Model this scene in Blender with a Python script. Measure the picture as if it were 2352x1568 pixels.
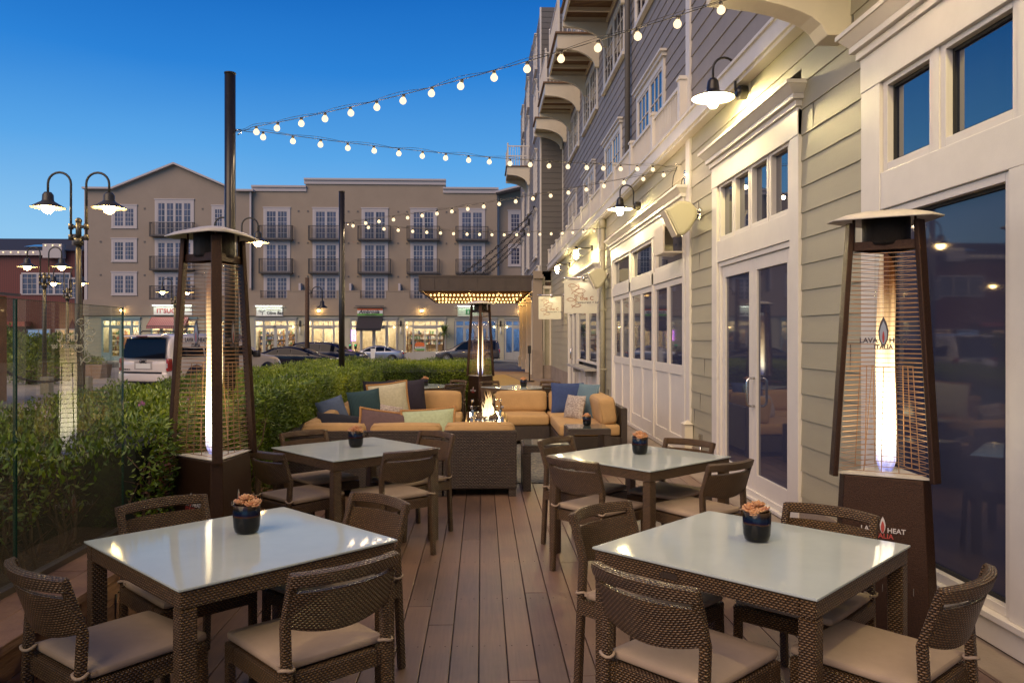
import bpy, bmesh, math, random
import numpy as np
from mathutils import Vector, Matrix, Euler
R = math.radians
PI = math.pi
for o in list(bpy.data.objects): bpy.data.objects.remove(o)
random.seed(7)
sc = bpy.context.scene
C = sc.collection

# ---------------------------------------------------------------- camera
cam = bpy.data.cameras.new('camera')
cam.sensor_width = 36.0
cam.lens = 1810.0/2352.0*36.0
cam.shift_y = -11.0/2352.0
cam.clip_start = 0.05
cam.clip_end = 2000
co = bpy.data.objects.new('camera', cam); C.objects.link(co)
co.location = (0, 0, 1.625)
co.rotation_euler = (R(90), 0, -math.atan(69/1810.0))
sc.camera = co

# ---------------------------------------------------------------- world: dusk sky
w = bpy.data.worlds.new('World'); sc.world = w
w.use_nodes = True
nt = w.node_tree; nt.nodes.clear()
wo = nt.nodes.new('ShaderNodeOutputWorld')
bg = nt.nodes.new('ShaderNodeBackground')
sky = nt.nodes.new('ShaderNodeTexSky'); sky.sky_type = 'NISHITA'; sky.sun_disc = False
sky.sun_elevation = R(-4.0); sky.sun_rotation = R(200); sky.ozone_density = 6.0; sky.air_density = 1.4; sky.dust_density = 0.3
tc = nt.nodes.new('ShaderNodeTexCoord'); sx = nt.nodes.new('ShaderNodeSeparateXYZ')
mr = nt.nodes.new('ShaderNodeMapRange'); mr.inputs['From Min'].default_value = 0.0; mr.inputs['From Max'].default_value = 1.0
cr = nt.nodes.new('ShaderNodeValToRGB')
cr.color_ramp.elements[0].position = 0.0; cr.color_ramp.elements[0].color = (0.34, 0.58, 0.80, 1)
cr.color_ramp.elements[1].position = 1.0; cr.color_ramp.elements[1].color = (0.008, 0.05, 0.24, 1)
for p, c in ((0.11, (0.26, 0.54, 0.82, 1)), (0.22, (0.095, 0.36, 0.76, 1)), (0.31, (0.024, 0.215, 0.64, 1)), (0.41, (0.006, 0.125, 0.48, 1))):
    e = cr.color_ramp.elements.new(p); e.color = c
mx = nt.nodes.new('ShaderNodeMix'); mx.data_type = 'RGBA'; mx.blend_type = 'MIX'; mx.inputs['Factor'].default_value = 0.88
sg = nt.nodes.new('ShaderNodeMix'); sg.data_type = 'RGBA'; sg.blend_type = 'MULTIPLY'; sg.inputs['Factor'].default_value = 1.0
sg.inputs[7].default_value = (6, 6, 6, 1)
L = nt.links.new
L(tc.outputs['Generated'], sx.inputs[0]); nzs = nt.nodes.new('ShaderNodeTexNoise'); nzs.inputs['Scale'].default_value = 1.3; nzs.inputs['Detail'].default_value = 3; mps = nt.nodes.new('ShaderNodeMapping'); mps.inputs['Scale'].default_value = (1, 1, 3.5)
L(tc.outputs['Generated'], mps.inputs[0]); L(mps.outputs[0], nzs.inputs[0]); mas = nt.nodes.new('ShaderNodeMath'); mas.operation = 'MULTIPLY_ADD'; mas.inputs[1].default_value = 0.07
L(nzs.outputs['Fac'], mas.inputs[0]); L(sx.outputs['Z'], mas.inputs[2]); mr.inputs['From Min'].default_value = 0.035; mr.inputs['From Max'].default_value = 1.035; L(mas.outputs[0], mr.inputs['Value']); L(mr.outputs[0], cr.inputs[0])
L(sky.outputs[0], sg.inputs[6]); L(sg.outputs[2], mx.inputs[6]); L(cr.outputs[0], mx.inputs[7])
L(mx.outputs[2], bg.inputs[0]); L(bg.outputs[0], wo.inputs[0])
bg.inputs[1].default_value = 1.0

# afterglow from low behind the camera, very soft
sl = bpy.data.lights.new('sun', 'SUN'); sl.energy = 2.3; sl.angle = R(55); sl.color = (1.0, 0.71, 0.45)
so = bpy.data.objects.new('sun', sl); C.objects.link(so)
so.rotation_euler = (R(52), 0, R(-38)); so.location = (-5, -10, 12)

sc.view_settings.view_transform = 'Standard'
sc.view_settings.look = 'None'
sc.view_settings.exposure = 0.26
sc.view_settings.gamma = 1.0
sc.render.engine = 'CYCLES'
sc.cycles.use_denoising = True
sc.cycles.max_bounces = 7
sc.cycles.transparent_max_bounces = 24
sc.cycles.glossy_bounces = 3
sc.cycles.transmission_bounces = 4
sc.cycles.sample_clamp_indirect = 4.0
sc.cycles.caustics_reflective = False
sc.cycles.caustics_refractive = False

# ---------------------------------------------------------------- object helpers
def setp(o, label=None, cat=None, group=None, kind=None):
    if label: o['label'] = label
    if cat: o['category'] = cat
    if group: o['group'] = group
    if kind: o['kind'] = kind
    return o
def thing(name, label, cat, loc=(0, 0, 0), rotz=0, group=None):
    o = bpy.data.objects.new(name, None); C.objects.link(o)
    o.empty_display_size = 0.1
    o.location = loc; o.rotation_euler = (0, 0, rotz)
    return setp(o, label, cat, group)
def lamp(parent, p, watts, r=.03, col=(1.0, 0.72, 0.42)):
    """the light a bulb gives, a sphere just larger than its glass"""
    l = bpy.data.lights.new('lamp_light', 'POINT'); l.energy = watts; l.shadow_soft_size = r; l.color = col; l.use_soft_falloff = False
    o = bpy.data.objects.new('lamp_light', l); C.objects.link(o); o.location = p
    if parent: o.parent = parent; o.matrix_parent_inverse = Matrix.Translation(parent.location).inverted()
    return o
def dup(o, parent=None, loc=None, rotz=None, label=None, group=None):
    c = o.copy(); C.objects.link(c)
    if parent: c.parent = parent
    if loc is not None: c.location = loc
    if rotz is not None: c.rotation_euler = (0, 0, rotz)
    if label: c['label'] = label
    if group: c['group'] = group
    for ch in list(o.children): dup(ch, c)
    return c

class MB:
    """collects shapes and links them as ONE mesh object"""
    def __init__(s): s.v = []; s.f = []; s.u = []; s.m = []; s.sm = []; s.M = Matrix.Identity(4); s.mi = 0; s.smooth = False; s.pc = []; s.hold = False; s.k = 0
    def add(s, vs, fs, uvs=None, smooth=None):
        n = len(s.v); M = s.M
        if not s.hold: s.k += 1
        s.pc += [s.k]*len(fs)
        s.v += [tuple(M @ Vector(p)) for p in vs]
        for i, f in enumerate(fs):
            s.f.append([a+n for a in f]); s.m.append(s.mi); s.sm.append(s.smooth if smooth is None else smooth)
            s.u.append(uvs[i] if uvs else None)
        return s
    def box(s, a, b, c, d, e, f):
        return s.add([(a,b,c),(d,b,c),(d,e,c),(a,e,c),(a,b,f),(d,b,f),(d,e,f),(a,e,f)],
            [(0,3,2,1),(4,5,6,7),(0,1,5,4),(1,2,6,5),(2,3,7,6),(3,0,4,7)])
    def cb(s, cx, cy, cz, sx, sy, sz): return s.box(cx-sx/2, cy-sy/2, cz-sz/2, cx+sx/2, cy+sy/2, cz+sz/2)
    def bar(s, p0, p1, wx, wy=None, up=(0,0,1)):
        """rectangular bar between two points"""
        wy = wy or wx; p0 = Vector(p0); p1 = Vector(p1); d = (p1-p0).normalized(); u = Vector(up)
        if abs(d.dot(u)) > 0.98: u = Vector((0,1,0))
        a = d.cross(u).normalized()*wx/2; b = a.cross(d).normalized()*wy/2
        q = []
        for p in (p0, p1): q += [p-a-b, p+a-b, p+a+b, p-a+b]
        return s.add([tuple(x) for x in q], [(3,2,1,0),(4,5,6,7),(0,1,5,4),(1,2,6,5),(2,3,7,6),(3,0,4,7)])
    def prism(s, poly, z0, z1, axis='z'):
        """extrude a 2D polygon; axis z: (x,y), axis y: (x,z), axis x: (y,z)"""
        n = len(poly)
        def P(p, h): return (p[0], p[1], h) if axis == 'z' else ((p[0], h, p[1]) if axis == 'y' else (h, p[0], p[1]))
        vs = [P(p, z0) for p in poly]+[P(p, z1) for p in poly]
        fs = [tuple(range(n-1,-1,-1)), tuple(range(n, 2*n))]+[(i,(i+1)%n,n+(i+1)%n,n+i) for i in range(n)]
        return s.add(vs, fs)
    def tube(s, pts, r, n=8, cap=True, closed=False):
        pts = [Vector(p) for p in pts]; m = len(pts); vs = []; fs = []; uv = []
        rs = r if isinstance(r, (list, tuple)) else [r]*m
        ref = None; ln = 0
        for i, p in enumerate(pts):
            if closed: t = pts[(i+1)%m]-pts[i-1]
            else: t = pts[min(i+1,m-1)]-pts[max(i-1,0)]
            t.normalize()
            if ref is None:
                ref = Vector((0,0,1)) if abs(t.z) < 0.9 else Vector((1,0,0))
            a = (ref-t*ref.dot(t)).normalized(); ref = a; b = t.cross(a)
            for k in range(n):
                g = 2*PI*k/n; vs.append(tuple(p+(a*math.cos(g)+b*math.sin(g))*rs[i]))
        q = m if closed else m-1
        for i in range(q):
            j = (i+1)%m
            for k in range(n): fs.append((i*n+k, i*n+(k+1)%n, j*n+(k+1)%n, j*n+k))
        if cap and not closed: fs += [tuple(range(n-1,-1,-1)), tuple((m-1)*n+k for k in range(n))]
        return s.add(vs, fs, smooth=n > 4)
    def cyl(s, p0, p1, r0, r1=None, n=16): return s.tube([p0, p1], [r0, r0 if r1 is None else r1], n)
    def lathe(s, prof, n=20, c=(0,0,0), cap=False):
        vs = []; fs = []
        for r, z in prof:
            for k in range(n):
                g = 2*PI*k/n; vs.append((c[0]+r*math.cos(g), c[1]+r*math.sin(g), c[2]+z))
        for i in range(len(prof)-1):
            for k in range(n): fs.append((i*n+k, i*n+(k+1)%n, (i+1)*n+(k+1)%n, (i+1)*n+k))
        s.add(vs, fs, smooth=True)
        if cap: s.add(vs[-n:], [tuple(range(n))]); s.add(vs[:n], [tuple(range(n-1,-1,-1))])
        return s
    def ball(s, c, r, n=10, sz=1.0):
        pr = [(max(1e-4, r*math.sin(PI*i/n)), -r*sz*math.cos(PI*i/n)) for i in range(n+1)]
        return s.lathe(pr, max(6, int(n*1.5)), c)
    def rbox(s, c, size, r=0.02, n=6, puff=0.0, pz=True):
        """rounded box, optionally puffed up in its middle like a cushion"""
        h = [x/2 for x in size]; vs = []; fs = []
        for ax in range(3):
            for sg in (-1, 1):
                a1, a2 = (ax+1)%3, (ax+2)%3; base = len(vs)
                for i in range(n+1):
                    for j in range(n+1):
                        q = [0,0,0]; q[ax] = sg
                        q[a1] = math.sin((i/n-0.5)*PI)*0.999; q[a2] = math.sin((j/n-0.5)*PI)*0.999
                        p = [q[k]*h[k] for k in range(3)]; rr = [min(r, h[k]*0.98) for k in range(3)]
                        cl = [max(-(h[k]-rr[k]), min(h[k]-rr[k], p[k])) for k in range(3)]
                        d = [(p[k]-cl[k])/rr[k] for k in range(3)]; l = math.sqrt(sum(x*x for x in d)) or 1
                        p = [cl[k]+(d[k]/l*rr[k] if l > 1e-6 else 0) for k in range(3)]
                        if puff:
                            fx = 1-q[0]**2 if ax != 0 else 0; fy = 1-q[1]**2 if ax != 1 else 0
                            p[2] += puff*(q[2] if ax != 2 else sg)*((1-q[0]**2)*(1-q[1]**2))*(1 if sg > 0 or ax != 2 or pz else 0.0)
                        vs.append((c[0]+p[0], c[1]+p[1], c[2]+p[2]))
                for i in range(n):
                    for j in range(n):
                        a = base+i*(n+1)+j
                        f = (a, a+n+1, a+n+2, a+1)
                        fs.append(f if sg > 0 else f[::-1])
        return s.add(vs, fs, smooth=True)
    def sheet(s, fn, nu, nv, th, uv=None):
        """curved sheet fn(u,v)->point with thickness th along its normal"""
        P = [[Vector(fn(i/nu, j/nv)) for j in range(nv+1)] for i in range(nu+1)]
        vs = []; fs = []; us = []
        def N(i, j):
            a = P[min(i+1,nu)][j]-P[max(i-1,0)][j]; b = P[i][min(j+1,nv)]-P[i][max(j-1,0)]
            return a.cross(b).normalized()
        for sd in (0.5, -0.5):
            for i in range(nu+1):
                for j in range(nv+1): vs.append(tuple(P[i][j]+N(i,j)*th*sd))
        K = (nu+1)*(nv+1); W = nv+1
        lu = [0]; 
        for i in range(nu): lu.append(lu[-1]+(P[i+1][nv//2]-P[i][nv//2]).length)
        def UV(i, j): return (lu[i], (P[i][j]-P[i][0]).length + (uv(i/nu) if uv else 0))
        for i in range(nu):
            for j in range(nv):
                a = i*W+j; c4 = [(i,j),(i+1,j),(i+1,j+1),(i,j+1)]
                fs.append((a, a+W, a+W+1, a+1)); us.append([UV(*q) for q in c4])
                fs.append((K+a+1, K+a+W+1, K+a+W, K+a)); us.append([UV(*q) for q in c4[::-1]])
        for i in range(nu):
            for j in (0, nv):
                a = i*W+j; f = (a, K+a, K+a+W, a+W); fs.append(f if j == 0 else f[::-1]); us.append([(lu[i],0),(lu[i],th),(lu[i+1],th),(lu[i+1],0)])
        for j in range(nv):
            for i in (0, nu):
                a = i*W+j; f = (a, a+1, K+a+1, K+a); fs.append(f if i == 0 else f[::-1]); us.append([(0,j*.02),(0,j*.02+.02),(th,j*.02+.02),(th,j*.02)])
        return s.add(vs, fs, us, smooth=True)
    def siding(s, o, du, length, z0, z1, nrm, ex=0.22, lip=0.013, zbase=0.0):
        """lap siding boards on a wall starting at o (x,y), along unit du, facing nrm"""
        k = math.floor((z0-zbase)/ex); s.k += 1; s.hold = True
        while zbase+k*ex < z1-1e-4:
            a = max(z0, zbase+k*ex); b = min(z1, zbase+(k+1)*ex); k += 1
            fa = lip*(1-(a-(zbase+(k-1)*ex))/ex); fb = lip*(1-(b-(zbase+(k-1)*ex))/ex)
            p = lambda t, z, f: (o[0]+du[0]*t+nrm[0]*f, o[1]+du[1]*t+nrm[1]*f, z)
            vs = [p(0,a,fa), p(length,a,fa), p(length,b,fb), p(0,b,fb), p(0,a,0), p(length,a,0)]
            fl = Vector((du[0],du[1],0)).cross(Vector((0,0,1))).dot(Vector((nrm[0],nrm[1],0))) > 0
            fs = [(0,1,2,3), (4,5,1,0)]
            s.add(vs, fs if fl else [f[::-1] for f in fs])
        s.hold = False
        return s
    def pieces(s):
        out = []
        for k in sorted(set(s.pc)):
            q = MB(); mp = {}
            for i, f in enumerate(s.f):
                if s.pc[i] != k: continue
                q.f.append([mp.setdefault(a, len(mp)) for a in f]); q.u.append(s.u[i]); q.m.append(s.m[i]); q.sm.append(s.sm[i])
            q.v = [None]*len(mp)
            for a, c in mp.items(): q.v[c] = s.v[a]
            out.append(q)
        return out
    def build(s, name, mat, parent=None, world=False, bevel=0, sub=0, **kw):
        me = bpy.data.meshes.new(name)
        me.from_pydata(s.v, [], s.f)
        mats = mat if isinstance(mat, (list, tuple)) else [mat]
        for m in mats: me.materials.append(m)
        me.polygons.foreach_set('material_index', s.m); me.polygons.foreach_set('use_smooth', s.sm)
        uvl = me.uv_layers.new(name='UVMap'); me.update()
        flat = []
        for p, u in zip(me.polygons, s.u):
            if u: 
                for q in u: flat += [q[0], q[1]]
            else:
                n = p.normal; ax = max(range(3), key=lambda k: abs(n[k]))
                for vi in p.vertices:
                    c = me.vertices[vi].co
                    if ax == 0: flat += [c.y, c.z]
                    elif ax == 1: flat += [c.x, c.z]
                    else: flat += [c.x, c.y]
        uvl.data.foreach_set('uv', flat)
        o = bpy.data.objects.new(name, me); C.objects.link(o)
        if parent:
            o.parent = parent
            if world:
                bw = Matrix.LocRotScale(parent.location, parent.rotation_euler, None)
                if parent.parent: bw = Matrix.LocRotScale(parent.parent.location, parent.parent.rotation_euler, None) @ parent.matrix_parent_inverse @ bw
                o.matrix_parent_inverse = bw.inverted()
        if bevel:
            b = o.modifiers.new('bevel', 'BEVEL'); b.width = bevel; b.segments = 2; b.limit_method = 'ANGLE'; b.angle_limit = R(40)
        if sub:
            b = o.modifiers.new('sub', 'SUBSURF'); b.levels = sub; b.render_levels = sub
        return setp(o, **kw)

def text_mb(body, size, extrude=0.002, M=None, align='LEFT', spacing=1.0, shear=0.0, bold=0.0):
    cu = bpy.data.curves.new('t', 'FONT'); cu.body = body; cu.size = size; cu.extrude = extrude; cu.align_x = align; cu.resolution_u = 3
    cu.space_character = spacing; cu.shear = shear; cu.offset = bold
    to = bpy.data.objects.new('t', cu); C.objects.link(to)
    dg = bpy.context.evaluated_depsgraph_get(); me = bpy.data.meshes.new_from_object(to.evaluated_get(dg))
    b = MB()
    if M is not None: b.M = M
    b.add([tuple(v.co) for v in me.vertices], [tuple(p.vertices) for p in me.polygons])
    bpy.data.objects.remove(to); bpy.data.meshes.remove(me)
    return b
# matrices that stand text up: facing -Y (towards the camera) or facing +Y
def TM(x, y, z, face='-y'):
    r = {'-y': Euler((R(90), 0, 0)), '+y': Euler((R(90), 0, R(180))), '-x': Euler((R(90), 0, R(-90))), '+x': Euler((R(90), 0, R(90)))}[face]
    return Matrix.Translation((x, y, z)) @ r.to_matrix().to_4x4()
# ---------------------------------------------------------------- materials
def newmat(name):
    m = bpy.data.materials.new(name); m.use_nodes = True
    n = m.node_tree.nodes; b = n['Principled BSDF']
    return m, m.node_tree, b
def pm(name, col, rough=0.5, metal=0.0, noise=0.0, nscale=8.0, bump=0.0, bscale=60.0, spec=None, coat=0.0, emit=None, estr=0.0, rnd=0.0, stretch=(1,1,1), ior=None, dark=None):
    m, t, b = newmat(name); b.inputs['Roughness'].default_value = rough; b.inputs['Metallic'].default_value = metal
    b.inputs['Base Color'].default_value = (*col, 1)
    if spec is not None: b.inputs['Specular IOR Level'].default_value = spec
    if ior: b.inputs['IOR'].default_value = ior
    if coat: b.inputs['Coat Weight'].default_value = coat; b.inputs['Coat Roughness'].default_value = 0.05
    if emit: b.inputs['Emission Color'].default_value = (*emit, 1); b.inputs['Emission Strength'].default_value = estr
    if noise or bump or rnd:
        tc = t.nodes.new('ShaderNodeTexCoord'); mp = t.nodes.new('ShaderNodeMapping'); mp.inputs['Scale'].default_value = stretch
        t.links.new(tc.outputs['Object'], mp.inputs[0])
    if noise or rnd:
        nz = t.nodes.new('ShaderNodeTexNoise'); nz.inputs['Scale'].default_value = nscale; nz.inputs['Detail'].default_value = 6; nz.inputs['Roughness'].default_value = 0.65
        t.links.new(mp.outputs[0], nz.inputs['Vector'])
        mxn = t.nodes.new('ShaderNodeMix'); mxn.data_type = 'RGBA'
        dk = dark or tuple(c*(1-noise*1.5) for c in col)
        lt = tuple(min(1, c*(1+noise)) for c in col)
        mxn.inputs[6].default_value = (*[max(0, x) for x in dk], 1); mxn.inputs[7].default_value = (*lt, 1)
        mr_ = t.nodes.new('ShaderNodeMapRange'); mr_.inputs['From Min'].default_value = 0.3; mr_.inputs['From Max'].default_value = 0.7
        t.links.new(nz.outputs['Fac'], mr_.inputs[0])
        if rnd:
            g = t.nodes.new('ShaderNodeNewGeometry'); ad = t.nodes.new('ShaderNodeMath'); ad.operation = 'MULTIPLY_ADD'
            ad.inputs[1].default_value = rnd; t.links.new(g.outputs['Random Per Island'], ad.inputs[0]); 
            m2 = t.nodes.new('ShaderNodeMath'); m2.operation = 'MULTIPLY'; m2.inputs[1].default_value = 1-rnd
            t.links.new(mr_.outputs[0], m2.inputs[0]); t.links.new(m2.outputs[0], ad.inputs[2]); t.links.new(ad.outputs[0], mxn.inputs[0])
        else: t.links.new(mr_.outputs[0], mxn.inputs[0])
        t.links.new(mxn.outputs[2], b.inputs['Base Color'])
    if bump:
        nb = t.nodes.new('ShaderNodeTexNoise'); nb.inputs['Scale'].default_value = bscale; nb.inputs['Detail'].default_value = 4
        t.links.new(mp.outputs[0], nb.inputs['Vector'])
        bp = t.nodes.new('ShaderNodeBump'); bp.inputs['Strength'].default_value = bump; bp.inputs['Distance'].default_value = 0.02
        t.links.new(nb.outputs['Fac'], bp.inputs['Height']); t.links.new(bp.outputs[0], b.inputs['Normal'])
    return m
def emi(name, col, s):
    m = bpy.data.materials.new(name); m.use_nodes = True; t = m.node_tree; t.nodes.clear()
    o = t.nodes.new('ShaderNodeOutputMaterial'); e = t.nodes.new('ShaderNodeEmission'); e.inputs[0].default_value = (*col, 1); e.inputs[1].default_value = s
    t.links.new(e.outputs[0], o.inputs[0]); return m
def thin_glass(name, tint=(0.93, 0.97, 0.95), ior=1.5, rough=0.0, haze=0.0, hazecol=(0.5, 0.5, 0.5)):
    m = bpy.data.materials.new(name); m.use_nodes = True; t = m.node_tree; t.nodes.clear()
    o = t.nodes.new('ShaderNodeOutputMaterial'); tr = t.nodes.new('ShaderNodeBsdfTransparent'); tr.inputs[0].default_value = (*tint, 1)
    gl = t.nodes.new('ShaderNodeBsdfGlossy'); gl.inputs['Roughness'].default_value = rough
    fr = t.nodes.new('ShaderNodeFresnel'); fr.inputs[0].default_value = ior
    gm = t.nodes.new('ShaderNodeNewGeometry'); iv = t.nodes.new('ShaderNodeMath'); iv.operation = 'SUBTRACT'; iv.inputs[0].default_value = 1.0; t.links.new(gm.outputs['Backfacing'], iv.inputs[1])
    ml = t.nodes.new('ShaderNodeMath'); ml.operation = 'MULTIPLY'; t.links.new(fr.outputs[0], ml.inputs[0]); t.links.new(iv.outputs[0], ml.inputs[1])
    mi = t.nodes.new('ShaderNodeMixShader'); t.links.new(ml.outputs[0], mi.inputs[0]); t.links.new(tr.outputs[0], mi.inputs[1]); t.links.new(gl.outputs[0], mi.inputs[2])
    last = mi
    if haze:
        df = t.nodes.new('ShaderNodeBsdfDiffuse'); df.inputs[0].default_value = (*hazecol, 1)
        m2 = t.nodes.new('ShaderNodeMixShader'); m2.inputs[0].default_value = haze; t.links.new(mi.outputs[0], m2.inputs[1]); t.links.new(df.outputs[0], m2.inputs[2]); last = m2
    t.links.new(last.outputs[0], o.inputs[0]); return m
def weave(name, dark, light, w=0.0170, h=0.0092, rough=0.28, bump=1.0):
    """flat plastic strands woven in staggered rows, mapped in metres"""
    m, t, b = newmat(name); N = t.nodes.new; Lk = t.links.new
    b.inputs['Roughness'].default_value = rough
    uv = N('ShaderNodeUVMap'); uv.uv_map = 'UVMap'; s = N('ShaderNodeSeparateXYZ'); Lk(uv.outputs[0], s.inputs[0])
    def M(op, a, bb=None, v=None):
        q = N('ShaderNodeMath'); q.operation = op
        if isinstance(a, (int, float)): q.inputs[0].default_value = a
        else: Lk(a, q.inputs[0])
        if bb is not None:
            if isinstance(bb, (int, float)): q.inputs[1].default_value = bb
            else: Lk(bb, q.inputs[1])
        return q.outputs[0]
    v = M('DIVIDE', s.outputs[1], h); row = M('FLOOR', v); u = M('ADD', M('DIVIDE', s.outputs[0], w), M('MULTIPLY', M('MODULO', row, 2.0), 0.5))
    pu = M('ABSOLUTE', M('SINE', M('MULTIPLY', M('FRACT', u), PI))); pv = M('ABSOLUTE', M('SINE', M('MULTIPLY', M('FRACT', v), PI)))
    pr = M('MULTIPLY', M('POWER', pu, 0.9), M('POWER', pv, 0.85))
    cmb = N('ShaderNodeCombineXYZ'); Lk(M('FLOOR', u), cmb.inputs[0]); Lk(row, cmb.inputs[1])
    wn = N('ShaderNodeTexWhiteNoise'); wn.noise_dimensions = '2D'; Lk(cmb.outputs[0], wn.inputs['Vector'])
    mx = N('ShaderNodeMix'); mx.data_type = 'RGBA'; mx.inputs[6].default_value = (*dark, 1); mx.inputs[7].default_value = (*light, 1)
    Lk(M('MULTIPLY', pr, M('ADD', 0.55, M('MULTIPLY', wn.outputs['Value'], 0.45))), mx.inputs[0]); Lk(mx.outputs[2], b.inputs['Base Color'])
    bp = N('ShaderNodeBump'); bp.inputs['Strength'].default_value = bump; bp.inputs['Distance'].default_value = 0.006
    Lk(pr, bp.inputs['Height']); Lk(bp.outputs[0], b.inputs['Normal'])
    return m
def stripes(name, c1, c2, n, axis=0, rough=0.7, duty=0.5, coord='Object'):
    m, t, b = newmat(name); b.inputs['Roughness'].default_value = rough
    tc = t.nodes.new('ShaderNodeTexCoord'); s = t.nodes.new('ShaderNodeSeparateXYZ'); t.links.new(tc.outputs[coord], s.inputs[0])
    a = t.nodes.new('ShaderNodeMath'); a.operation = 'MULTIPLY'; a.inputs[1].default_value = n; t.links.new(s.outputs[axis], a.inputs[0])
    f = t.nodes.new('ShaderNodeMath'); f.operation = 'FRACT'; t.links.new(a.outputs[0], f.inputs[0])
    g = t.nodes.new('ShaderNodeMath'); g.operation = 'GREATER_THAN'; g.inputs[1].default_value = duty; t.links.new(f.outputs[0], g.inputs[0])
    mx = t.nodes.new('ShaderNodeMix'); mx.data_type = 'RGBA'; mx.inputs[6].default_value = (*c1, 1); mx.inputs[7].default_value = (*c2, 1)
    t.links.new(g.outputs[0], mx.inputs[0]); t.links.new(mx.outputs[2], b.inputs['Base Color']); return m
def leafmat(name, cols, rough=0.45, nscale=1.6):
    """leaf colours vary leaf by leaf and in clumps"""
    m, t, b = newmat(name); N = t.nodes.new; Lk = t.links.new
    b.inputs['Roughness'].default_value = rough
    g = N('ShaderNodeNewGeometry'); tc = N('ShaderNodeTexCoord'); nz = N('ShaderNodeTexNoise'); nz.inputs['Scale'].default_value = nscale; nz.inputs['Detail'].default_value = 3
    Lk(tc.outputs['Object'], nz.inputs['Vector'])
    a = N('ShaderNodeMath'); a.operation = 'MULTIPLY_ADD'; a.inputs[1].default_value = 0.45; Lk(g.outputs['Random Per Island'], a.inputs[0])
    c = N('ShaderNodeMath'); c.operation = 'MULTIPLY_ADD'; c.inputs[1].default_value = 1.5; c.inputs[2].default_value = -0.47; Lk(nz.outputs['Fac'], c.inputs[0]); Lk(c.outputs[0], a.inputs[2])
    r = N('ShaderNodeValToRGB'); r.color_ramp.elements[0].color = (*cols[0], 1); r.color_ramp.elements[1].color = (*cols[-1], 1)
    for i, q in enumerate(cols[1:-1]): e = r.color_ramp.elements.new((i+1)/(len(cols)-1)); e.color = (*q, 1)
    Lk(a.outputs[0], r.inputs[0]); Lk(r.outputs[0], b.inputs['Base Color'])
    b.inputs['Subsurface Weight'].default_value = 0.0
    return m

paint_white = pm('paint_white', (0.66, 0.62, 0.555), 0.42, noise=0.04, nscale=3, bump=0.05, bscale=90)
paint_cream = pm('paint_cream', (0.62, 0.56, 0.44), 0.45, noise=0.04, nscale=3)
siding_sage = pm('siding_sage', (0.355, 0.325, 0.225), 0.55, noise=0.07, nscale=2.2, bump=0.12, bscale=140, stretch=(1, 0.25, 1))
siding_unlit = pm('siding_unlit', (0.25, 0.225, 0.205), 0.6, noise=0.06, nscale=2.2)  # separate duller tone for the upper siding, its lack of light painted in
siding_tan = pm('siding_tan', (0.30, 0.24, 0.175), 0.75, noise=0.05, nscale=0.6)
siding_taupe = pm('siding_taupe', (0.29, 0.235, 0.18), 0.75, noise=0.05, nscale=0.6)
store_cream = pm('store_cream', (0.42, 0.40, 0.29), 0.7, noise=0.05, nscale=1)
store_trim = pm('store_trim', (0.36, 0.36, 0.33), 0.6)
store_teal = pm('store_teal', (0.25, 0.36, 0.36), 0.6)
far_white = pm('far_white', (0.45, 0.41, 0.40), 0.6)
far_iron = pm('far_iron', (0.035, 0.03, 0.03), 0.5)
dark_siding = pm('dark_siding', (0.12, 0.11, 0.10), 0.65)
pane_dark = pm('pane_dark', (0.038, 0.042, 0.078), 0.03, spec=0.5, ior=1.62)  # blue base colour makes up for weak sky reflection in the lower panes
pane_sky = pm('pane_sky', (0.010, 0.016, 0.04), 0.01, spec=0.5, ior=3.1)
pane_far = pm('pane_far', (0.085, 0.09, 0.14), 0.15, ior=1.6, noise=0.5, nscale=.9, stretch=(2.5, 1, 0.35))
rubber = pm('rubber', (0.012, 0.012, 0.012), 0.7)
steel = pm('steel', (0.62, 0.60, 0.57), 0.22, metal=1.0)
black_metal = pm('black_metal', (0.016, 0.014, 0.012), 0.32, noise=0.2, nscale=30, bump=0.05)
bronze = pm('bronze', (0.048, 0.020, 0.008), 0.36, metal=0.5, noise=0.45, nscale=160, bump=0.35, bscale=240)
wire_copper_lit = pm('wire_copper_lit', (0.42, 0.23, 0.11), 0.35, metal=0.6)  # copper, its colour brightened to carry the flame's golden spill on the wires
marquee_bronze = pm('marquee_bronze', (0.075, 0.055, 0.04), 0.55, noise=0.1, nscale=3)
canopy_metal = pm('canopy_metal', (0.55, 0.50, 0.42), 0.45, noise=0.12, nscale=5)
wicker = weave('wicker', (0.006, 0.0035, 0.002), (0.27, 0.155, 0.065))
wicker_dark = weave('wicker_dark', (0.008, 0.006, 0.005), (0.10, 0.064, 0.042), w=0.034, h=0.015)
cushion_grey = pm('cushion_grey', (0.37, 0.28, 0.20), 0.9, noise=0.07, nscale=7, bump=0.12, bscale=420)
cushion_tan = pm('cushion_tan', (0.45, 0.28, 0.12), 0.9, noise=0.08, nscale=5, bump=0.25, bscale=60)
table_glass = pm('table_glass', (0.46, 0.52, 0.50), 0.08, noise=0.05, nscale=2.5, spec=0.17)
glass_edge = pm('glass_edge', (0.25, 0.50, 0.46), 0.15)
pot_glaze = None
deck_wood = None
screen_glass = thin_glass('screen_glass', (0.86, 0.90, 0.87), 1.5, 0.0, 0.045, (0.45, 0.42, 0.34))
clear_glass = thin_glass('clear_glass', (0.96, 0.97, 0.96), 1.35)
shop_glass = thin_glass('shop_glass', (0.9, 0.93, 0.92), 1.35)
bulb_warm = emi('bulb_warm', (1.0, 0.76, 0.44), 1.55)
bulb_far = emi('bulb_far', (1.0, 0.66, 0.26), 70.0)
sconce_bulb = emi('sconce_bulb', (1.0, 0.80, 0.36), 560.0)
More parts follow.
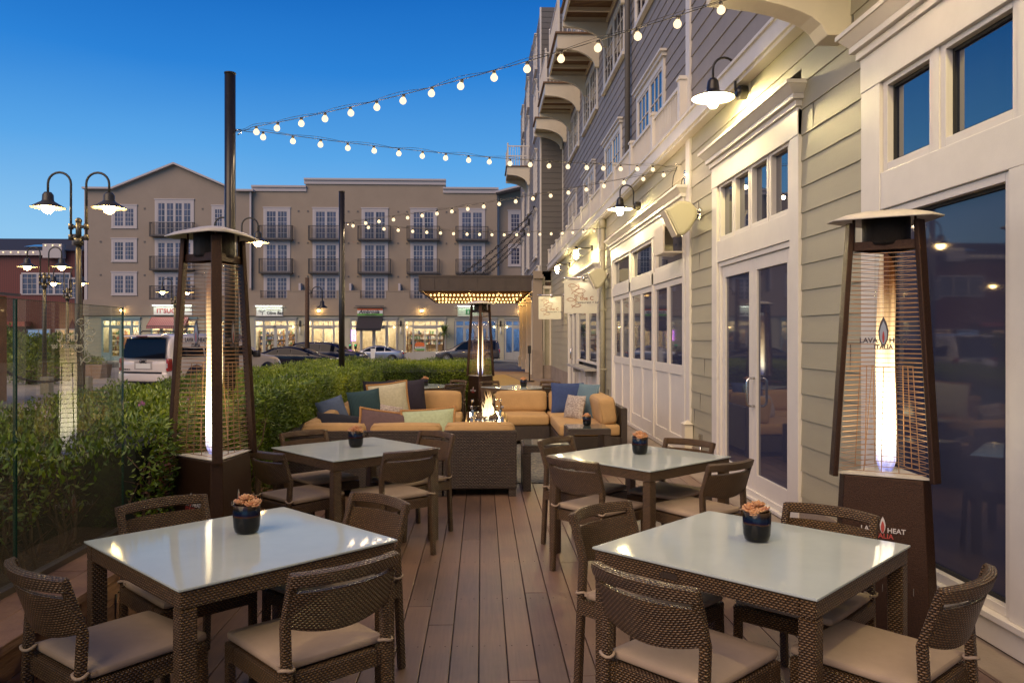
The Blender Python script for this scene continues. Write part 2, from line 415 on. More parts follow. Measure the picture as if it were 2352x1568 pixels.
marquee_bulb = emi('marquee_bulb', (1.0, 0.60, 0.20), 3.6)
shop_lamp = emi('shop_lamp', (1.0, 0.86, 0.62), 46.0)
sign_face = pm('sign_face', (0.62, 0.60, 0.50), 0.6, noise=0.05, nscale=4)
sign_rust = pm('sign_rust', (0.33, 0.13, 0.07), 0.6)
sign_grey = pm('sign_grey', (0.16, 0.16, 0.16), 0.6)
concrete = pm('concrete', (0.27, 0.215, 0.165), 0.75, noise=0.16, nscale=2.0, bump=0.25, bscale=50)
concrete_warm = pm('concrete_warm', (0.30, 0.22, 0.13), 0.6, noise=0.14, nscale=1.2)
asphalt = pm('asphalt', (0.075, 0.07, 0.068), 0.7, noise=0.2, nscale=0.8, bump=0.3, bscale=40)
plaza_mat = pm('plaza_mat', (0.42, 0.35, 0.28), 0.7, noise=0.2, nscale=0.5)
kerb_mat = pm('kerb_mat', (0.34, 0.32, 0.29), 0.8, noise=0.1)
paver_yellow = pm('paver_yellow', (0.42, 0.28, 0.08), 0.6, noise=0.2, nscale=12)
soil_mat = pm('soil_mat', (0.055, 0.032, 0.018), 0.95, noise=0.5, nscale=25, bump=1.0, bscale=30)
timber = pm('timber', (0.33, 0.19, 0.12), 0.7, noise=0.35, nscale=5, bump=0.5, bscale=18, rnd=0.5, stretch=(1, 0.5, 3), dark=(0.12, 0.055, 0.035))
track_metal = pm('track_metal', (0.07, 0.055, 0.045), 0.5)
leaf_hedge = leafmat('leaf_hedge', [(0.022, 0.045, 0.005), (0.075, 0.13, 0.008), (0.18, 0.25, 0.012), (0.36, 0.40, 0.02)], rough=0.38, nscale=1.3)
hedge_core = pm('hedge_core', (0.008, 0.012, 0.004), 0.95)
stem_mat = pm('stem_mat', (0.10, 0.06, 0.035), 0.9, noise=0.3)
petal = leafmat('petal', [(0.28, 0.09, 0.05), (0.50, 0.22, 0.10), (0.62, 0.36, 0.17), (0.42, 0.17, 0.12)], rough=0.5, nscale=14)

def mk_deck():
    m, t, b = newmat('deck_wood'); N = t.nodes.new; Lk = t.links.new
    b.inputs['Roughness'].default_value = 0.45
    tc = N('ShaderNodeTexCoord'); g = N('ShaderNodeNewGeometry')
    n1 = N('ShaderNodeTexNoise'); n1.inputs['Scale'].default_value = 1.1; n1.inputs['Detail'].default_value = 7; n1.inputs['Roughness'].default_value = 0.6
    mp = N('ShaderNodeMapping'); mp.inputs['Scale'].default_value = (60, 3, 1)
    n2 = N('ShaderNodeTexNoise'); n2.inputs['Scale'].default_value = 1.0; n2.inputs['Detail'].default_value = 5
    Lk(tc.outputs['Object'], n1.inputs[0]); Lk(tc.outputs['Object'], mp.inputs[0]); Lk(mp.outputs[0], n2.inputs[0])
    r = N('ShaderNodeValToRGB'); r.color_ramp.elements[0].position = 0.3; r.color_ramp.elements[0].color = (0.090, 0.056, 0.043, 1)
    r.color_ramp.elements[1].position = 0.75; r.color_ramp.elements[1].color = (0.27, 0.162, 0.105, 1)
    e = r.color_ramp.elements.new(0.5); e.color = (0.172, 0.106, 0.074, 1)
    s = N('ShaderNodeMath'); s.operation = 'MULTIPLY_ADD'; s.inputs[1].default_value = 0.16; Lk(g.outputs['Random Per Island'], s.inputs[0])
    s2 = N('ShaderNodeMath'); s2.operation = 'MULTIPLY_ADD'; s2.inputs[1].default_value = 0.22; Lk(n2.outputs['Fac'], s2.inputs[0]); 
    s3 = N('ShaderNodeMath'); s3.operation = 'MULTIPLY_ADD'; s3.inputs[1].default_value = 0.85; s3.inputs[2].default_value = -0.12; Lk(n1.outputs['Fac'], s3.inputs[0])
    Lk(s3.outputs[0], s2.inputs[2]); Lk(s2.outputs[0], s.inputs[2]); Lk(s.outputs[0], r.inputs[0]); Lk(r.outputs[0], b.inputs['Base Color'])
    rr = N('ShaderNodeMapRange'); rr.inputs['To Min'].default_value = 0.33; rr.inputs['To Max'].default_value = 0.6; Lk(n1.outputs['Fac'], rr.inputs[0]); Lk(rr.outputs[0], b.inputs['Roughness'])
    bp = N('ShaderNodeBump'); bp.inputs['Strength'].default_value = 0.35; bp.inputs['Distance'].default_value = 0.003; Lk(n2.outputs['Fac'], bp.inputs['Height']); Lk(bp.outputs[0], b.inputs['Normal'])
    return m
deck_wood = mk_deck()
def mk_pot():
    m, t, b = newmat('pot_glaze'); N = t.nodes.new; Lk = t.links.new
    b.inputs['Roughness'].default_value = 0.12; b.inputs['Specular IOR Level'].default_value = 0.3; b.inputs['Coat Weight'].default_value = 0.15; b.inputs['Coat Roughness'].default_value = 0.04
    tc = N('ShaderNodeTexCoord'); s = N('ShaderNodeSeparateXYZ'); nz = N('ShaderNodeTexNoise'); nz.inputs['Scale'].default_value = 14
    Lk(tc.outputs['Object'], s.inputs[0]); Lk(tc.outputs['Object'], nz.inputs[0])
    a = N('ShaderNodeMath'); a.operation = 'MULTIPLY_ADD'; a.inputs[1].default_value = 0.012; Lk(nz.outputs['Fac'], a.inputs[0]); Lk(s.outputs[2], a.inputs[2])
    q = N('ShaderNodeMapRange'); q.inputs['From Min'].default_value = 0.0; q.inputs['From Max'].default_value = 0.13; Lk(a.outputs[0], q.inputs[0])
    r = N('ShaderNodeValToRGB'); r.color_ramp.elements[0].color = (0.004, 0.004, 0.005, 1); r.color_ramp.elements[1].color = (0.05, 0.03, 0.015, 1)
    for p, c in ((0.60, (0.004, 0.004, 0.005)), (0.65, (0.05, 0.02, 0.01)), (0.70, (0.005, 0.007, 0.03)), (0.82, (0.005, 0.012, 0.03)), (0.90, (0.012, 0.008, 0.006))):
        e = r.color_ramp.elements.new(p); e.color = (*c, 1)
    Lk(q.outputs[0], r.inputs[0]); Lk(r.outputs[0], b.inputs['Base Color']); return m
pot_glaze = mk_pot()
def mk_flame():
    m = bpy.data.materials.new('flame'); m.use_nodes = True; t = m.node_tree; t.nodes.clear(); N = t.nodes.new; Lk = t.links.new
    o = N('ShaderNodeOutputMaterial'); e = N('ShaderNodeEmission'); tc = N('ShaderNodeTexCoord'); s = N('ShaderNodeSeparateXYZ'); Lk(tc.outputs['Object'], s.inputs[0])
    nz = N('ShaderNodeTexNoise'); nz.inputs['Scale'].default_value = 6; mp = N('ShaderNodeMapping'); mp.inputs['Scale'].default_value = (6, 6, 0.7); Lk(tc.outputs['Object'], mp.inputs[0]); Lk(mp.outputs[0], nz.inputs[0])
    ad = N('ShaderNodeMath'); ad.operation = 'MULTIPLY_ADD'; ad.inputs[1].default_value = 0.25; Lk(nz.outputs['Fac'], ad.inputs[0]); Lk(s.outputs[2], ad.inputs[2])
    q = N('ShaderNodeMapRange'); q.inputs['From Min'].default_value = 0.12; q.inputs['From Max'].default_value = 1.2; Lk(ad.outputs[0], q.inputs[0])
    r = N('ShaderNodeValToRGB'); r.color_ramp.elements[0].color = (0.25, 0.3, 1.0, 1); r.color_ramp.elements[1].color = (1, 0.28, 0.05, 1)
    for p, c in ((0.06, (0.7, 0.62, 0.85)), (0.16, (1, 0.86, 0.60)), (0.42, (1, 0.78, 0.44)), (0.68, (1, 0.64, 0.30)), (0.9, (.9, 0.50, 0.20))):
        z = r.color_ramp.elements.new(p); z.color = (*c, 1)
    st = N('ShaderNodeValToRGB'); st.color_ramp.elements[0].color = (0.10, 0.10, 0.10, 1); st.color_ramp.elements[1].color = (0.05, 0.05, 0.05, 1)
    for p, c in ((0.1, 0.3), (0.2, 1.0), (0.42, 0.6), (0.65, 0.33), (.85, .22)):
        z = st.color_ramp.elements.new(p); z.color = (c, c, c, 1)
    Lk(q.outputs[0], r.inputs[0]); Lk(q.outputs[0], st.inputs[0]); Lk(r.outputs[0], e.inputs[0])
    mu = N('ShaderNodeMath'); mu.operation = 'MULTIPLY'; mu.inputs[1].default_value = 7.5; Lk(st.outputs[0], mu.inputs[0]); Lk(mu.outputs[0], e.inputs[1])
    al = N('ShaderNodeValToRGB'); al.color_ramp.elements[0].color = (.5,.5,.5,1); al.color_ramp.elements[1].color = (.12,.12,.12,1)
    for p, c in ((.14, .9), (.5, 1), (.68, .62), (.85, .35)):
        z = al.color_ramp.elements.new(p); z.color = (c, c, c, 1)
    n3 = N('ShaderNodeTexNoise'); n3.inputs['Scale'].default_value = 1; m3 = N('ShaderNodeMapping'); m3.inputs['Scale'].default_value = (55, 55, 2.2); Lk(tc.outputs['Object'], m3.inputs[0]); Lk(m3.outputs[0], n3.inputs[0])
    r3 = N('ShaderNodeMapRange'); r3.inputs['From Min'].default_value = .3; r3.inputs['From Max'].default_value = .6; r3.inputs['To Min'].default_value = .35; Lk(n3.outputs['Fac'], r3.inputs[0])
    ma = N('ShaderNodeMath'); ma.operation = 'MULTIPLY'; Lk(q.outputs[0], al.inputs[0]); Lk(al.outputs[0], ma.inputs[0]); Lk(r3.outputs[0], ma.inputs[1])
    tr = N('ShaderNodeBsdfTransparent'); ms = N('ShaderNodeMixShader'); Lk(ma.outputs[0], ms.inputs[0]); Lk(tr.outputs[0], ms.inputs[1]); Lk(e.outputs[0], ms.inputs[2]); Lk(ms.outputs[0], o.inputs[0]); return m
flame_mat = mk_flame()
def mk_rug():
    m, t, b = newmat('rug'); N = t.nodes.new; Lk = t.links.new; b.inputs['Roughness'].default_value = 0.95
    tc = N('ShaderNodeTexCoord'); nz = N('ShaderNodeTexNoise'); nz.inputs['Scale'].default_value = 9; Lk(tc.outputs['Object'], nz.inputs[0])
    wv = N('ShaderNodeTexWave'); wv.wave_type = 'RINGS'; wv.rings_direction = 'X'; wv.inputs['Scale'].default_value = 5; wv.inputs['Distortion'].default_value = 9; wv.inputs['Detail'].default_value = 3; wv.inputs['Detail Scale'].default_value = 2.2
    mp = N('ShaderNodeMapping'); mp.inputs['Scale'].default_value = (1, 1.9, 1); Lk(tc.outputs['Object'], mp.inputs[0]); Lk(mp.outputs[0], wv.inputs[0])
    r = N('ShaderNodeValToRGB'); r.color_ramp.interpolation = 'CONSTANT'; r.color_ramp.elements[0].color = (0.035, 0.06, 0.08, 1); r.color_ramp.elements[1].color = (0.34, 0.29, 0.22, 1); r.color_ramp.elements[1].position = 0.56
    Lk(wv.outputs['Fac'], r.inputs[0]); Lk(r.outputs[0], b.inputs['Base Color']); return m
rug_mat = mk_rug()
# ================================================================ SETTING
def gz(y): return -0.0085*max(0, min(y, 75)-6)-0.02        # the street falls away gently
b = MB(); ys = [-60, -20, 6, 20, 34, 48, 62, 75, 900]
for i in range(len(ys)-1):
    b.add([(-700, ys[i], gz(ys[i])), (700, ys[i], gz(ys[i])), (700, ys[i+1], gz(ys[i+1])), (-700, ys[i+1], gz(ys[i+1]))], [(0,1,2,3)])
b.build('street', asphalt, kind='structure')
b = MB(); ys = [4, 12, 20, 30, 40, 52]                          # pale paved plaza on the left
for i in range(len(ys)-1):
    b.add([(-60, ys[i], gz(ys[i])+.03), (-3.9, ys[i], gz(ys[i])+.03), (-3.9-max(0,(ys[i+1]-24)*.55), ys[i+1], gz(ys[i+1])+.03), (-60, ys[i+1], gz(ys[i+1])+.03)], [(0,1,2,3)])
b.build('plaza', plaza_mat, kind='structure')
b = MB()                                                       # walkway along the hotel
for y0, y1, z0, z1 in ((12.42, 34, -.012, -.012), (34, 43, -.012, -.27)):
    b.add([(-2.3,y0,z0),(6,y0,z0),(6,y1,z1),(-2.3,y1,z1),(-2.3,y0,-.8),(6,y0,-.8),(6,y1,-.8),(-2.3,y1,-.8)], [(0,1,2,3),(0,4,5,1),(1,5,6,2),(2,6,7,3),(3,7,4,0)])
b.build('walkway', concrete, kind='structure')
b = MB()
for k in range(7): b.box(-2.2, 15.2+k*2.6, -.0115, 3.0, 15.212+k*2.6, -.0085)
b.box(0.9, 12.5, -.0115, 0.912, 33, -.0085)
b.build('walkway_joints', rubber, kind='structure')
b = MB(); pts = [(-2.0, 21.0), (0.6, 21.0), (1.4, 23.5), (1.55, 27), (1.3, 31), (1.0, 33.8), (-2.0, 33.8)]
b.add([(x, y, -.006) for x, y in pts], [tuple(range(len(pts)))]); b.build('yellow_paving', paver_yellow, kind='structure')
b = MB(); pts2 = [(1.62, 21.0), (1.95, 21.0), (2.1, 27), (1.75, 33.8), (1.15, 33.8), (1.7, 27), (1.5, 23.5), (0.75, 21)]
b.add([(x, y, -.0055) for x, y in pts2[3:]+pts2[:3]], [tuple(range(len(pts2)))]); b.build('paving_border', concrete_warm, kind='structure')
b = MB(); b.box(2.455, -4, -.3, 2.74, 12.4, -.01); b.build('concrete_apron', concrete, kind='structure')
b = MB(); b.box(-60, 66.4, -1.2, 40, 70, -.42); b.build('far_sidewalk', kerb_mat, kind='structure')
b = MB(); b.box(-60, 66.2, -1.2, 40, 66.4, -.418); b.build('far_kerb', kerb_mat, kind='structure')
b = MB()
for i, x in enumerate((-14, -8, -2, 4)): b.add([(x, 61.9, gz(62)+.01), (x+.12, 61.9, gz(62)+.01), (x+.12, 66.1, gz(66)+.01), (x, 66.1, gz(66)+.01)], [(0,1,2,3)])
b.build('parking_lines', far_white, kind='structure')

# deck boards with gaps
b = MB(); rr = random.Random(3)
x = -0.016-15*0.1435
while x < 2.44:
    y = -2.5-rr.random()*2.0; x0 = x+.0028; x1 = min(x+.1435-.0028, 2.45)
    while y < 12.4:
        y1 = min(12.4, y+rr.choice((3.1, 3.66, 4.88)))
        b.box(x0, y, -.026, x1, y1-.003, -rr.random()*.0012)
        y = y1
    x += .1435
deck = b.build('deck', deck_wood, bevel=.0025, kind='structure')
b = MB(); b.box(-2.2, -2.6, -.30, 2.452, 12.41, -.06); b.build('deck_dark_plane', rubber, kind='structure')  # one solid near-black plane below the boards, seen through the gaps
b = MB()
for x in [ -0.016+k*.1435 for k in range(-14, 17)]:
    for y in (2.94, 3.35, 4.15, 4.9, 5.7):
        for s in (.03, .11): b.cyl((x+s, y, -.001), (x+s, y, .0006), .0028, n=6)
b.build('deck_screws', rubber, kind='structure')

# planting bed
b = MB(); b.box(-4.1, -2.5, -.3, -2.02, 5.1, .34); b.box(-4.1, 5.1, -.3, -2.04, 18.8, .30); b.box(-2.04, 15.6, -.3, .2, 18.8, .12)
b.build('planting_bed', soil_mat, kind='structure')
b = MB(); rr = random.Random(5)
for k in range(2600):
    x = rr.uniform(-3.6, -2.27); y = rr.uniform(2.6, 7); a = rr.random()*6.28; s = rr.uniform(.012, .035)
    b.add([(x, y, .345), (x+s*math.cos(a), y+s*math.sin(a), .345+rr.random()*.02), (x+s*.5*math.cos(a+1), y+s*.5*math.sin(a+1), .35)], [(0,1,2)])
b.build('leaf_litter', pm('leaf_litter', (0.13, 0.065, 0.03), 0.9, noise=0.5, nscale=9, rnd=0.8), kind='stuff')

# timber ledge in front of the bed
led = thing('timber_ledge', 'reddish weathered timber ledge below the glass screen at the left', 'ledge', (-2.0, 2, 0))
b = MB(); rr = random.Random(9)
for (x0, x1) in ((-2.17, -2.0), (-1.997, -1.83)):
    y = -2.5
    while y < 4.98:
        y1 = min(4.98, y+rr.uniform(1.3, 2.2)); b.box(x0, y, .405, x1, y1-.004, .445+rr.random()*.003); y = y1
b.build('seat_boards', timber, led, world=True, bevel=.003)
b = MB()
for k, (z0, z1) in enumerate(((.03, .155), (.158, .28), (.283, .402))):
    y = -2.5-k*.3
    while y < 4.97:
        y1 = min(4.97, y+rr.uniform(.7, 1.3)); b.box(-1.9, y, z0, -1.845-rr.random()*.006, y1-.004, z1); y = y1
b.box(-2.2, 4.94, .03, -1.9, 4.97, .402)
b.build('face_boards', timber, led, world=True, bevel=.003)
b = MB()
for k in range(60):
    y = rr.uniform(2, 4.9); b.cyl((-1.848, y, .08+rr.choice((0, .125, .25))), (-1.840, y, .08+rr.choice((0, .125, .25))), .006, n=6)
b.build('bolt', track_metal, led, world=True)
wl = thing('retaining_wall', 'low timber retaining wall under the long clipped hedge', 'wall', (-2.0, 7, 0))
b = MB()
for k, (z0, z1) in enumerate(((.01, .14), (.143, .27), (.273, .37))):
    y = 5.0
    while y < 15.5:
        y1 = min(15.5, y+rr.uniform(.9, 1.6)); b.box(-2.06, y, z0, -2.0-rr.random()*.006, y1-.004, z1); y = y1
b.build('face_boards', timber, wl, world=True, bevel=.003)

# glass screen
glass_green = pm('glass_green', (0.01, 0.05, 0.035), 0.2)
etch = pm('etch', (0.62, 0.60, 0.50), 0.6)
def fishes(mb, P, r=.006, seed=0):
    """five line-drawn fish; P maps (u,v) in a unit square (v up) to 3D"""
    def fish(cx, cy, s, d, tilt=0.0):
        pts = []
        up = [(-1,0),(-.8,.2),(-.45,.33),(-.05,.3),(.3,.12),(.6,-.08),(.95,-.42)]
        dn = [(.95,-.42),(.8,-.05),(.95,.38),(.6,.08),(.3,-.12),(-.05,-.28),(-.45,-.3),(-.8,-.18)]
        for x, y in up+dn[1:]:
            x, y = x*d, y; c, q = math.cos(tilt), math.sin(tilt)
            pts.append(P(cx+s*(x*c-y*q), cy+s*(x*q+y*c)))
        mb.tube(pts, r, 5, closed=True)
        a = P(cx-s*.62*d, cy+s*.08); mb.ball(a, r*1.6, 5)
    fish(.25, .80, .17, 1, -.03); fish(.38, .64, .22, -1, .03); fish(.40, .52, .15, -1, .12); fish(.20, .38, .165, 1, -.03); fish(.32, .20, .15, -1, .1)
    mb.tube([P(.42, .80), P(.40, .72), P(.30, .68)], r, 5)
    mb.tube([P(.34, .47), P(.30, .42), P(.29, .34), P(.30, .27)], r, 5)
scr = thing('glass_screen', 'clear glass wind screen with mirrored etched fish lettering above the timber ledge', 'glass screen', (-2.18, 3.5, .44))
for (y0, y1) in ((.9, 2.28), (2.3, 3.76), (3.776, 4.87)):
    b = MB(); b.box(-2.186, y0, .455, -2.174, y1, 1.8)
    pn = b.build('glass_panel', [screen_glass], scr, world=True)
    e = MB(); e.box(-2.1862, y1-.0002, .455, -2.1738, y1+.003, 1.8); e.box(-2.1862, y0-.003, .455, -2.1738, y0+.0002, 1.8); e.box(-2.1862, y0, 1.8, -2.1738, y1, 1.8025)
    e.build('glass_edge', glass_green, scr, world=True)
b = MB()
fishes(b, lambda u, v: (-2.172, 4.30+u*.40-.02+.0, 1.43+v*.34), .0022)
b.M = Matrix.Translation((-2.171, 4.30, 1.60)) @ Euler((R(90), 0, R(-90))).to_matrix().to_4x4()
t_ = text_mb('the C', .085, .0006, TM(-2.171, 4.325, 1.60, '-x'), spacing=1.1); b.M = Matrix.Identity(4); b.add(t_.v, t_.f)
t_ = text_mb('restaurant + bar', .042, .0006, TM(-2.171, 4.37, 1.565, '-x'), spacing=1.1); b.add(t_.v, t_.f)
b.build('etched_sign', etch, scr, world=True)
b = MB(); b.box(-2.205, -2.4, .446, -2.155, 4.93, .475); b.build('base_track', track_metal, scr, world=True)

# ---------------------------------------------------------------- hedge foliage
def leaf_mesh(name, P, Nn, size, mat, parent=None, seed=1, asp=0.42, droop=0.6):
    """P: leaf bases, Nn: outward normals (numpy arrays); two-triangle folded leaves"""
    rng = np.random.default_rng(seed); n = len(P)
    d = Nn*rng.uniform(.3, 1.3, (n,1)) + rng.normal(0, droop, (n,3)); d[:,2] += .35; d /= np.linalg.norm(d, axis=1)[:,None]
    r = rng.normal(0, 1, (n,3)); a = np.cross(d, r); a /= np.linalg.norm(a, axis=1)[:,None]; q = np.cross(a, d)
    L_ = (size*rng.uniform(.6, 1.25, n))[:,None]; W = L_*asp
    v = np.stack([P, P+d*L_*.5+a*W*.5+q*W*.22, P+d*L_, P+d*L_*.5-a*W*.5+q*W*.22], 1).reshape(-1, 3)
    i = np.arange(n)*4; f = np.stack([i, i+1, i+2, i, i+2, i+3], 1).reshape(-1)
    me = bpy.data.meshes.new(name); me.vertices.add(4*n); me.vertices.foreach_set('co', v.astype(np.float32).ravel())
    me.loops.add(6*n); me.loops.foreach_set('vertex_index', f.astype(np.int32)); me.polygons.add(2*n)
    me.polygons.foreach_set('loop_start', (np.arange(2*n)*3).astype(np.int32)); me.update(calc_edges=True)
    me.materials.append(mat); o = bpy.data.objects.new(name, me); C.objects.link(o)
    if parent: o.parent = parent; o.matrix_parent_inverse = Matrix.Translation(parent.location).inverted()
    return o
rng = np.random.default_rng(11)
def lump(x, y, s): return np.sin(x*3.1*s+1.3)*np.sin(y*2.7*s)+.5*np.sin(x*7.3*s+y*5.1*s)+.5*np.sin(y*9.7*s-x*3*s)
def patch(n, org, eu, ev, nrm, amp=.05, jit=.05, depth=.12):
    u = rng.random(n); v = rng.random(n); org = np.array(org, float); eu = np.array(eu, float); ev = np.array(ev, float); nr = np.array(nrm, float)
    p = org+u[:,None]*eu+v[:,None]*ev; h = lump(p[:,0]+p[:,2], p[:,1]+p[:,2]*.7, 1.0)*amp+rng.normal(0, jit*.35, n)-rng.random(n)**2*depth
    return p+h[:,None]*nr, np.repeat(nr[None], n, 0)
hed = thing('clipped_hedge', 'long clipped green hedge behind the timber ledge turning past the far tables', 'hedge', (-2.9, 8, 0))
A = []
def addp(size, *a, **k): A.append((size,)+patch(*a, **k))
addp(.041, 20000, (-3.85, .5, 1.08), (0, 6.5, 0), (1.85, 0, 0), (0,0,1), depth=.15)
addp(.046, 4600, (-2.5, .5, .55), (0, 4.4, 0), (0, 0, .5), (1,0,0), amp=.07, jit=.1, depth=.45)
addp(.038, 24000, (-3.85, 7, 1.08), (0, 5, 0), (1.9, 0, 0), (0,0,1))
addp(.042, 23000, (-1.98, 4.9, .22), (0, 5.1, 0), (0, 0, .88), (1,0,0), depth=.15)
addp(.036, 16000, (-1.98, 10, .25), (0, 5.6, 0), (0, 0, .84), (1,0,0))
addp(.034, 17000, (-3.85, 12, 1.08), (0, 6.6, 0), (1.9, 0, 0), (0,0,1))
addp(.034, 16000, (-1.95, 15.65, 1.05), (2.15, 0, 0), (0, 2.9, 0), (0,0,1), depth=.08)
addp(.034, 17000, (-1.98, 15.6, .1), (2.15, 0, 0), (0, 0, .98), (0,-1,0), depth=.1)
addp(.04, 3000, (.17, 15.6, .1), (0, 2.9, 0), (0, 0, .98), (1,0,0))
addp(.045, 9000, (-3.87, .5, .1), (0, 18, 0), (0, 0, 1.0), (-1,0,0))
for k, (s, p, n_) in enumerate(A):
    pass
P_ = np.concatenate([a[1] for a in A]); N_ = np.concatenate([a[2] for a in A]); S_ = np.concatenate([np.full(len(a[1]), a[0]) for a in A])
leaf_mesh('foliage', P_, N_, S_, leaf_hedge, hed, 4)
dp, dn = patch(1500, (-2.0, 5.0, .35), (0, .75, 0), (0, 0, .55), (1,0,0), depth=.12)
leaf_mesh('dry_leaves', dp, dn, np.full(1500, .034), leafmat('leaf_dry', [(.10, .03, .012), (.16, .05, .02), (.22, .10, .04)], nscale=5), hed, 7)
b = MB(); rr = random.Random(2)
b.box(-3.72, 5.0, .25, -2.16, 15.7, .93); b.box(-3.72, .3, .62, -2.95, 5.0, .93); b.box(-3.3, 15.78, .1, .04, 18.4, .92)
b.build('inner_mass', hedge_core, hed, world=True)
b = MB()
for k in range(210):
    x = rr.uniform(-2.9, -2.4); y = rr.uniform(1.2, 7.6); 
    if y > 4.9: x = rr.uniform(-2.3, -2.06)
    p = [Vector((x, y, .33))]
    for j in range(4): p.append(p[-1]+Vector((rr.gauss(0, .05), rr.gauss(0, .06), rr.uniform(.1, .19))))
    b.tube(p, [.011, .009, .007, .005, .003], 5)
    for j in (1, 2, 3): b.tube([p[j], p[j]+Vector((rr.gauss(0, .09), rr.gauss(0, .09), rr.uniform(.04, .16)))], [.004, .002], 4)
b.build('stems', stem_mat, hed, world=True)
fl = MB()
for (x, y, z) in ((-2.03, 5.35, .93), (-1.98, 5.6, .72), (-2.05, 5.15, .80), (-2.3, 6.3, 1.14), (-2.55, 6.0, 1.12)):
    for k in range(26):
        d = Vector((rr.gauss(0,1), rr.gauss(0,1), rr.gauss(0,1)+.4)).normalized()*.026
        fl.add([(x, y, z), (x+d.x+.006, y+d.y, z+d.z), (x+d.x, y+d.y+.006, z+d.z+.006)], [(0,1,2)])
fl.build('blossom', pm('blossom', (0.36, 0.12, 0.26), 0.7), hed, world=True)
# ================================================================ FURNITURE
# ---- woven dining chair, facing +Y
def back_y(t): return -.225-.085*t                    # recline along height 0..1
def make_chair():
    t = thing('dining_chair', '', 'chair')
    W = .45
    def post(sx):
        b = MB(); x = sx*(W/2-.017)
        b.bar((x, -.266, .0), (x, -.232, .605), .034, .034); b.bar((x, -.231, .595), (x, -.298, .80), .034, .031)
        return b
    for sx in (-1, 1): post(sx).build('rear_leg', wicker, t, bevel=.006)
    for sx in (-1, 1):
        b = MB(); b.bar((sx*.205, .235, 0), (sx*.212, .215, .40), .034, .036); b.build('front_leg', wicker, t, bevel=.006)
    b = MB(); b.box(-.229, .15, .355, .229, .236, .425); b.box(-.229, -.24, .355, -.175, .15, .425); b.box(.175, -.24, .355, .229, .15, .425)
    b.box(-.175, -.24, .355, .175, -.20, .425); b.box(-.175, -.20, .395, .175, .15, .418)
    b.build('seat_frame', wicker, t, bevel=.008)
    # backrest shell with curved lower edge, and a handle slot under the top rail
    def fn(u, v, z0f, z1f):
        x = (u-.5)*(W-.006); q = 1-(2*u-1)**2
        z0 = z0f(q); z1 = z1f(q); z = z0+(z1-z0)*v
        y = -.232-(z-.60)/.2*.066-q*.056
        return (x, y, z)
    b = MB(); b.sheet(lambda u, v: fn(u, v, lambda q: .606-.042*q, lambda q: .732), 16, 8, .02)
    b.sheet(lambda u, v: fn(u, v, lambda q: .758, lambda q: .802+.004*q), 16, 3, .034)
    b.build('backrest', wicker, t, bevel=.004)
    b = MB(); b.rbox((0, .012, .447), (.44, .455, .036), .016, 8, puff=.010); b.build('cushion', cushion_grey, t)
    for sx in (-1, 1):
        b = MB(); x = sx*(W/2-.017); ring = [(x+.026*math.cos(a), -.241+.024*math.sin(a), .455+.005*math.sin(2*a)) for a in [k*PI/6 for k in range(12)]]
        b.tube(ring, .0065, 5, closed=True); b.cb(x+sx*.0, -.203, .452, .03, .02, .014); b.build('tie', cushion_grey, t)
    return t
CH = []
def rot_for(ang, face):   # chair faces +Y locally; back line at angle ang
    return R(ang)
chair0 = make_chair()
# (centre of backrest x, y, back line angle, faces: centre) from the layout of the tables
T = {'T1': (-1.054, 3.498), 'T2': (1.151, 3.319), 'T3': (-1.016, 6.375), 'T4': (1.175, 5.866), 'T5': (-1.0, 14.35), 'T6': (.66, 13.95)}
seats = [
 ('T1', -1.60, 2.85, -39, 'chair at the lower left of the front left table, cut off by the left edge'),
 ('T1', -.48, 2.88, 41, 'chair with its back to the camera at the lower right of the front left table'),
 ('T1', -1.62, 4.05, 44, 'chair behind the front left table next to the left heater'),
 ('T1', -.51, 4.07, -43, 'chair at the far right side of the front left table beside the aisle'),
 ('T2', .54, 2.69, -49, 'chair with its back to the camera at the lower left of the front right table'),
 ('T2', 1.68, 2.63, 39, 'chair at the lower right of the front right table nearest the big window'),
 ('T2', .56, 3.80, 42, 'chair at the far left side of the front right table beside the aisle'),
 ('T2', 1.68, 3.73, -45, 'chair behind the front right table in front of the right heater'),
 ('T3', -1.57, 5.72, -43, 'chair just right of the left heater at the second table on the left'),
 ('T3', -.50, 5.73, 36, 'chair on the aisle side nearest us at the second table on the left'),
 ('T3', -1.56, 6.92, 41, 'chair between the hedge and the sofa back at the second table on the left'),
 ('T3', -.37, 6.80, -45, 'chair at the far right of the second table on the left, against the sofa back'),
 ('T4', .59, 5.27, -48, 'chair on the aisle side nearest us at the second table on the right'),
 ('T4', 1.65, 5.11, 34, 'chair in front of the white double doors at the second table on the right'),
 ('T4', .58, 6.36, 48, 'chair behind the second table on the right beside the small wicker end table'),
 ('T4', 1.66, 6.22, -45, 'chair between the second table on the right and the folding windows'),
 ('T5', -1.62, 14.95, 40, 'distant chair by the hedge corner, far left of the far left table'),
 ('T5', -1.60, 13.85, -42, 'distant chair on the near left side of the far left table'),
 ('T5', -.42, 14.95, -45, 'distant chair against the far hedge, right of the far left table'),
 ('T5', -.45, 13.75, 42, 'distant chair between the far left table and the middle heater'),
 ('T6', .12, 14.55, 38, 'distant chair behind the middle heater at the far right table'),
 ('T6', 1.27, 14.45, -42, 'distant chair at the back right of the far right table'),
 ('T6', 1.22, 13.45, 40, 'distant chair at the near right of the far right table above the sofa'),
]
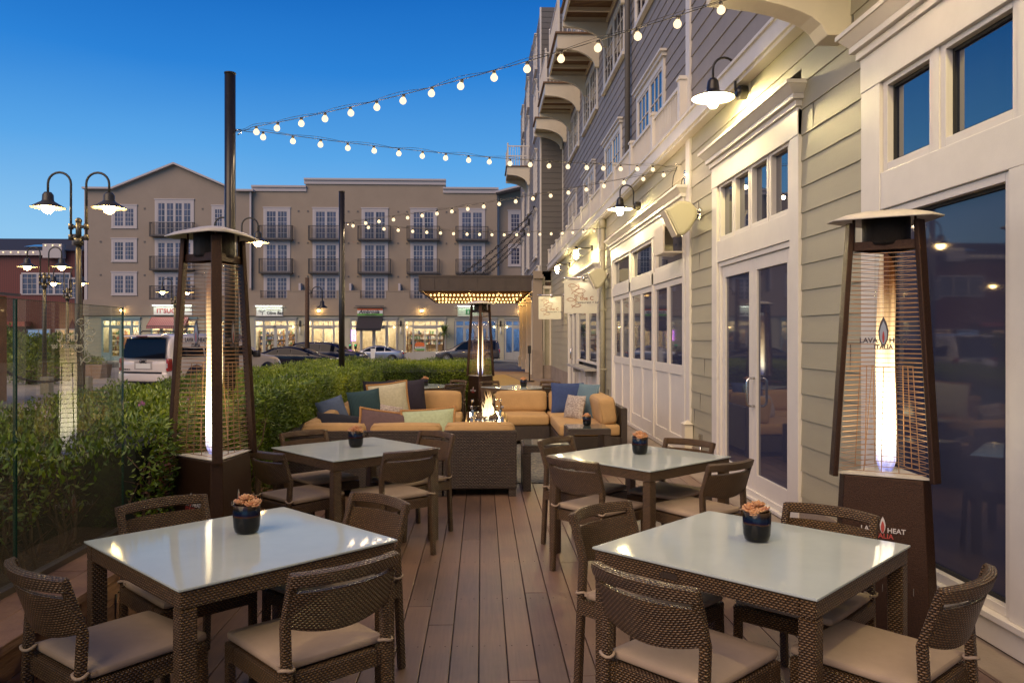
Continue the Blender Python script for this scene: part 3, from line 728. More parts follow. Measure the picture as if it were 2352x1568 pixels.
for i, (tk, x, y, ang, lab) in enumerate(seats):
    cx, cy = T[tk]; a = R(ang); n = Vector((-math.sin(a), math.cos(a)))
    if n.dot(Vector((cx-x, cy-y))) < 0: a += PI; n = -n
    o = chair0 if i == 0 else dup(chair0)
    # the top rail lies 0.33 behind the seat centre
    o.location = (x+n.x*.32, y+n.y*.32, 0); o.rotation_euler = (0, 0, a)
    o['label'] = lab; o['group'] = 'woven dining chairs round the tables'
    CH.append(o)

# ---- table
def make_table():
    t = thing('dining_table', '', 'table')
    h = .475
    for sx in (-1, 1):
        for sy in (-1, 1):
            b = MB(); b.box(sx*h-(.0 if sx < 0 else .065), sy*h-(0 if sy < 0 else .065), 0, sx*h+(.065 if sx < 0 else 0), sy*h+(.065 if sy < 0 else 0), .655); b.build('leg', wicker, t, bevel=.006)
    b = MB()
    for s in (-1, 1):
        y0, y1 = (h-.06, h) if s > 0 else (-h, -h+.06)
        b.box(-h, y0, .657, h, y1, .722); b.box(y0, -h+.0605, .6572, y1, h-.0605, .7218)
    b.build('apron', wicker, t, bevel=.005)
    b = MB(); b.box(-h+.05, -h+.05, .705, h-.05, h-.05, .712); b.build('sub_top', rubber, t)
    b = MB(); b.rbox((0, 0, .729), (.968, .968, .011), .004, 8); 
    g = b.build('glass_top', table_glass, t)
    return t
tab0 = make_table()
for i, (k, ang, lab) in enumerate((('T1', 44, 'square woven table with frosted glass top at the front left'), ('T2', 44, 'square woven table with frosted glass top at the front right'),
        ('T3', 41, 'square glass topped woven table, second on the left by the heater'), ('T4', 40, 'square glass topped woven table, second on the right before the doors'),
        ('T5', 42, 'distant woven table with bluish glass top beside the hedge'), ('T6', 38, 'distant woven table with bluish glass top right of the middle heater'))):
    o = tab0 if i == 0 else dup(tab0)
    o.location = (*T[k], 0); o.rotation_euler = (0, 0, R(ang)); o['label'] = lab; o['group'] = 'square dining tables on the deck'
b = MB(); b.M = Matrix.Translation((*T['T2'], 0)) @ Euler((0, 0, R(44))).to_matrix().to_4x4(); b.box(-.478, -.09, .676, -.4755, .0, .702)
# small maker's plate on the apron of the front right table
t2 = [o for o in C.objects if o.get('label', '').endswith('at the front right') and o.name.startswith('dining_table')][0]
b.M = Matrix.Identity(4); b.v = []; b.f = []; b.u = []; b.m = []; b.sm = []; b.box(-.478, .07, .676, -.4752, .15, .700); b.build('name_plate', steel, t2)

# ---- potted succulent
def make_plant():
    t = thing('potted_succulent', '', 'plant pot')
    b = MB(); b.lathe([(.0, .0), (.040, .0), (.052, .008), (.058, .03), (.0605, .07), (.0605, .128), (.0585, .1305), (.056, .128), (.055, .10), (.0, .10)], 28); b.build('pot', pot_glaze, t)
    b = MB(); b.lathe([(0.0, .106), (.054, .104)], 16); b.build('soil', soil_mat, t)
    rr = random.Random(4)
    def rosette(c, s, tilt, az):
        b = MB(); M0 = Matrix.Translation(c) @ Euler((tilt, 0, az)).to_matrix().to_4x4()
        for ring, (nn, el, ln) in enumerate(((8, .22, .044), (8, .55, .040), (7, .85, .033), (5, 1.15, .024), (3, 1.4, .016))):
            for k in range(nn):
                a = 2*PI*k/nn+ring*.43+rr.uniform(-.12, .12); l = ln*s*rr.uniform(.88, 1.1); e = el+rr.uniform(-.08, .08)
                b.M = M0 @ Euler((0, 0, a)).to_matrix().to_4x4() @ Euler((0, -e, 0)).to_matrix().to_4x4()
                vs = []; fs = []; st = ((.0, .12), (.35, .28), (.7, .34), (.9, .2), (1.0, .03))
                for x, wd in st:
                    for q in range(6): g = q*PI/3; vs.append((x*l, wd*l*math.cos(g), wd*l*.42*math.sin(g)+.12*l*x*x))
                for i in range(4):
                    for q in range(6): fs.append((i*6+q, i*6+(q+1)%6, (i+1)*6+(q+1)%6, (i+1)*6+q))
                b.add(vs, fs, smooth=True)
        return b
    for (c, s, ti, az) in (((-.026, -.014, .128), .9, .35, 2.4), ((.028, -.016, .126), .95, .35, .5), ((.002, .026, .132), .95, .3, 4.4), ((.0, -.004, .150), .82, .05, 1), ((-.03, .026, .122), .7, .4, 3.6), ((.036, .026, .122), .7, .4, 5.5)):
        rosette(c, s, ti, az).build('rosette', petal, t)
    return t
pl0 = make_plant()
PL = [((-1.07, 3.63, .7355), 'potted pale succulent in a black glazed pot on the front left table'), ((1.20, 3.40, .7355), 'potted peach succulent in a black glazed pot on the front right table'),
 ((-1.02, 6.42, .7355), 'potted succulent in a black pot on the second table on the left'), ((1.20, 5.95, .7355), 'potted succulent in a black pot on the second table on the right'),
 ((-1.03, 14.3, .7355), 'distant potted succulent on the far table by the hedge'), ((.74, 14.0, .7355), 'distant potted succulent on the far table right of the heater'),
 ((1.33, 9.95, .502), 'potted succulent in a black pot on the woven side table by the sofa')]
for i, (p, lab) in enumerate(PL):
    o = pl0 if i == 0 else dup(pl0); o.location = p; o.rotation_euler = (0, 0, i*1.7); o['label'] = lab; o['group'] = 'potted succulents on the tables'
    if i == 6: o.scale = (.9,)*3

# ---- pyramid patio heater: triangular, one post towards +X when turned by 0
print_white = pm('print_white', (.55, .52, .50), .5); print_red = pm('print_red', (.40, .06, .05), .5)
def make_heater(label, loc, rotz, flame=1.0, canopy_r=.40, h=2.33, size=1.0, badges=(0, 2)):
    t = thing('patio_heater', label, 'patio heater', loc, rotz, 'pyramid patio heaters')
    zc = .86; k_ = size
    def rad(z): return k_*(.362-(.362-.212)*z/2.2)                    # circumradius
    def corner(k, z, f=1.0): a = 2*PI*k/3; return Vector((rad(z)*f*math.cos(a), rad(z)*f*math.sin(a), z))
    def hexa(z, cut=.13):
        out = []
        for k in range(3):
            c = corner(k, z); p = corner(k-1, z); n = corner(k+1, z)
            out += [c+(p-c)*cut, c+(n-c)*cut]
        return out
    b = MB(); lo, hi = hexa(.03), hexa(zc); b.add([tuple(p) for p in lo+hi], [(i, (i+1)%6, 6+(i+1)%6, 6+i) for i in range(6)]+[tuple(range(6, 12)), tuple(range(5, -1, -1))])
    body = b.build('base_cabinet', bronze, t, bevel=.006)
    b = MB()
    for k in range(3):
        m = (corner(k, .25)+corner(k+1, .25))/2; d = (corner(k+1, .25)-corner(k, .25)).normalized(); o_ = m.normalized()
        for j in range(-3, 4): c = m+d*j*.05+o_*.002; b.bar(c, c+Vector((0, 0, .04)), .006, .004)
    b.build('vent_slots', steel, body)
    b = MB(); fl = [corner(k, zc+.004, .93) for k in range(3)]; b.add([tuple(p) for p in fl]+[tuple(p+Vector((0,0,.006))) for p in fl], [(3,4,5),(2,1,0),(0,1,4,3),(1,2,5,4),(2,0,3,5)]); b.build('cage_floor', canopy_metal, t)
    for k in range(3):
        b = MB(); b.bar(corner(k, zc-.01, .955), corner(k, 2.255, .95), .062, .03, up=(math.cos(2*PI*k/3), math.sin(2*PI*k/3), 0)); b.build('post', bronze, t, bevel=.005)
    for k in range(3):                                           # wire guards
        b = MB(); z = zc+.03; n = 0
        while z < 2.10:
            a_, c_ = corner(k, z, .93), corner(k+1, z, .93); a_, c_ = a_+(c_-a_)*.07, c_+(a_-c_)*.07
            b.bar(a_, c_, .0034 if n%13 else .008, .003); z += .029 if n < 17 else .025; n += 1
        for f in (.3, .48, .66):
            p0 = corner(k, zc+.03, .925).lerp(corner(k+1, zc+.03, .925), f); p1 = corner(k, 1.46, .925).lerp(corner(k+1, 1.46, .925), .5+(f-.48)*.75); b.bar(p0, p1, .0045)
        p0 = corner(k, 1.46, .925).lerp(corner(k+1, 1.46, .925), .35); p1 = corner(k, 1.46, .925).lerp(corner(k+1, 1.46, .925), .635); b.bar(p0, p1, .0045)
        b.build('wire_guard', wire_copper_lit, t)
        if k not in badges: continue
        a_, c_ = corner(k, 1.62, .95), corner(k+1, 1.62, .95); m = (a_+c_)/2; o_ = Vector((m.x, m.y, 0)).normalized()
        X = -(Vector((0,0,1)).cross(o_)).normalized()*-1; M = Matrix(((X.x, 0, o_.x, m.x+o_.x*.006), (X.y, 0, o_.y, m.y+o_.y*.006), (0, 1, 0, 0), (0, 0, 0, 1))); M[2][3] = 1.62
        b = MB(); b.M = M; dp = .002
        lens = [(0, .115), (.016, .08), (.026, .035), (.022, -.01), (.008, -.045), (-.008, -.045), (-.022, -.01), (-.026, .035), (-.016, .08)]
        b.prism([(x, y) for x, y in lens[::-1]], 0, dp)
        for s_, ln, y, al in (('LAVA', .038, -.028, 'RIGHT'), ('HEAT', .038, -.028, 'LEFT'), ('ITALIA', .032, -.062, 'CENTER')):
            tb = text_mb(s_, ln, .001, M @ Matrix.Translation(((-.028 if al == 'RIGHT' else .028 if al == 'LEFT' else 0), y, .004)), align=al, bold=.0012); keep = b.M; b.M = Matrix.Identity(4); b.add(tb.v, tb.f); b.M = keep
        b.prism([(-.016, -.046), (.016, -.046), (.0, -.052)], .0, .001)
        bd = b.build('badge', pm('badge', (0.10, 0.075, 0.07), 0.3, metal=.6), t)
        b = MB(); b.M = M; b.prism([(x*.72, y*.78) for x, y in lens[::-1]], dp, dp+.001); fe = b.build('flame_emblem', pm('emblem', (0.38, 0.36, 0.36), 0.3, metal=.7), bd)
        b = MB(); b.M = M; b.prism([(x*.22, y*.42-.01) for x, y in lens[::-1]], dp+.001, dp+.002); b.build('flame_tongue', pm('emblem_red', (0.35, 0.03, 0.02), 0.4), bd)
    for k in badges:                                            # small print on the cabinet
        a_, c_ = corner(k, .57), corner(k+1, .57); m = (a_+c_)/2; o_ = Vector((m.x, m.y, 0)).normalized(); X = Vector((0,0,1)).cross(o_).normalized()
        M = Matrix(((X.x, 0, o_.x, m.x+o_.x*.003), (X.y, 0, o_.y, m.y+o_.y*.003), (0, 1, 0, .57), (0, 0, 0, 1))) @ Matrix.Rotation(R(-3.5), 4, 'X')
        for s_, x_, y_, al, mt in (('LAVA', -.022, 0, 'RIGHT', print_white), ('HEAT', .022, 0, 'LEFT', print_white), ('ITALIA', 0, -.032, 'CENTER', print_red)):
            text_mb(s_, .036, .0006, M @ Matrix.Translation((x_, y_, .002)), align=al, bold=.0008).build('lettering', mt, body)
        b = MB(); b.M = M; b.prism([(x*.55, y*.55+.02) for x, y in lens[::-1]], .001, .003); b.build('flame_emblem', print_white, body)
        b = MB(); b.M = M; b.prism([(x*.36, y*.4+.015) for x, y in lens[::-1]], .003, .004); b.build('flame_tongue', print_red, body)
    for f_ in (.0,):
        b = MB()
        for k in range(3): b.bar(corner(k, 2.125, .95), corner(k+1, 2.125, .95), .008, .05)
        b.build('top_band', bronze, t, bevel=.003)
    b = MB(); b.lathe([(.0, 2.13), (.118, 2.13), (.125, 2.15), (.125, 2.285), (.0, 2.29)], 24); b.build('burner_head', pm('burner_mesh', (.03, .025, .02), .45, metal=.7, bump=.6, bscale=300), t)
    # canopy: softly domed triangle with cut corners
    def ring(r, z, cut, n=1):
        c = [Vector((r*math.cos(2*PI*k/3), r*math.sin(2*PI*k/3), z)) for k in range(3)]; out = []
        for k in range(3):
            p, q = c[k-1], c[(k+1)%3]; A_, B_ = c[k]+(p-c[k])*cut, c[k]+(q-c[k])*cut; E_ = c[(k+1)%3]+(c[k]-c[(k+1)%3])*cut
            for j in range(3): out.append(A_.lerp(B_, j/3))
            for j in range(4):
                s_ = j/4; m = B_.lerp(E_, s_); m = m+Vector((m.x, m.y, 0)).normalized()*.05*r*math.sin(PI*s_); out.append(m)
        return [tuple(v) for v in out]
    rings = [ring(canopy_r*.05, h, .2), ring(canopy_r*.45, h-.012, .2), ring(canopy_r*.8, h-.035, .17), ring(canopy_r, h-.062, .15), ring(canopy_r*.985, h-.069, .15), ring(canopy_r*.78, h-.045, .17), ring(canopy_r*.4, h-.025, .2), ring(canopy_r*.05, h-.015, .2)]
    m = len(rings[0]); vs = sum(rings, []); fs = [tuple(range(m)), tuple(range(7*m+m-1, 7*m-1, -1))]
    for i in range(7): fs += [(i*m+k, (i+1)*m+k, (i+1)*m+(k+1)%m, i*m+(k+1)%m) for k in range(m)]
    b = MB(); b.add(vs, fs, smooth=True); b.build('canopy', canopy_metal, t)
    for k in range(3): b = MB(); b.bar(corner(k, 2.10, .82), corner(k, h-.045, .86), .04, .012); b.build('canopy_bracket', bronze, t)
    b = MB(); b.lathe([(.058, zc+.01), (.058, 2.13)], 24); b.build('glass_tube', clear_glass, t)
    if flame:
        rr = random.Random(int(loc[1]*10)); b = MB(); pr = []
        top = 1.22*flame
        vs = []; fs = []; n = 12; S = 40
        for i in range(S+1):
            q = i/S; rd = (.050*min(1, (q*14+.35))**.5*(1-.10*q)*(1-q**30)+.001); ox = .002*math.sin(q*13+loc[0]); oy = .002*math.cos(q*11)
            for k in range(n): g = 2*PI*k/n; r_ = rd*(1+.05*math.sin(3*g+q*7)); vs.append((ox+r_*math.cos(g), oy+r_*math.sin(g), q*top))
        for i in range(S):
            for k in range(n): fs.append((i*n+k, i*n+(k+1)%n, (i+1)*n+(k+1)%n, (i+1)*n+k))
        b.add(vs, fs, smooth=True); fo = b.build('flame', flame_mat, t); fo.location = (0, 0, zc+.015)
    return t
make_heater('bronze pyramid patio heater with tall flame by the big window at the right', (2.255, 4.32, 0), R(57), badges=(1,))
make_heater('bronze pyramid patio heater with tall flame in front of the hedge at the left', (-1.715, 5.12, 0), R(-68))
make_heater('small distant bronze pyramid heater behind the fire table', (-.03, 15.4, 0), R(-90))
# ================================================================ LOUNGE
def sofa_module(name, label, x0, x1, y0, y1, backs, cush, parts_back=(), group='woven lounge sofa modules'):
    """backs: sides that carry a back panel ('n','s','e','w'); cush: back cushions as (cx,cy,sx,sy,top)"""
    t = thing(name, label, 'sofa', ((x0+x1)/2, (y0+y1)/2, 0), 0, group)
    b = MB(); bt = .085
    iy0 = y0+(bt if 's' in backs else 0); iy1 = y1-(bt if 'n' in backs else 0); ix0 = x0+(bt if 'w' in backs else 0); ix1 = x1-(bt if 'e' in backs else 0)
    b.box(ix0+.002, iy0+.002, .07, ix1-.002, iy1-.002, .285)
    b.build('base', wicker_dark, t, world=True, bevel=.008)
    for s, bx in (('s', (x0, y0, x1, y0+bt)), ('n', (x0, y1-bt, x1, y1)), ('w', (x0, y0+(.0857 if 's' in backs else 0), x0+bt, y1-(.0857 if 'n' in backs else 0))), ('e', (x1-bt, y0+(.0857 if 's' in backs else 0), x1, y1-(.0857 if 'n' in backs else 0)))):
        if s in backs: b = MB(); b.box(bx[0], bx[1], .075, bx[2], bx[3], .668); b.build('back_panel', wicker_dark, t, world=True, bevel=.012)
    for fx in (x0+.045, x1-.045):
        for fy in (y0+.045, y1-.045): b = MB(); b.cb(fx, fy, .037, .075, .075, .074); b.build('leg', wicker_dark, t, world=True, bevel=.004)
    b = MB(); b.rbox(((ix0+ix1)/2, (iy0+iy1)/2, .365), (ix1-ix0-.01, iy1-iy0-.01, .155), .04, 8, puff=.014); sc_ = b.build('seat_cushion', cushion_tan, t, world=True)
    ax0, ax1, ay0, ay1 = ix0+.012, ix1-.012, iy0+.012, iy1-.012; pp = []
    for z_ in (.330, .408):
        b = MB(); q_ = .03; b.tube([(ax0+q_, ay0, z_), (ax1-q_, ay0, z_), (ax1, ay0+q_, z_), (ax1, ay1-q_, z_), (ax1-q_, ay1, z_), (ax0+q_, ay1, z_), (ax0, ay1-q_, z_), (ax0, ay0+q_, z_)], .0065, 5, closed=True); b.build('piping', cushion_tan, sc_).matrix_parent_inverse = Matrix.Translation(t.location).inverted()
    for (cx, cy, sx_, sy_, tp, ti) in cush:
        b = MB(); ax = 'x' if sx_ > sy_ else 'y'
        b.M = Matrix.Translation((cx, cy, .44)) @ (Euler((R(ti), 0, 0)) if ax == 'x' else Euler((0, R(ti), 0))).to_matrix().to_4x4()
        b.rbox((0, 0, (tp-.44)/2), (sx_, sy_, tp-.44), .065, 9, puff=.012)
        hh_ = (tp-.44); 
        for s_ in (-1, 1):
            if ax == 'x': P_q = [(u*(sx_/2-.03)*1.0, s_*(sy_/2-.03), v) for u, v in ((-1, .03), (1, .03), (1.04, .06), (1.04, hh_-.06), (1, hh_-.012), (-1, hh_-.012), (-1.04, hh_-.06), (-1.04, .06))]
            else: P_q = [(s_*(sx_/2-.03), u*(sy_/2-.03), v) for u, v in ((-1, .03), (1, .03), (1.04, .06), (1.04, hh_-.06), (1, hh_-.012), (-1, hh_-.012), (-1.04, hh_-.06), (-1.04, .06))]
            b.tube(P_q, .007, 5, closed=True)
        b.build('back_cushion', cushion_tan, t, world=True)
    return t
sofa_module('sofa_module', 'woven sofa module with its dark back to us, right end of the near row', -.395, .355, 8.02, 8.86, 's', [(-.02, 8.19, .73, .17, .735, 6)])
sofa_module('sofa_module', 'middle woven sofa module of the near row, behind the second left table', -1.16, -.40, 8.02, 8.86, 's', [(-.78, 8.19, .74, .17, .73, 6)])
sofa_module('sofa_module', 'near left corner woven sofa module next to the hedge', -1.99, -1.165, 8.02, 8.86, 'sw', [(-1.52, 8.19, .66, .17, .73, 6), (-1.82, 8.55, .17, .55, .73, 6)])
sofa_module('sofa_module', 'left woven sofa module along the hedge under the dark navy pillow', -1.99, -1.165, 8.865, 10.4, 'w', [(-1.82, 9.6, .17, 1.4, .74, 6)])
sofa_module('sofa_module', 'left woven sofa module along the hedge under the teal and cream pillows', -1.99, -1.165, 10.405, 11.8, 'w', [(-1.82, 11.1, .17, 1.3, .74, 6)])
sofa_module('sofa_module', 'far left corner woven sofa module in front of the far hedge', -1.99, -1.165, 11.805, 12.7, 'nw', [(-1.5, 12.5, .6, .18, .76, -6)])
sofa_module('sofa_module', 'far row woven sofa module left of the fire table, long tan cushion', -1.16, -.30, 11.805, 12.7, 'n', [(-.74, 12.50, .84, .18, .765, -6)])
sofa_module('sofa_module', 'far row woven sofa module right of the fire table, long tan cushion', .20, 1.02, 11.805, 12.7, 'n', [(.62, 12.50, .82, .18, .765, -6)])
sofa_module('sofa_module', 'far right corner woven sofa module beneath the blue pillow', 1.025, 1.95, 11.805, 12.7, 'ne', [(1.40, 12.50, .68, .18, .765, -6)])
sofa_module('sofa_module', 'right woven sofa module along the folding windows with rounded tan cushion', 1.025, 1.95, 10.5, 11.8, 'e', [(1.72, 11.10, .24, 1.12, .80, -8)])

# throw pillows
def pillow(label, c, w_, h_, th, yaw, lean, mat, roll=0, fringe=None, name='throw_pillow', pinch=.06, rx=0):
    t = thing(name, label, 'pillow', c, 0)
    t.rotation_euler = Euler((R(90-lean), R(roll), R(yaw)), 'XYZ')
    b = MB(); n = 14; vs = []; fs = []
    for sd in (1, -1):
        for i in range(n+1):
            for j in range(n+1):
                u = 2*i/n-1; v = 2*j/n-1
                k = 1-pinch*(1-v*v)*abs(u)**3; l = 1-pinch*(1-u*u)*abs(v)**3
                e = max(0, (1-abs(u)**2.6)*(1-abs(v)**2.6))**.55
                vs.append((u*w_/2*k, v*h_/2*l, sd*th/2*e+.004*math.sin(5*u+3*v)*e))
    for s in (0, 1):
        o_ = s*(n+1)**2
        for i in range(n):
            for j in range(n):
                a = o_+i*(n+1)+j; f = (a, a+n+1, a+n+2, a+1); fs.append(f if s == 0 else f[::-1])
    b.add(vs, fs, smooth=True); b.build('cover', mat, t)
    if fringe:
        b = MB(); pts = []; K = 16
        def edge(u, v): return Vector((u*w_/2*(1-pinch*(1-v*v)*abs(u)**3), v*h_/2*(1-pinch*(1-u*u)*abs(v)**3), 0))
        for q in range(K): pts.append(edge(-1+2*q/K, -1))
        for q in range(K): pts.append(edge(1, -1+2*q/K))
        for q in range(K): pts.append(edge(1-2*q/K, 1))
        for q in range(K): pts.append(edge(-1, 1-2*q/K))
        b.tube([p*1.02 for p in pts], .011, 6, closed=True)
        for i, p in enumerate(pts):
            q = pts[(i+1)%len(pts)]
            for m in (p, (p+q)/2): b.ball(m*1.03, .0145, 5)
        b.build('braided_trim', fringe, t)
    return t
fab = lambda n, c, **k: pm(n, c, .95, noise=k.get('noise', .12), nscale=k.get('ns', 30), bump=.25, bscale=160)
p_blue = fab('p_blue', (0.035, 0.06, 0.16)); p_teal = stripes('p_teal', (0.03, 0.075, 0.09), (0.015, 0.04, 0.055), 60, 0, .9); p_sky = stripes('p_sky', (0.13, 0.20, 0.23), (0.09, 0.15, 0.18), 45, 0, .95)
p_cream = fab('p_cream', (0.50, 0.47, 0.33)); p_navy = fab('p_navy', (0.022, 0.018, 0.032)); p_mauve = fab('p_mauve', (0.12, 0.075, 0.075)); p_green = fab('p_green', (0.40, 0.46, 0.28)); p_denim = fab('p_denim', (0.085, 0.12, 0.21)); p_ink = fab('p_ink', (0.012, 0.013, 0.022))
trim_tan = pm('trim_tan', (0.42, 0.22, 0.08), 0.9, noise=.2, nscale=80)
def mk_pattern():
    m, t, b = newmat('p_pattern'); N = t.nodes.new; b.inputs['Roughness'].default_value = .95
    tc = N('ShaderNodeTexCoord'); mp = N('ShaderNodeMapping'); mp.inputs['Scale'].default_value = (1, 1, 0); br = N('ShaderNodeTexBrick'); br.inputs['Scale'].default_value = 26; br.inputs['Mortar Size'].default_value = .035
    br.inputs['Color1'].default_value = (.10, .055, .07, 1); br.inputs['Color2'].default_value = (.48, .42, .35, 1); br.inputs['Mortar'].default_value = (.45, .40, .33, 1)
    t.links.new(tc.outputs['Object'], mp.inputs[0]); t.links.new(mp.outputs[0], br.inputs['Vector']); t.links.new(br.outputs['Color'], b.inputs['Base Color']); return m
p_pattern = mk_pattern()
pillow('square navy blue pillow leaning in the far right sofa corner', (1.33, 12.22, .665), .52, .50, .15, -4, 12, p_blue, roll=0)
pillow('upright pale teal pillow leaning on the right sofa back, behind the patterned one', (1.54, 11.55, .68), .52, .52, .14, -62, 12, p_sky)
pillow('small maroon and cream patterned pillow on the right sofa seat', (1.34, 11.35, .605), .40, .36, .14, -55, 14, p_pattern)
pillow('dark teal pinstriped pillow standing on the left sofa', (-1.55, 10.55, .68), .46, .48, .15, 28, 10, p_teal, roll=-6)
pillow('large cream linen pillow with braided tan trim on the left sofa', (-1.33, 11.35, .69), .56, .54, .14, 14, 12, p_cream, roll=-6, fringe=trim_tan)
pillow('dark plum pillow beside the cream linen pillow', (-1.12, 12.15, .69), .52, .55, .15, 10, 10, p_navy, roll=-4)
pillow('black pillow half hidden behind the cream and teal pillows', (-1.58, 12.2, .70), .50, .50, .13, 15, 10, p_ink)
pillow('faded denim blue pillow on the left sofa beside the hedge', (-1.80, 9.6, .72), .36, .34, .13, 35, 20, p_denim, roll=-14)
pillow('small striped pillow tucked in front of the cream linen pillow', (-1.16, 10.1, .63), .30, .26, .12, 12, 30, p_pattern, roll=10)
pillow('black sagging pillow lying in the near left sofa corner', (-1.52, 8.62, .63), .56, .42, .14, 14, 50, p_ink, roll=8)
pillow('mauve brown pillow with braided tan trim on the near sofa row', (-1.05, 8.55, .635), .56, .40, .14, 6, 28, p_mauve, roll=8, fringe=trim_tan)
pillow('light green linen pillow with braided tan trim on the near sofa row', (-.58, 8.55, .65), .58, .40, .14, -3, 25, p_green, roll=-4, fringe=trim_tan)

# fire table
ft = thing('fire_table', 'long low woven fire table with glass guard and open flame amid the sofas', 'fire table', (.06, 10.1, 0))
b = MB(); b.box(-.18, 9.45, .02, .30, 10.75, .56); b.build('base', wicker_dark, ft, world=True, bevel=.008)
b = MB(); b.box(-.205, 9.40, .565, .325, 10.8, .60); b.build('table_top', pm('fire_top', (0.14, 0.12, 0.09), 0.04, coat=1.0, ior=2.0), ft, world=True, bevel=.004)
b = MB(); b.box(-.09, 9.72, .597, .21, 10.5, .603); b.build('burner_tray', steel, ft, world=True)
gd = []
for (x0, y0, x1, y1) in ((-.13, 9.62, .25, 9.626), (-.13, 10.594, .25, 10.6), (-.13, 9.63, -.124, 10.59), (.244, 9.63, .25, 10.59)):
    b = MB(); b.box(x0, y0, .615, x1, y1, .78); b.build('guard_panel', clear_glass, ft, world=True)
for x in (-.127, .247):
    for y in (9.623, 10.597):
        for z, hz_ in ((.622, .045), (.765, .03)): b = MB(); b.cb(x, y, z, .035, .03, hz_); b.build('guard_clip', steel, ft, world=True, bevel=.003)
b = MB(); rr = random.Random(8)
for k in range(160): b.ball((rr.uniform(-.07, .19), rr.uniform(9.76, 10.46), .61+rr.random()*.012), rr.uniform(.008, .015), 4)
b.build('fire_glass', pm('fire_glass', (.12, .07, .04), .5), ft, world=True)
fire_mat = mk_flame(); fire_mat.name = 'fire_flame'
for n_ in fire_mat.node_tree.nodes:
    if n_.type == 'MAP_RANGE': n_.inputs['From Min'].default_value = -.12; n_.inputs['From Max'].default_value = .52
    if n_.type == 'MATH' and n_.operation == 'MULTIPLY': n_.inputs[1].default_value = 5
b = MB()
for k in range(24):
    cx = rr.gauss(.07, .042); cy = rr.uniform(9.85, 10.3); hh = (.36 if abs(cx-.09) < .03 else .19)*rr.uniform(.6, 1.05); ph = rr.random()*6; pts = []; rs = []
    for q in range(10):
        s = q/9; pts.append((cx+.03*math.sin(s*5+ph)*s, cy+.02*math.cos(s*4+ph)*s, s*hh)); rs.append(.028*(math.sin(PI*min(1, s*1.1+.12))**.8)*(1-s*.72)+.0015)
    b.tube(pts, rs, 8)
fo = b.build('flames', fire_mat, ft); fo.matrix_parent_inverse = Matrix.Translation((-.06, -10.1, .6))

def side_table(label, x0, x1, y0, y1, h):
    t = thing('side_table', label, 'side table', ((x0+x1)/2, (y0+y1)/2, 0), 0, 'woven side tables by the sofas')
    for (a, c) in ((x0, x0+.085), (x1-.085, x1)):
        b = MB(); b.box(a, y0, 0, c, y1, h-.0815); b.build('leg_panel', wicker_dark, t, world=True, bevel=.006)
    b = MB(); b.box(x0, y0, h-.08, x1, y1, h-.008); b.build('top_frame', wicker_dark, t, world=True, bevel=.006)
    b = MB(); b.box(x0+.015, y0+.015, h-.0075, x1-.015, y1-.015, h); b.build('glass_top', pm('smoked_top', (0.10, 0.12, 0.11), .05, coat=.8), t, world=True)
side_table('woven side table holding a potted succulent at the right sofa end', 1.055, 1.585, 9.62, 10.15, .50)
side_table('empty woven side table beside the right end of the near sofa row', .43, .93, 8.26, 8.74, .49)
b = MB(); b.box(-1.25, 8.72, .0015, 1.12, 11.9, .009)
setp(b.build('patterned_rug', rug_mat), 'blue and cream patterned outdoor rug under the lounge furniture', 'rug')
# ================================================================ HOTEL (right side)
XW = 2.72
hotel = thing('hotel_building', 'long grey green clapboard hotel with white trim, terrace railing and hanging balconies on the right', 'building', (3.5, 14, 0))
EACH = {'casing', 'frame_rail', 'mullion', 'corner_board', 'base_board', 'wall', 'upper_wall', 'vents', 'wall_vent', 'partition', 'shop_parapet', 'outlet_box', 'trim', 'lower_panel', 'room_lamp', 'belt_course', 'shop_wall', 'parapet_cap', 'pillar_base', 'fascia_board'}
def part(mb, name, mat, par=None, **k):
    if name in EACH:
        for q in mb.pieces(): o = q.build(name, mat, par or hotel, world=True, **k)
        return o
    return mb.build(name, mat, par or hotel, world=True, **k)
# walls ------------------------------------------------------------
b = MB()
def sid(y0, y1, z0, z1, X=XW, ex=.2186): b.siding((X, y0), (0, 1), y1-y0, z0, z1, (-1, 0), ex=ex, lip=.011, zbase=.05)
sid(-6, 1.25, .22, 3.9); sid(5.49, 6.60, .22, 3.9); sid(9.12, 10.12, .22, 3.9); sid(-6, 10.12, 3.9, 4.2); 
part(b, 'wall', siding_sage)
b = MB(); rr = random.Random(44)
for (y0, y1, z0, z1) in ((5.6, 6.5, .25, 3.8), (9.2, 10.0, .3, 4.1), (16.4, 18, .3, 4.1), (6.6, 9.1, 3.85, 4.15), (1.3, 5.4, 3.85, 4.15)):
    for k in range(19):
        z = .05+.2186*k
        if z0 <= z < z1 and rr.random() < .13: y = rr.uniform(y0, y1); b.box(XW-.0118, y, z+.004, XW-.004, y+.0016, z+.21)
for q in b.pieces(): q.build('board_joint', dark_siding, hotel, world=True)
b = MB(); sid(10.32, 10.36, .2, 4.2); sid(10.36, 16.3, 3.62, 4.2); sid(16.3, 18.25, .22, 4.2); sid(18.25, 24.6, 3.35, 4.2); sid(24.6, 31, .5, 4.2)
part(b, 'wall', siding_sage)
b = MB(); b.siding((XW, -6), (0, 1), 16.12, 4.45, 9.5, (-1, 0), ex=.2186, lip=.014); b.siding((3.2, 10.2), (0, 1), 20.8, 4.3, 14.0, (-1, 0), ex=.2186, lip=.014)
part(b, 'upper_wall', siding_unlit)
b = MB(); b.siding((2.32, 31), (0, 1), 16, 4.3, 14.6, (-1, 0), ex=.2186, lip=.014); part(b, 'upper_wall', siding_unlit)
b = MB(); b.siding((2.34, 31), (1, 0), .9, 4.2, 14.6, (0, -1), ex=.2186, lip=.014); part(b, 'return_wall', dark_siding)
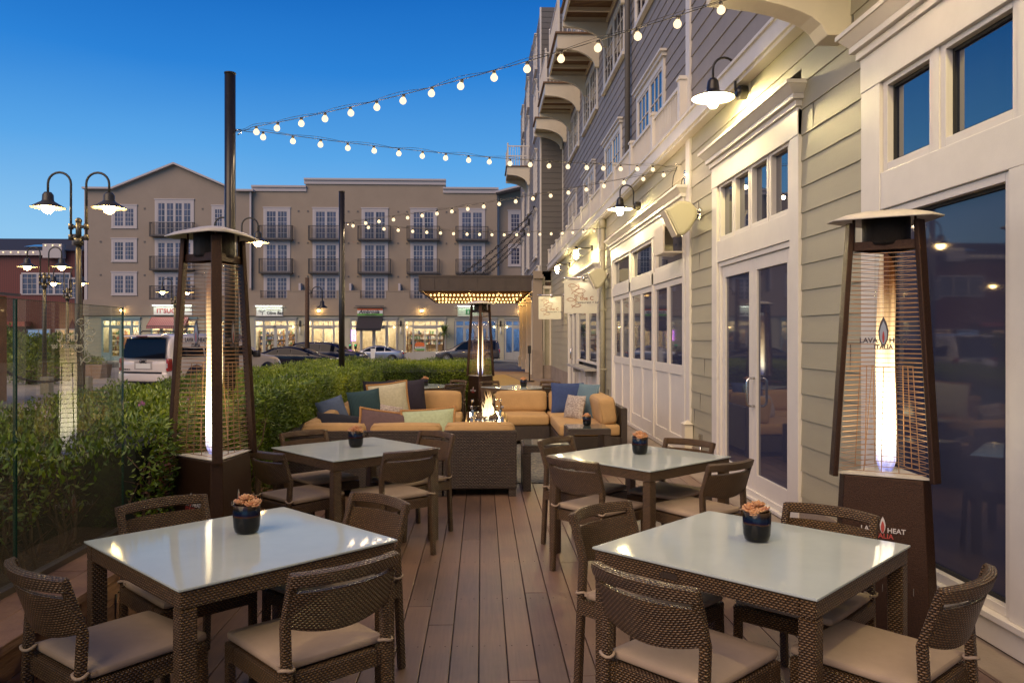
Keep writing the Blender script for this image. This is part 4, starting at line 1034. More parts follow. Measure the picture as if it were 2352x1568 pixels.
b = MB(); b.box(2.90, -6, -.3, 12, 10.1, 9.5); b.box(2.90, 10.1, -.3, 12, 31, 4.2); b.box(XW+.001, 10.13, 0, 2.9, 10.31, 4.19); b.box(3.23, 10.1, 4.2, 12, 31, 14.0); b.box(2.36, 31.02, 4.2, 12, 47, 14.6); b.box(5, 31.02, -.3, 12, 47, 4.2)
part(b, 'core', dark_siding)
b = MB(); b.prism([(31.0, 14.6), (47.0, 14.6), (44.5, 16.6), (39.6, 16.3), (37.5, 14.9)], 2.5, 9, 'x'); part(b, 'roof', dark_siding)
b = MB(); b.box(2.735, 10.2, 4.21, 3.19, 31, 4.26); part(b, 'terrace_floor', concrete)
# base boards, bands, corner boards -------------------------------
b = MB(); 
for y0, y1 in ((-6, 1.25), (5.49, 6.6), (9.12, 10.12), (16.3, 18.25)): b.box(XW-.025, y0, .0, XW+.03, y1, .22)
b.box(XW-.03, 24.6, 0, XW+.03, 31, .5)
part(b, 'base_board', concrete)
b = MB(); b.box(XW-.032, 10.12, 0, XW+.06, 10.32, 9.5); b.box(3.16, 30.85, 4.3, 3.24, 31.0, 14); b.box(2.28, 31.0, 4.2, 2.345, 31.14, 14.6); b.box(XW-.03, 18.1, .22, XW, 18.25, 4.2)
part(b, 'corner_board', paint_white)
b = MB(); b.prism([(2.60, 4.20), (2.719, 4.20), (2.719, 4.435), (2.545, 4.435), (2.545, 4.40), (2.57, 4.40), (2.57, 4.235), (2.60, 4.235)], -6, 31.0, 'y'); b.prism([(2.2, 4.0), (2.31, 4.0), (2.31, 4.44), (2.15, 4.44), (2.15, 4.4), (2.2, 4.4)], 31.0, 47, 'y')
part(b, 'belt_course', paint_white, bevel=.004)
# window helpers ---------------------------------------------------
def pane(par, X, y0, y1, z0, z1, mat=None, t=.012): 
    m = MB(); m.box(X, y0, z0, X+t, y1, z1); return part(m, 'pane', mat or pane_dark, par)
def frame_mb(m, X, y0, y1, z0, z1, w, d=.05, t=None):
    """four butted members facing -X, front at X"""
    t = t or w
    m.box(X, y0, z0, X+d, y0+w, z1); m.box(X, y1-w, z0, X+d, y1, z1); m.box(X, y0+w, z1-t, X+d, y1-w, z1); m.box(X, y0+w, z0, X+d, y1-w, z0+t)
def cornice(y0, y1, z, X=XW):
    m = MB(); m.box(X-.04, y0, z-.24, X+.04, y1, z); m.box(X-.065, y0-.02, z, X+.04, y1+.02, z+.055); m.box(X-.10, y0-.05, z+.055, X+.04, y1+.05, z+.10)
    m.add([(X-.10, y0-.05, z+.10), (X-.16, y0-.10, z+.165), (X-.16, y1+.10, z+.165), (X-.10, y1+.05, z+.10), (X+.03, y0-.05, z+.10), (X+.03, y0-.10, z+.165), (X+.03, y1+.10, z+.165), (X+.03, y1+.05, z+.10)], [(0,3,2,1), (0,1,5,4), (3,7,6,2), (0,4,7,3)])
    m.box(X-.175, y0-.11, z+.165, X+.04, y1+.11, z+.20)
    return part(m, 'cornice', paint_white, bevel=.004)
def casing(y0, y1, z1, w=.17, X=XW, z0=.0):
    m = MB(); m.box(X-.035, y0, z0, X+.06, y0+w, z1); m.box(X-.035, y1-w, z0, X+.06, y1, z1); return part(m, 'casing', paint_white, bevel=.003)
# window C: big fixed glass next to the heater ---------------------
casing(1.25, 5.49, 3.56, .26)
cornice(1.25, 5.49, 3.58)
b = MB(); b.box(XW-.03, 1.51, 2.48, XW+.06, 5.23, 2.73); b.box(XW-.03, 1.51, .0, XW+.06, 5.23, .14); b.box(XW-.06, 1.51, .14, XW+.06, 5.23, .175); part(b, 'frame_rail', paint_white, bevel=.004)
for (y0, y1) in ((3.93, 5.22), (2.55, 3.77), (1.52, 2.4)):
    m = MB(); frame_mb(m, XW-.012, y0, y1, .176, 2.478, .05, .07); f = part(m, 'window', paint_white, bevel=.003); m = MB(); frame_mb(m, XW+.03, y0+.05, y1-.05, .226, 2.428, .022, .02); part(m, 'gasket', rubber, f); pane(f, XW+.045, y0+.051, y1-.051, .228, 2.426)
b = MB(); b.box(XW-.03, 3.771, .176, XW+.06, 3.929, 2.479); b.box(XW-.03, 2.4, .176, XW+.06, 2.55, 2.479); part(b, 'mullion', paint_white, bevel=.003)
for (y0, y1) in ((4.62, 5.225), (3.87, 4.56), (3.3, 3.81), (2.62, 3.24), (1.55, 2.56)):
    m = MB(); frame_mb(m, XW-.012, y0, y1, 2.732, 3.36, .055, .07); f = part(m, 'window', paint_white, bevel=.003); m = MB(); frame_mb(m, XW+.03, y0+.055, y1-.055, 2.787, 3.305, .02, .02); part(m, 'gasket', rubber, f); pane(f, XW+.045, y0+.056, y1-.056, 2.788, 3.304, pane_sky)
b = MB(); 
for y0, y1 in ((4.56, 4.62), (3.81, 3.87), (3.24, 3.3), (2.56, 2.62)): b.box(XW-.02, y0, 2.732, XW+.06, y1, 3.36)
part(b, 'mullion', paint_white)
# double door ------------------------------------------------------
casing(6.60, 9.12, 3.56, .19)
cornice(6.60, 9.12, 3.58)
b = MB(); b.box(XW-.03, 6.79, 2.47, XW+.06, 8.93, 2.71); b.box(XW-.05, 6.79, .0, XW+.10, 8.93, .03); part(b, 'frame_rail', paint_white, bevel=.004)
m = MB(); frame_mb(m, XW-.012, 6.80, 8.92, .031, 2.469, .05, .08); part(m, 'door_frame', paint_white, bevel=.003)
for (y0, y1, hs) in ((6.852, 7.855, 1), (7.86, 8.868, 0)):
    m = MB(); X = XW+.012; m.box(X, y0, .035, X+.045, y0+.11, 2.415); m.box(X, y1-.11, .035, X+.045, y1, 2.415); m.box(X, y0+.11, 2.29, X+.045, y1-.11, 2.415); m.box(X, y0+.11, .035, X+.045, y1-.11, .25)
    d = part(m, 'door', paint_white, bevel=.003); pane(d, X+.02, y0+.111, y1-.111, .251, 2.289)
    if hs:
        m = MB(); y = y1-.055
        m.tube([(X-.005, y, .93), (X-.05, y, .93), (X-.075, y, .95), (X-.08, y, .98), (X-.08, y, 1.16), (X-.075, y, 1.19), (X-.05, y, 1.21), (X-.005, y, 1.21)], .0125, 10)
        part(m, 'handle', steel, d)
for k in range(4):
    y0 = 6.84+k*.52; m = MB(); frame_mb(m, XW-.012, y0, y0+.50, 2.712, 3.36, .045, .07); f = part(m, 'window', paint_white, bevel=.003); pane(f, XW+.04, y0+.046, y0+.454, 2.758, 3.314, pane_sky)
# folding windows --------------------------------------------------
casing(10.36, 16.3, 3.40, .13)
cornice(10.36, 16.3, 3.42)
b = MB(); b.box(XW-.03, 10.49, 2.44, XW+.06, 16.17, 2.62); b.box(XW-.03, 10.49, 0, XW+.06, 16.17, .06); part(b, 'frame_rail', paint_white, bevel=.003)
P3 = [(10.49, 12.30), (12.42, 14.24), (14.36, 16.17)]
b = MB(); b.box(XW-.03, 12.30, .06, XW+.06, 12.42, 3.2); b.box(XW-.03, 14.24, .06, XW+.06, 14.36, 3.2); part(b, 'mullion', paint_white, bevel=.003)
for i, (y0, y1) in enumerate(P3):
    h = (y1-y0)/2
    for a in (y0, y0+h):
        m = MB(); X = XW-.008; e = a+h-.004
        m.box(X, a, .065, X+.05, a+.075, 2.435); m.box(X, e-.075, .065, X+.05, e, 2.435)
        for z0, z1 in ((2.35, 2.435), (1.10, 1.235), (.065, .26)): m.box(X, a+.075, z0, X+.05, e-.075, z1)
        f = part(m, 'folding_window', paint_white, bevel=.003); pane(f, X+.022, a+.076, e-.076, 1.236, 2.349)
        m = MB(); m.box(X+.018, a+.0757, .2607, X+.04, e-.0757, 1.0993); part(m, 'panel', paint_white, f)
    m = MB(); frame_mb(m, XW-.01, y0+.02, y1-.02, 2.625, 3.19, .06, .07); f = part(m, 'window', paint_white, bevel=.003); pane(f, XW+.04, y0+.081, y1-.081, 2.686, 3.129, pane_sky)
sb = thing('wall_box', 'open tan box fixed to the folding window frame under the loudspeaker', 'box', (2.56, 10.75, 2.75))
b = MB(); b.box(2.42, 10.45, 2.75, 2.685, 11.0, 2.77); b.box(2.42, 10.45, 2.77, 2.44, 11.0, 3.10); b.box(2.44, 10.98, 2.77, 2.685, 11.0, 3.10); b.box(2.42, 10.45, 3.10, 2.685, 11.0, 3.12); b.build('shell', paint_cream, sb, world=True)
# far ground openings: glazed door, order window -------------------
casing(18.25, 24.6, 3.12, .12, z0=0); cornice(18.25, 24.6, 3.14)
b = MB(); b.box(XW-.03, 18.37, 2.42, XW+.06, 24.48, 2.60); part(b, 'frame_rail', paint_white)
for (y0, y1, z0, z1, nm) in ((22.5, 23.45, .05, 2.4, 'door'), (23.5, 24.45, .05, 2.4, 'door'), (18.5, 20.25, .95, 2.4, 'window'), (20.4, 22.3, .95, 2.4, 'window'), (18.5, 20.25, 2.62, 3.1, 'window'), (20.4, 22.3, 2.62, 3.1, 'window'), (22.5, 24.45, 2.62, 3.1, 'window')):
    m = MB(); frame_mb(m, XW-.012, y0, y1, z0, z1, .09 if nm == 'door' else .06, .07); f = part(m, nm, paint_white); pane(f, XW+.03, y0+.091, y1-.091, z0+.091, z1-.091)
    if nm == 'door': m = MB(); yy = y0+.05 if y0 > 23.47 else y1-.05; m.tube([(XW-.01, yy, .95), (XW-.07, yy, .97), (XW-.07, yy, 1.25), (XW-.01, yy, 1.27)], .014, 6); part(m, 'handle', steel, f)
b = MB()
for y in (18.5, 19.4, 20.4, 21.35): frame_mb(b, XW-.012, y, y+.85, .05, .80, .09, .05); b.box(XW+.005, y+.091, .141, XW+.03, y+.759, .709)
part(b, 'lower_panel', paint_white)
b = MB(); b.box(2.40, 18.4, .81, 2.74, 22.35, .86); b.box(2.5, 19, .66, 2.7, 19.05, .81); b.box(2.5, 21.5, .66, 2.7, 21.55, .81); part(b, 'counter_shelf', kerb_mat, bevel=.005)
# downpipes --------------------------------------------------------
b = MB(); b.cyl((2.64, 17.15, .12), (2.64, 17.15, 4.2), .055, n=14); b.cyl((2.64, 17.15, 4.0), (2.64, 17.15, 4.19), .075, n=14)
for z in (.9, 2.2, 3.5): b.box(2.58, 17.09, z, 2.72, 17.21, z+.03)
part(b, 'downpipe', siding_sage)
b = MB(); b.cyl((3.10, 16.7, 4.3), (3.10, 16.7, 14), .06, n=12); part(b, 'downpipe', dark_siding)
# conduit box by the corner
b = MB(); b.box(2.60, 10.02, .0, 2.705, 10.18, .50); b.add([(2.59,10.0,.50),(2.705,10.0,.50),(2.705,10.2,.50),(2.59,10.2,.50),(2.66,10.1,.55)],[(0,1,4),(1,2,4),(2,3,4),(3,0,4),(0,3,2,1)]); part(b, 'cable_box', paint_cream)
b = MB(); b.box(2.70, 16.75, .3, 2.73, 16.87, .5); b.box(2.69, 9.6, .3, 2.72, 9.7, .42); b.cyl((2.70, 9.65, 0), (2.70, 9.65, .3), .012, n=6); part(b, 'outlet_box', steel)
# terrace railing --------------------------------------------------
posts = [10.32, 12.0, 13.75, 15.5, 17.25, 19.0, 20.75, 22.5, 24.25, 26.0, 27.75, 29.5, 30.9]
for i, y in enumerate(posts):
    b = MB(); b.cb(2.65, y, 4.72, .11, .11, .58); b.cb(2.65, y, 5.02, .15, .15, .03); b.cb(2.65, y, 5.045, .11, .11, .025); part(b, 'railing_post', paint_white)
    if i+1 < len(posts):
        b = MB(); y1 = posts[i+1]; b.box(2.62, y+.056, 4.93, 2.68, y1-.056, 4.975); b.box(2.625, y+.056, 4.48, 2.675, y1-.056, 4.52)
        q = y+.12
        while q < y1-.08: b.box(2.638, q, 4.5201, 2.662, q+.026, 4.9299); q += .098
        part(b, 'railing_panel', paint_white)
# upper windows ----------------------------------------------------
def upwin(X, y0, y1, z0, z1, cols=4, rows=4, head=True):
    m = MB(); frame_mb(m, X-.05, y0, y1, z0, z1, .12, .06)
    if head: m.box(X-.09, y0-.05, z1+.001, X+.01, y1+.05, z1+.07); m.box(X-.13, y0-.09, z1+.07, X+.01, y1+.09, z1+.11)
    m.box(X-.10, y0-.04, z0-.07, X+.01, y1+.04, z0-.001)
    c = (y0+y1)/2; m.box(X-.045, c-.05, z0+.12, X+.01, c+.05, z1-.12)
    for a, e in ((y0+.12, c-.05), (c+.05, y1-.12)):
        frame_mb(m, X-.035, a, e, z0+.12, z1-.12, .04, .03)
        for k in range(1, cols//2+1): yy = a+.04+(e-a-.08)*k/(cols//2+1); m.box(X-.034, yy-.011, z0+.16, X-.006, yy+.011, z1-.16)
        for k in range(1, rows): zz = z0+.16+(z1-z0-.32)*k/rows; m.box(X-.0345, a+.04, zz-.011, X-.0065, e-.04, zz+.011)
    f = part(m, 'window', paint_white); pane(f, X-.02, y0+.125, y1-.125, z0+.125, z1-.125, pane_up)
pane_up = pm('pane_up', (0.012, 0.02, 0.04), 0.03, ior=2.3)
for yc in (14.8, 19.05, 23.3, 27.6): upwin(3.2, yc-1.2, yc+1.2, 4.5, 6.5)
for yc in (14.7, 18.9, 23.1, 27.3): upwin(3.2, yc-1.5, yc+1.5, 7.95, 9.35, rows=3, head=False)
for yc in (14.6, 18.7, 22.9, 27.0): upwin(3.2, yc-1.3, yc+1.3, 9.95, 12.2)
for yc in (33.9, 39.4, 44): 
    for z0, z1 in ((5.0, 6.9), (7.7, 9.4), (10.2, 12.3), (12.9, 14.2)): upwin(2.32, yc-.9, yc+.9, z0, z1, rows=4)
for y in (11.5, 12.1): 
    b = MB(); b.box(3.15, y, 7.0, 3.2, y+.18, 7.25); part(b, 'wall_vent', dark_siding)
# hanging balconies ------------------------------------------------
slat_brown = pm('slat_brown', (0.17, 0.10, 0.055), 0.7)
def balcony(X, d, y0, y1, zs, pk=.12):
    m = MB(); x0 = X-d
    m.box(x0, y0, zs, x0+.05, y1, zs+.26); m.box(x0+.05, y0, zs, X, y0+.05, zs+.26); m.box(x0+.05, y1-.05, zs, X, y1, zs+.26); m.box(X-.05, y0+.05, zs+.0, X-.001, y1-.05, zs+.1)
    for k in (1, 2, 3): yy = y0+(y1-y0)*k/4; m.box(x0+.05, yy-.03, zs+.025, X-.05, yy+.03, zs+.12)
    fr = part(m, 'balcony', paint_cream)
    for (ya, yb) in ((y0, y0+.10), (y1-.10, y1)):
        m = MB(); pts = [(x0, zs-.001), (X-.0005, zs-.001), (X-.0005, zs-.62), (X-.12, zs-.60)]+[(X-.12-(d-.22)*(1-math.cos(a)), zs-.60+.47*math.sin(a)) for a in [PI/2*k/8 for k in range(1, 9)]]+[(x0, zs-.12)]
        m.prism(pts, ya, yb, 'y'); part(m, 'bracket', paint_cream, fr)
    m = MB(); n = int((y1-y0)/.085)
    for k in range(n): yy = y0+.06+k*(y1-y0-.12)/n; m.box(x0+.05, yy, zs+.122, X-.002, yy+.055, zs+.15)
    part(m, 'decking', slat_brown, fr)
    m = MB(); m.box(x0-.06, y0-.06, zs+.262, X, y1+.06, zs+.31); part(m, 'nosing', slat_brown, fr)
    m = MB(); zt = zs+1.30
    for y in (y0+.03, y1-.09): m.box(x0, y, zs+.31, x0+.07, y+.07, zt+.05); m.ball((x0+.035, y+.035, zt+.09), .045, 6)
    m.box(x0+.01, y0+.1, zt-.05, x0+.06, y1-.09, zt); m.box(x0+.07, y0+.04, zt-.05, X, y0+.09, zt); m.box(x0+.07, y1-.08, zt-.05, X, y1-.03, zt)
    m.box(x0+.015, y0+.1, zs+.38, x0+.055, y1-.09, zs+.42)
    q = y0+.18
    while q < y1-.1: m.box(x0+.025, q, zs+.42, x0+.045, q+.02, zt-.05); q += pk
    q = x0+.15
    while q < X-.05: m.box(q, y0+.055, zs+.31, q+.02, y0+.075, zt-.05); m.box(q, y1-.065, zs+.31, q+.02, y1-.045, zt-.05); q += pk
    part(m, 'railing', paint_white, fr)
for (a, c) in ((17.3, 20.0), (21.4, 24.1), (25.6, 28.2), (29.7, 30.95)): balcony(3.2, 1.15, a, c, 9.6)
balcony(2.32, 1.1, 38.2, 40.4, 9.6)
balcony(2.72, 1.0, 3.1, 5.95, 4.62)
# near beam bracket below that balcony, as big as seen at the top edge
b = MB(); b.prism([(2.72, 4.60), (2.72, 3.84), (2.54, 3.84), (2.49, 3.92), (2.42, 3.975), (2.34, 4.01), (2.2, 4.055), (2.03, 4.09), (1.86, 4.11), (1.70, 4.12), (1.70, 4.60)], 5.7, 5.92, 'y'); part(b, 'beam_bracket', paint_cream, bevel=.006)
# arcade -----------------------------------------------------------
for y in (34.4, 38.0, 41.6, 45.2):
    b = MB(); b.cb(2.3, y, 1.95, .30, .30, 3.1); b.cb(2.3, y, .20, .42, .42, .56); b.cb(2.3, y, .5, .38, .38, .05); b.cb(2.3, y, 3.3, .40, .40, .08); b.cb(2.3, y, 3.45, .46, .46, .10); part(b, 'column', paint_cream)
b = MB(); b.box(2.12, 31.2, 3.5, 2.5, 47, 4.0); part(b, 'arcade_beam', paint_cream)
b = MB(); b.box(2.5, 31.2, 3.8, 5, 47, 3.85); part(b, 'arcade_ceiling', paint_cream)
b = MB(); b.siding((2.35, 31.0), (1, 0), .5, .5, 3.5, (0, -1), ex=.2186); part(b, 'return_wall', siding_sage)
b = MB(); b.box(2.0, 30.8, 1.1, 2.36, 31.2, 4.2); b.box(2.0, 30.7, 3.9, 2.40, 31.3, 4.05); part(b, 'pillar', siding_taupe)
b = MB(); b.box(1.98, 30.78, -.1, 2.38, 31.22, 1.1); b.box(2.38, 30.85, -.1, 2.75, 31.1, .5); part(b, 'pillar_base', concrete)
b = MB(); b.box(2.38, 30.9, .5, 2.46, 31.05, 3.5); b.box(2.66, 30.9, .5, 2.72, 31.05, 3.5); b.box(2.38, 30.88, 3.5, 2.72, 31.06, 3.62); part(b, 'trim', paint_cream)

# marquee ----------------------------------------------------------
mq = thing('marquee', 'bronze entrance marquee with rows of glowing bulbs hung on chains', 'marquee', (-.2, 39.8, 3.57))
b = MB(); x0, x1, y0, y1, z0, z1 = -2.67, 2.22, 33.6, 46, 3.57, 4.22
b.box(x0, y0, z0, x1, y0+.1, z1); b.box(x0, y1-.1, z0, x1, y1, z1); b.box(x0, y0+.1, z0, x0+.1, y1-.1, z1); b.box(x1-.1, y0+.1, z0, x1, y1-.1, z1); b.box(x0+.1, y0+.1, z1-.08, x1-.1, y1-.1, z1-.02)
part(b, 'fascia', marquee_bronze, mq)
b = MB(); n = 8
for k in range(n+1): x = x0+(x1-x0-.05)*k/n; b.box(x, y0-.02, z0+.06, x+.05, y0-.001, z1-.06)
b.box(x0-.02, y0-.025, z1-.06, x1+.02, y0-.001, z1+.02); b.box(x0-.01, y0-.022, z0, x1+.01, y0-.001, z0+.06)
for k in range(17): y = y0+(y1-y0-.05)*k/16; b.box(x0-.02, y, z0+.06, x0-.001, y+.05, z1-.06); 
b.box(x0-.025, y0, z1-.06, x0-.001, y1, z1+.02); b.box(x0-.022, y0, z0, x0-.001, y1, z0+.06)
part(b, 'battens', marquee_bronze, mq)
gold = pm('soffit_gold', (0.42, 0.26, 0.09), 0.5)
b = MB(); b.box(x0+.1, y0+.1, z0+.10, x1-.1, y1-.1, z0+.14); 
for y in (35.6, 39.6, 43.4): b.box(x0+.1, y, z0+.02, x1-.1, y+.5, z0+.10)
part(b, 'soffit', gold, mq)
for y in (37.4, 41.4, 44.9):
    for k in range(24): b = MB(); b.ball((-2.42+k*.185, y, z0+.02), .05, 6); part(b, 'bulb', marquee_bulb, mq)
    for x in (-2.0, -.6, .8, 1.8): lamp(mq, (x, y-.3, z0-.05), 26, .05, (1.0, .55, .18))
def link(m, c, ax, s, rot):
    d = Vector(ax).normalized(); u = d.cross(Vector((0, 1, 0) if rot else (0, 0, 1))).normalized(); u = u if not rot else d.cross(u).normalized() if False else u
    if rot: u = d.cross(Vector((0,0,1))).normalized().cross(d).normalized()
    pts = [c+d*(s*.5*math.cos(a)+(.22*s if math.cos(a) > 0 else -.22*s))+u*s*.30*math.sin(a) for a in [2*PI*k/10+.3 for k in range(10)]]
    m.tube(pts, .022, 5, closed=True)
for y in (34.3, 38.0, 42.0, 45.8):
    b = MB(); p0 = Vector((2.30, y, 7.15)); p1 = Vector((-1.0, min(y, 45.6), 4.25)); n = 27
    for k in range(n): f = k/(n-1); c = p0.lerp(p1, f)-Vector((0, 0, .18*math.sin(PI*f))); link(b, c, p1-p0, .135, k%2)
    part(b, 'chain', black_metal, mq)
    b = MB(); b.cb(2.27, y, 7.15, .10, .18, .30); part(b, 'chain_plate', black_metal, mq)
# lantern posts by the arcade: small stanchion
st = thing('stanchion', 'thin dark stanchion standing on the walkway beside the pillar', 'stanchion', (1.72, 28.5, 0))
b = MB(); b.cyl((1.72, 28.5, 0), (1.72, 28.5, 1.02), .025, n=8); part(b, 'pole', black_metal, st)
b = MB(); b.cyl((1.72, 28.5, 0), (1.72, 28.5, .04), .2, .17, n=16); part(b, 'foot', black_metal, st)
b = MB(); b.box(1.66, 28.49, 1.02, 1.78, 28.51, 1.3); part(b, 'notice_plate', black_metal, st)

# wall lamps -------------------------------------------------------
def gooseneck(label, y, z, X=XW):
    t = thing('wall_lamp', label, 'wall lamp', (X, y, z), 0, 'gooseneck wall lamps on the hotel')
    b = MB(); b.box(-.012, -.09, -.10, 0, .09, .10); b.build('back_plate', paint_cream, t)
    b = MB(); b.cyl((-.012, 0, 0), (-.10, 0, 0), .072, n=20); b.cyl((-.10, 0, 0), (-.125, 0, 0), .055, .04, n=20); b.build('housing', black_metal, t, bevel=.003)
    b = MB(); pts = [(-.11, 0, 0), (-.13, 0, .03), (-.13, 0, .2)]+[(-.245+.115*math.cos(a), 0, .24+.115*math.sin(a)) for a in [PI*k/10 for k in range(11)]]+[(-.36, 0, .12)]
    b.tube(pts, .0125, 10); b.build('gooseneck', black_metal, t)
    b = MB(); b.lathe([(.0, .145), (.035, .14), (.055, .11), (.063, .05), (.068, .01), (.10, -.01), (.215, -.055), (.218, -.062)], 32, (-.36, 0, 0)); b.build('shade', black_metal, t)
    b = MB(); b.lathe([(.216, -.0625), (.10, -.018), (.05, -.012), (.0, -.011)], 32, (-.36, 0, 0)); b.build('reflector', paint_cream, t)
    b = MB(); b.lathe([(.001, -.165), (.03, -.158), (.05, -.13), (.056, -.09), (.056, -.02), (.001, -.019)], 16, (-.36, 0, 0)); b.build('bulb', sconce_bulb, t)
gooseneck('black gooseneck wall lamp above the white double doors', 7.97, 4.12)
gooseneck('black gooseneck wall lamp above the folding windows', 13.4, 3.86)
gooseneck('black gooseneck wall lamp above the big window nearest the camera', 2.6, 4.12)
def strutlamp(label, y, z):
    t = thing('wall_lamp', label, 'wall lamp', (XW, y, z), 0, 'straight armed wall lamps on the hotel')
    b = MB(); b.cyl((0, 0, 0), (-.06, 0, 0), .07, n=14); b.cyl((-.06, 0, 0), (-.42, 0, 0), .02, n=8); b.cyl((-.42, 0, -.07), (-.42, 0, .05), .035, n=10); b.build('arm', black_metal, t)
    b = MB(); b.cyl((-.42, 0, -.16), (-.42, 0, -.07), .055, n=12); b.ball((-.42, 0, -.225), .045, 8); b.build('bulb', sconce_bulb, t)
    b = MB(); b.lathe([(.05, -.165), (.10, -.17), (.185, -.19), (.185, -.196), (.05, -.175)], 24, (-.42, 0, 0)); 
    for k in range(3): b.lathe([(.062, -.09-k*.02), (.066, -.09-k*.02)], 12, (-.42, 0, 0))
    b.build('shade', paint_cream, t)
strutlamp('straight armed lamp on the hotel wall right of the larger square sign', 19.2, 3.79)
strutlamp('straight armed lamp on the hotel wall above the smaller square sign', 24.1, 3.84)

# hanging signs ----------------------------------------------------
def sign(label, y, zt, xr, w_=.76):
    t = thing('hanging_sign', label, 'sign', (xr-w_/2, y, zt-w_), 0, 'square hanging restaurant signs')
    b = MB(); b.box(xr-w_, y-.012, zt-w_, xr, y+.012, zt); b.build('board', sign_face, t, world=True, bevel=.002)
    b = MB(); fishes(b, lambda u, v: (xr-w_+.03+u*w_, y-.0135, zt-w_+.02+v*w_), .0055); b.build('fish_drawing', sign_rust, t, world=True)
    b = text_mb('the C', .125, .001, TM(xr-w_*.52, y-.0135, zt-w_*.60), spacing=1.08, bold=.002); b.build('lettering', sign_rust, t, world=True)
    b = text_mb('restaurant + bar', .074, .001, TM(xr-w_*.63, y-.0135, zt-w_*.70), spacing=1.06, bold=.0015); b.build('lettering', sign_grey, t, world=True)
    b = MB(); b.cyl((xr-w_, y, zt+.05), (2.72, y, zt+.05), .016, n=8); b.ball((xr-w_-.015, y, zt+.05), .024, 6); b.cyl((2.72, y, zt+.05), (2.69, y, zt+.05), .05, n=12)
    for x in (xr-w_+.05, xr-.06): b.cyl((x, y, zt), (x, y, zt+.05), .008, n=6)
    b.build('pole', steel, t, world=True)
    b = MB(); c = Vector((xr-w_*.42, y-.10, zt+.03)); b.cyl(c+Vector((0, 0, .05)), c+Vector((.0, .01, -.06)), .035, .03, n=12); b.cyl(c+Vector((0, 0, .03)), (c.x, y, zt+.05), .010, n=6); b.build('spotlight', steel, t, world=True)
    lp = bpy.data.lights.new('sign_spot', 'SPOT'); lp.energy = 1.6; lp.color = (1, .85, .6); lp.spot_size = R(100); lp.shadow_soft_size = .02
    lo = bpy.data.objects.new('sign_light', lp); C.objects.link(lo); lo.parent = t; lo.location = Vector((xr-w_*.42, y-.16, zt-.02))-t.location; lo.rotation_euler = (R(40), 0, 0)
sign('larger square cream sign with fish drawing hanging off the hotel wall', 17.7, 2.90, 2.60, .75)
sign('smaller looking farther square cream sign with fish drawing by the marquee', 26.0, 2.95, 2.62, .75)
# speakers ---------------------------------------------------------
spk = pm('speaker_shell', (0.42, 0.39, 0.27), 0.55)
def speaker(label, y, z):
    t = thing('wall_speaker', label, 'speaker', (XW, y, z), 0, 'outdoor loudspeakers on the hotel wall')
    pr = [(-.47, .05), (-.30, .16), (-.16, .15), (-.07, .06), (-.07, -.04), (-.16, -.20), (-.24, -.27), (-.31, -.27)]
    b = MB(); b.prism(pr, -.13, .13, 'y'); b.build('shell', spk, t, bevel=.035)
    b = MB(); b.prism([(-.485, .04), (-.33, -.275), (-.315, -.268), (-.468, .048)], -.115, .115, 'y'); b.build('grille', paint_cream, t, bevel=.004)
    b = MB(); b.tube([(-.01, 0, .03), (-.08, 0, .05), (-.16, 0, .05), (-.22, -.03, .02)], .014, 8); b.box(-.014, -.05, -.06, 0, .05, .08); b.cyl((-.05, 0, -.04), (-.05, 0, .06), .02, n=8); b.build('bracket', steel, t)
speaker('tan outdoor loudspeaker left of the double doors', 9.72, 3.14)
speaker('tan outdoor loudspeaker beside the downpipe near the larger sign', 16.75, 2.92)
# ================================================================ POLES, STRING LIGHTS, STREET LAMPS
def pole(label, x, y, z1, zb):
    t = thing('light_pole', label, 'pole', (x, y, zb), 0, 'dark poles carrying the string lights')
    b = MB(); b.cyl((0, 0, 0), (0, 0, z1-zb), .05, n=20); b.build('shaft', black_metal, t)
    b = MB(); b.cyl((0, 0, z1-zb), (0, 0, z1-zb+.012), .054, n=20); b.build('cap', black_metal, t)
    b = MB(); b.tube([(.05, 0, 3.56-zb), (.09, 0, 3.57-zb), (.10, 0, 3.54-zb), (.07, 0, 3.52-zb)], .006, 6); b.build('hook', steel, t)
P1 = (-2.365, 7.5); P2 = (-2.40, 13.6); HB = (2.66, 10.66); HC = (2.66, 16.82); HA = (2.72, 4.2)
pole('tall dark pole rising behind the left heater', *P1, 4.09, .2)
pole('tall dark pole rising from the hedge in front of the far building', *P2, 4.10, .2)
cable = pm('cable', (0.015, 0.014, 0.013), 0.85)
def strand(label, A_, B_, co_, s0, s1, sp=.2862):
    L_ = math.hypot(B_[0]-A_[0], B_[1]-A_[1]); pos = lambda s: Vector((A_[0]+(B_[0]-A_[0])*s, A_[1]+(B_[1]-A_[1])*s, co_[0]*s*s+co_[1]*s+co_[2]))
    t = thing('string_lights', label, 'string lights', pos(.5), 0, 'strings of warm round bulbs over the terrace')
    rr = random.Random(int(A_[1]*9+B_[1])); up = Vector((0, 0, .052))
    b = MB(); pts = [pos(s/60)+up*(1 if 2 < s < 58 else .6) for s in range(61)]; b.tube(pts, .0032, 5)
    b.tube([p+Vector((0, .01*math.sin(i*.9), .022*abs(math.sin(i*.55))+.002)) for i, p in enumerate(pts)], .002, 4)
    s = s0; n = 0; bl = []
    while s < s1:
        p = pos(s); tl = Vector((rr.gauss(0, .1), rr.gauss(0, .1), 1)).normalized()
        b.cyl(p+up, p+up-tl*.034, .012, .015, n=8); bl.append((p+up-tl*.055, n)); s += sp/L_*rr.uniform(.985, 1.015); n += 1
    part(b, 'cable', cable, t)
    for p, k in bl:
        m = MB(); m.ball(p, .0275, 8); part(m, 'bulb', bulb_warm, t); lamp(t, p, 2.6, .0295)
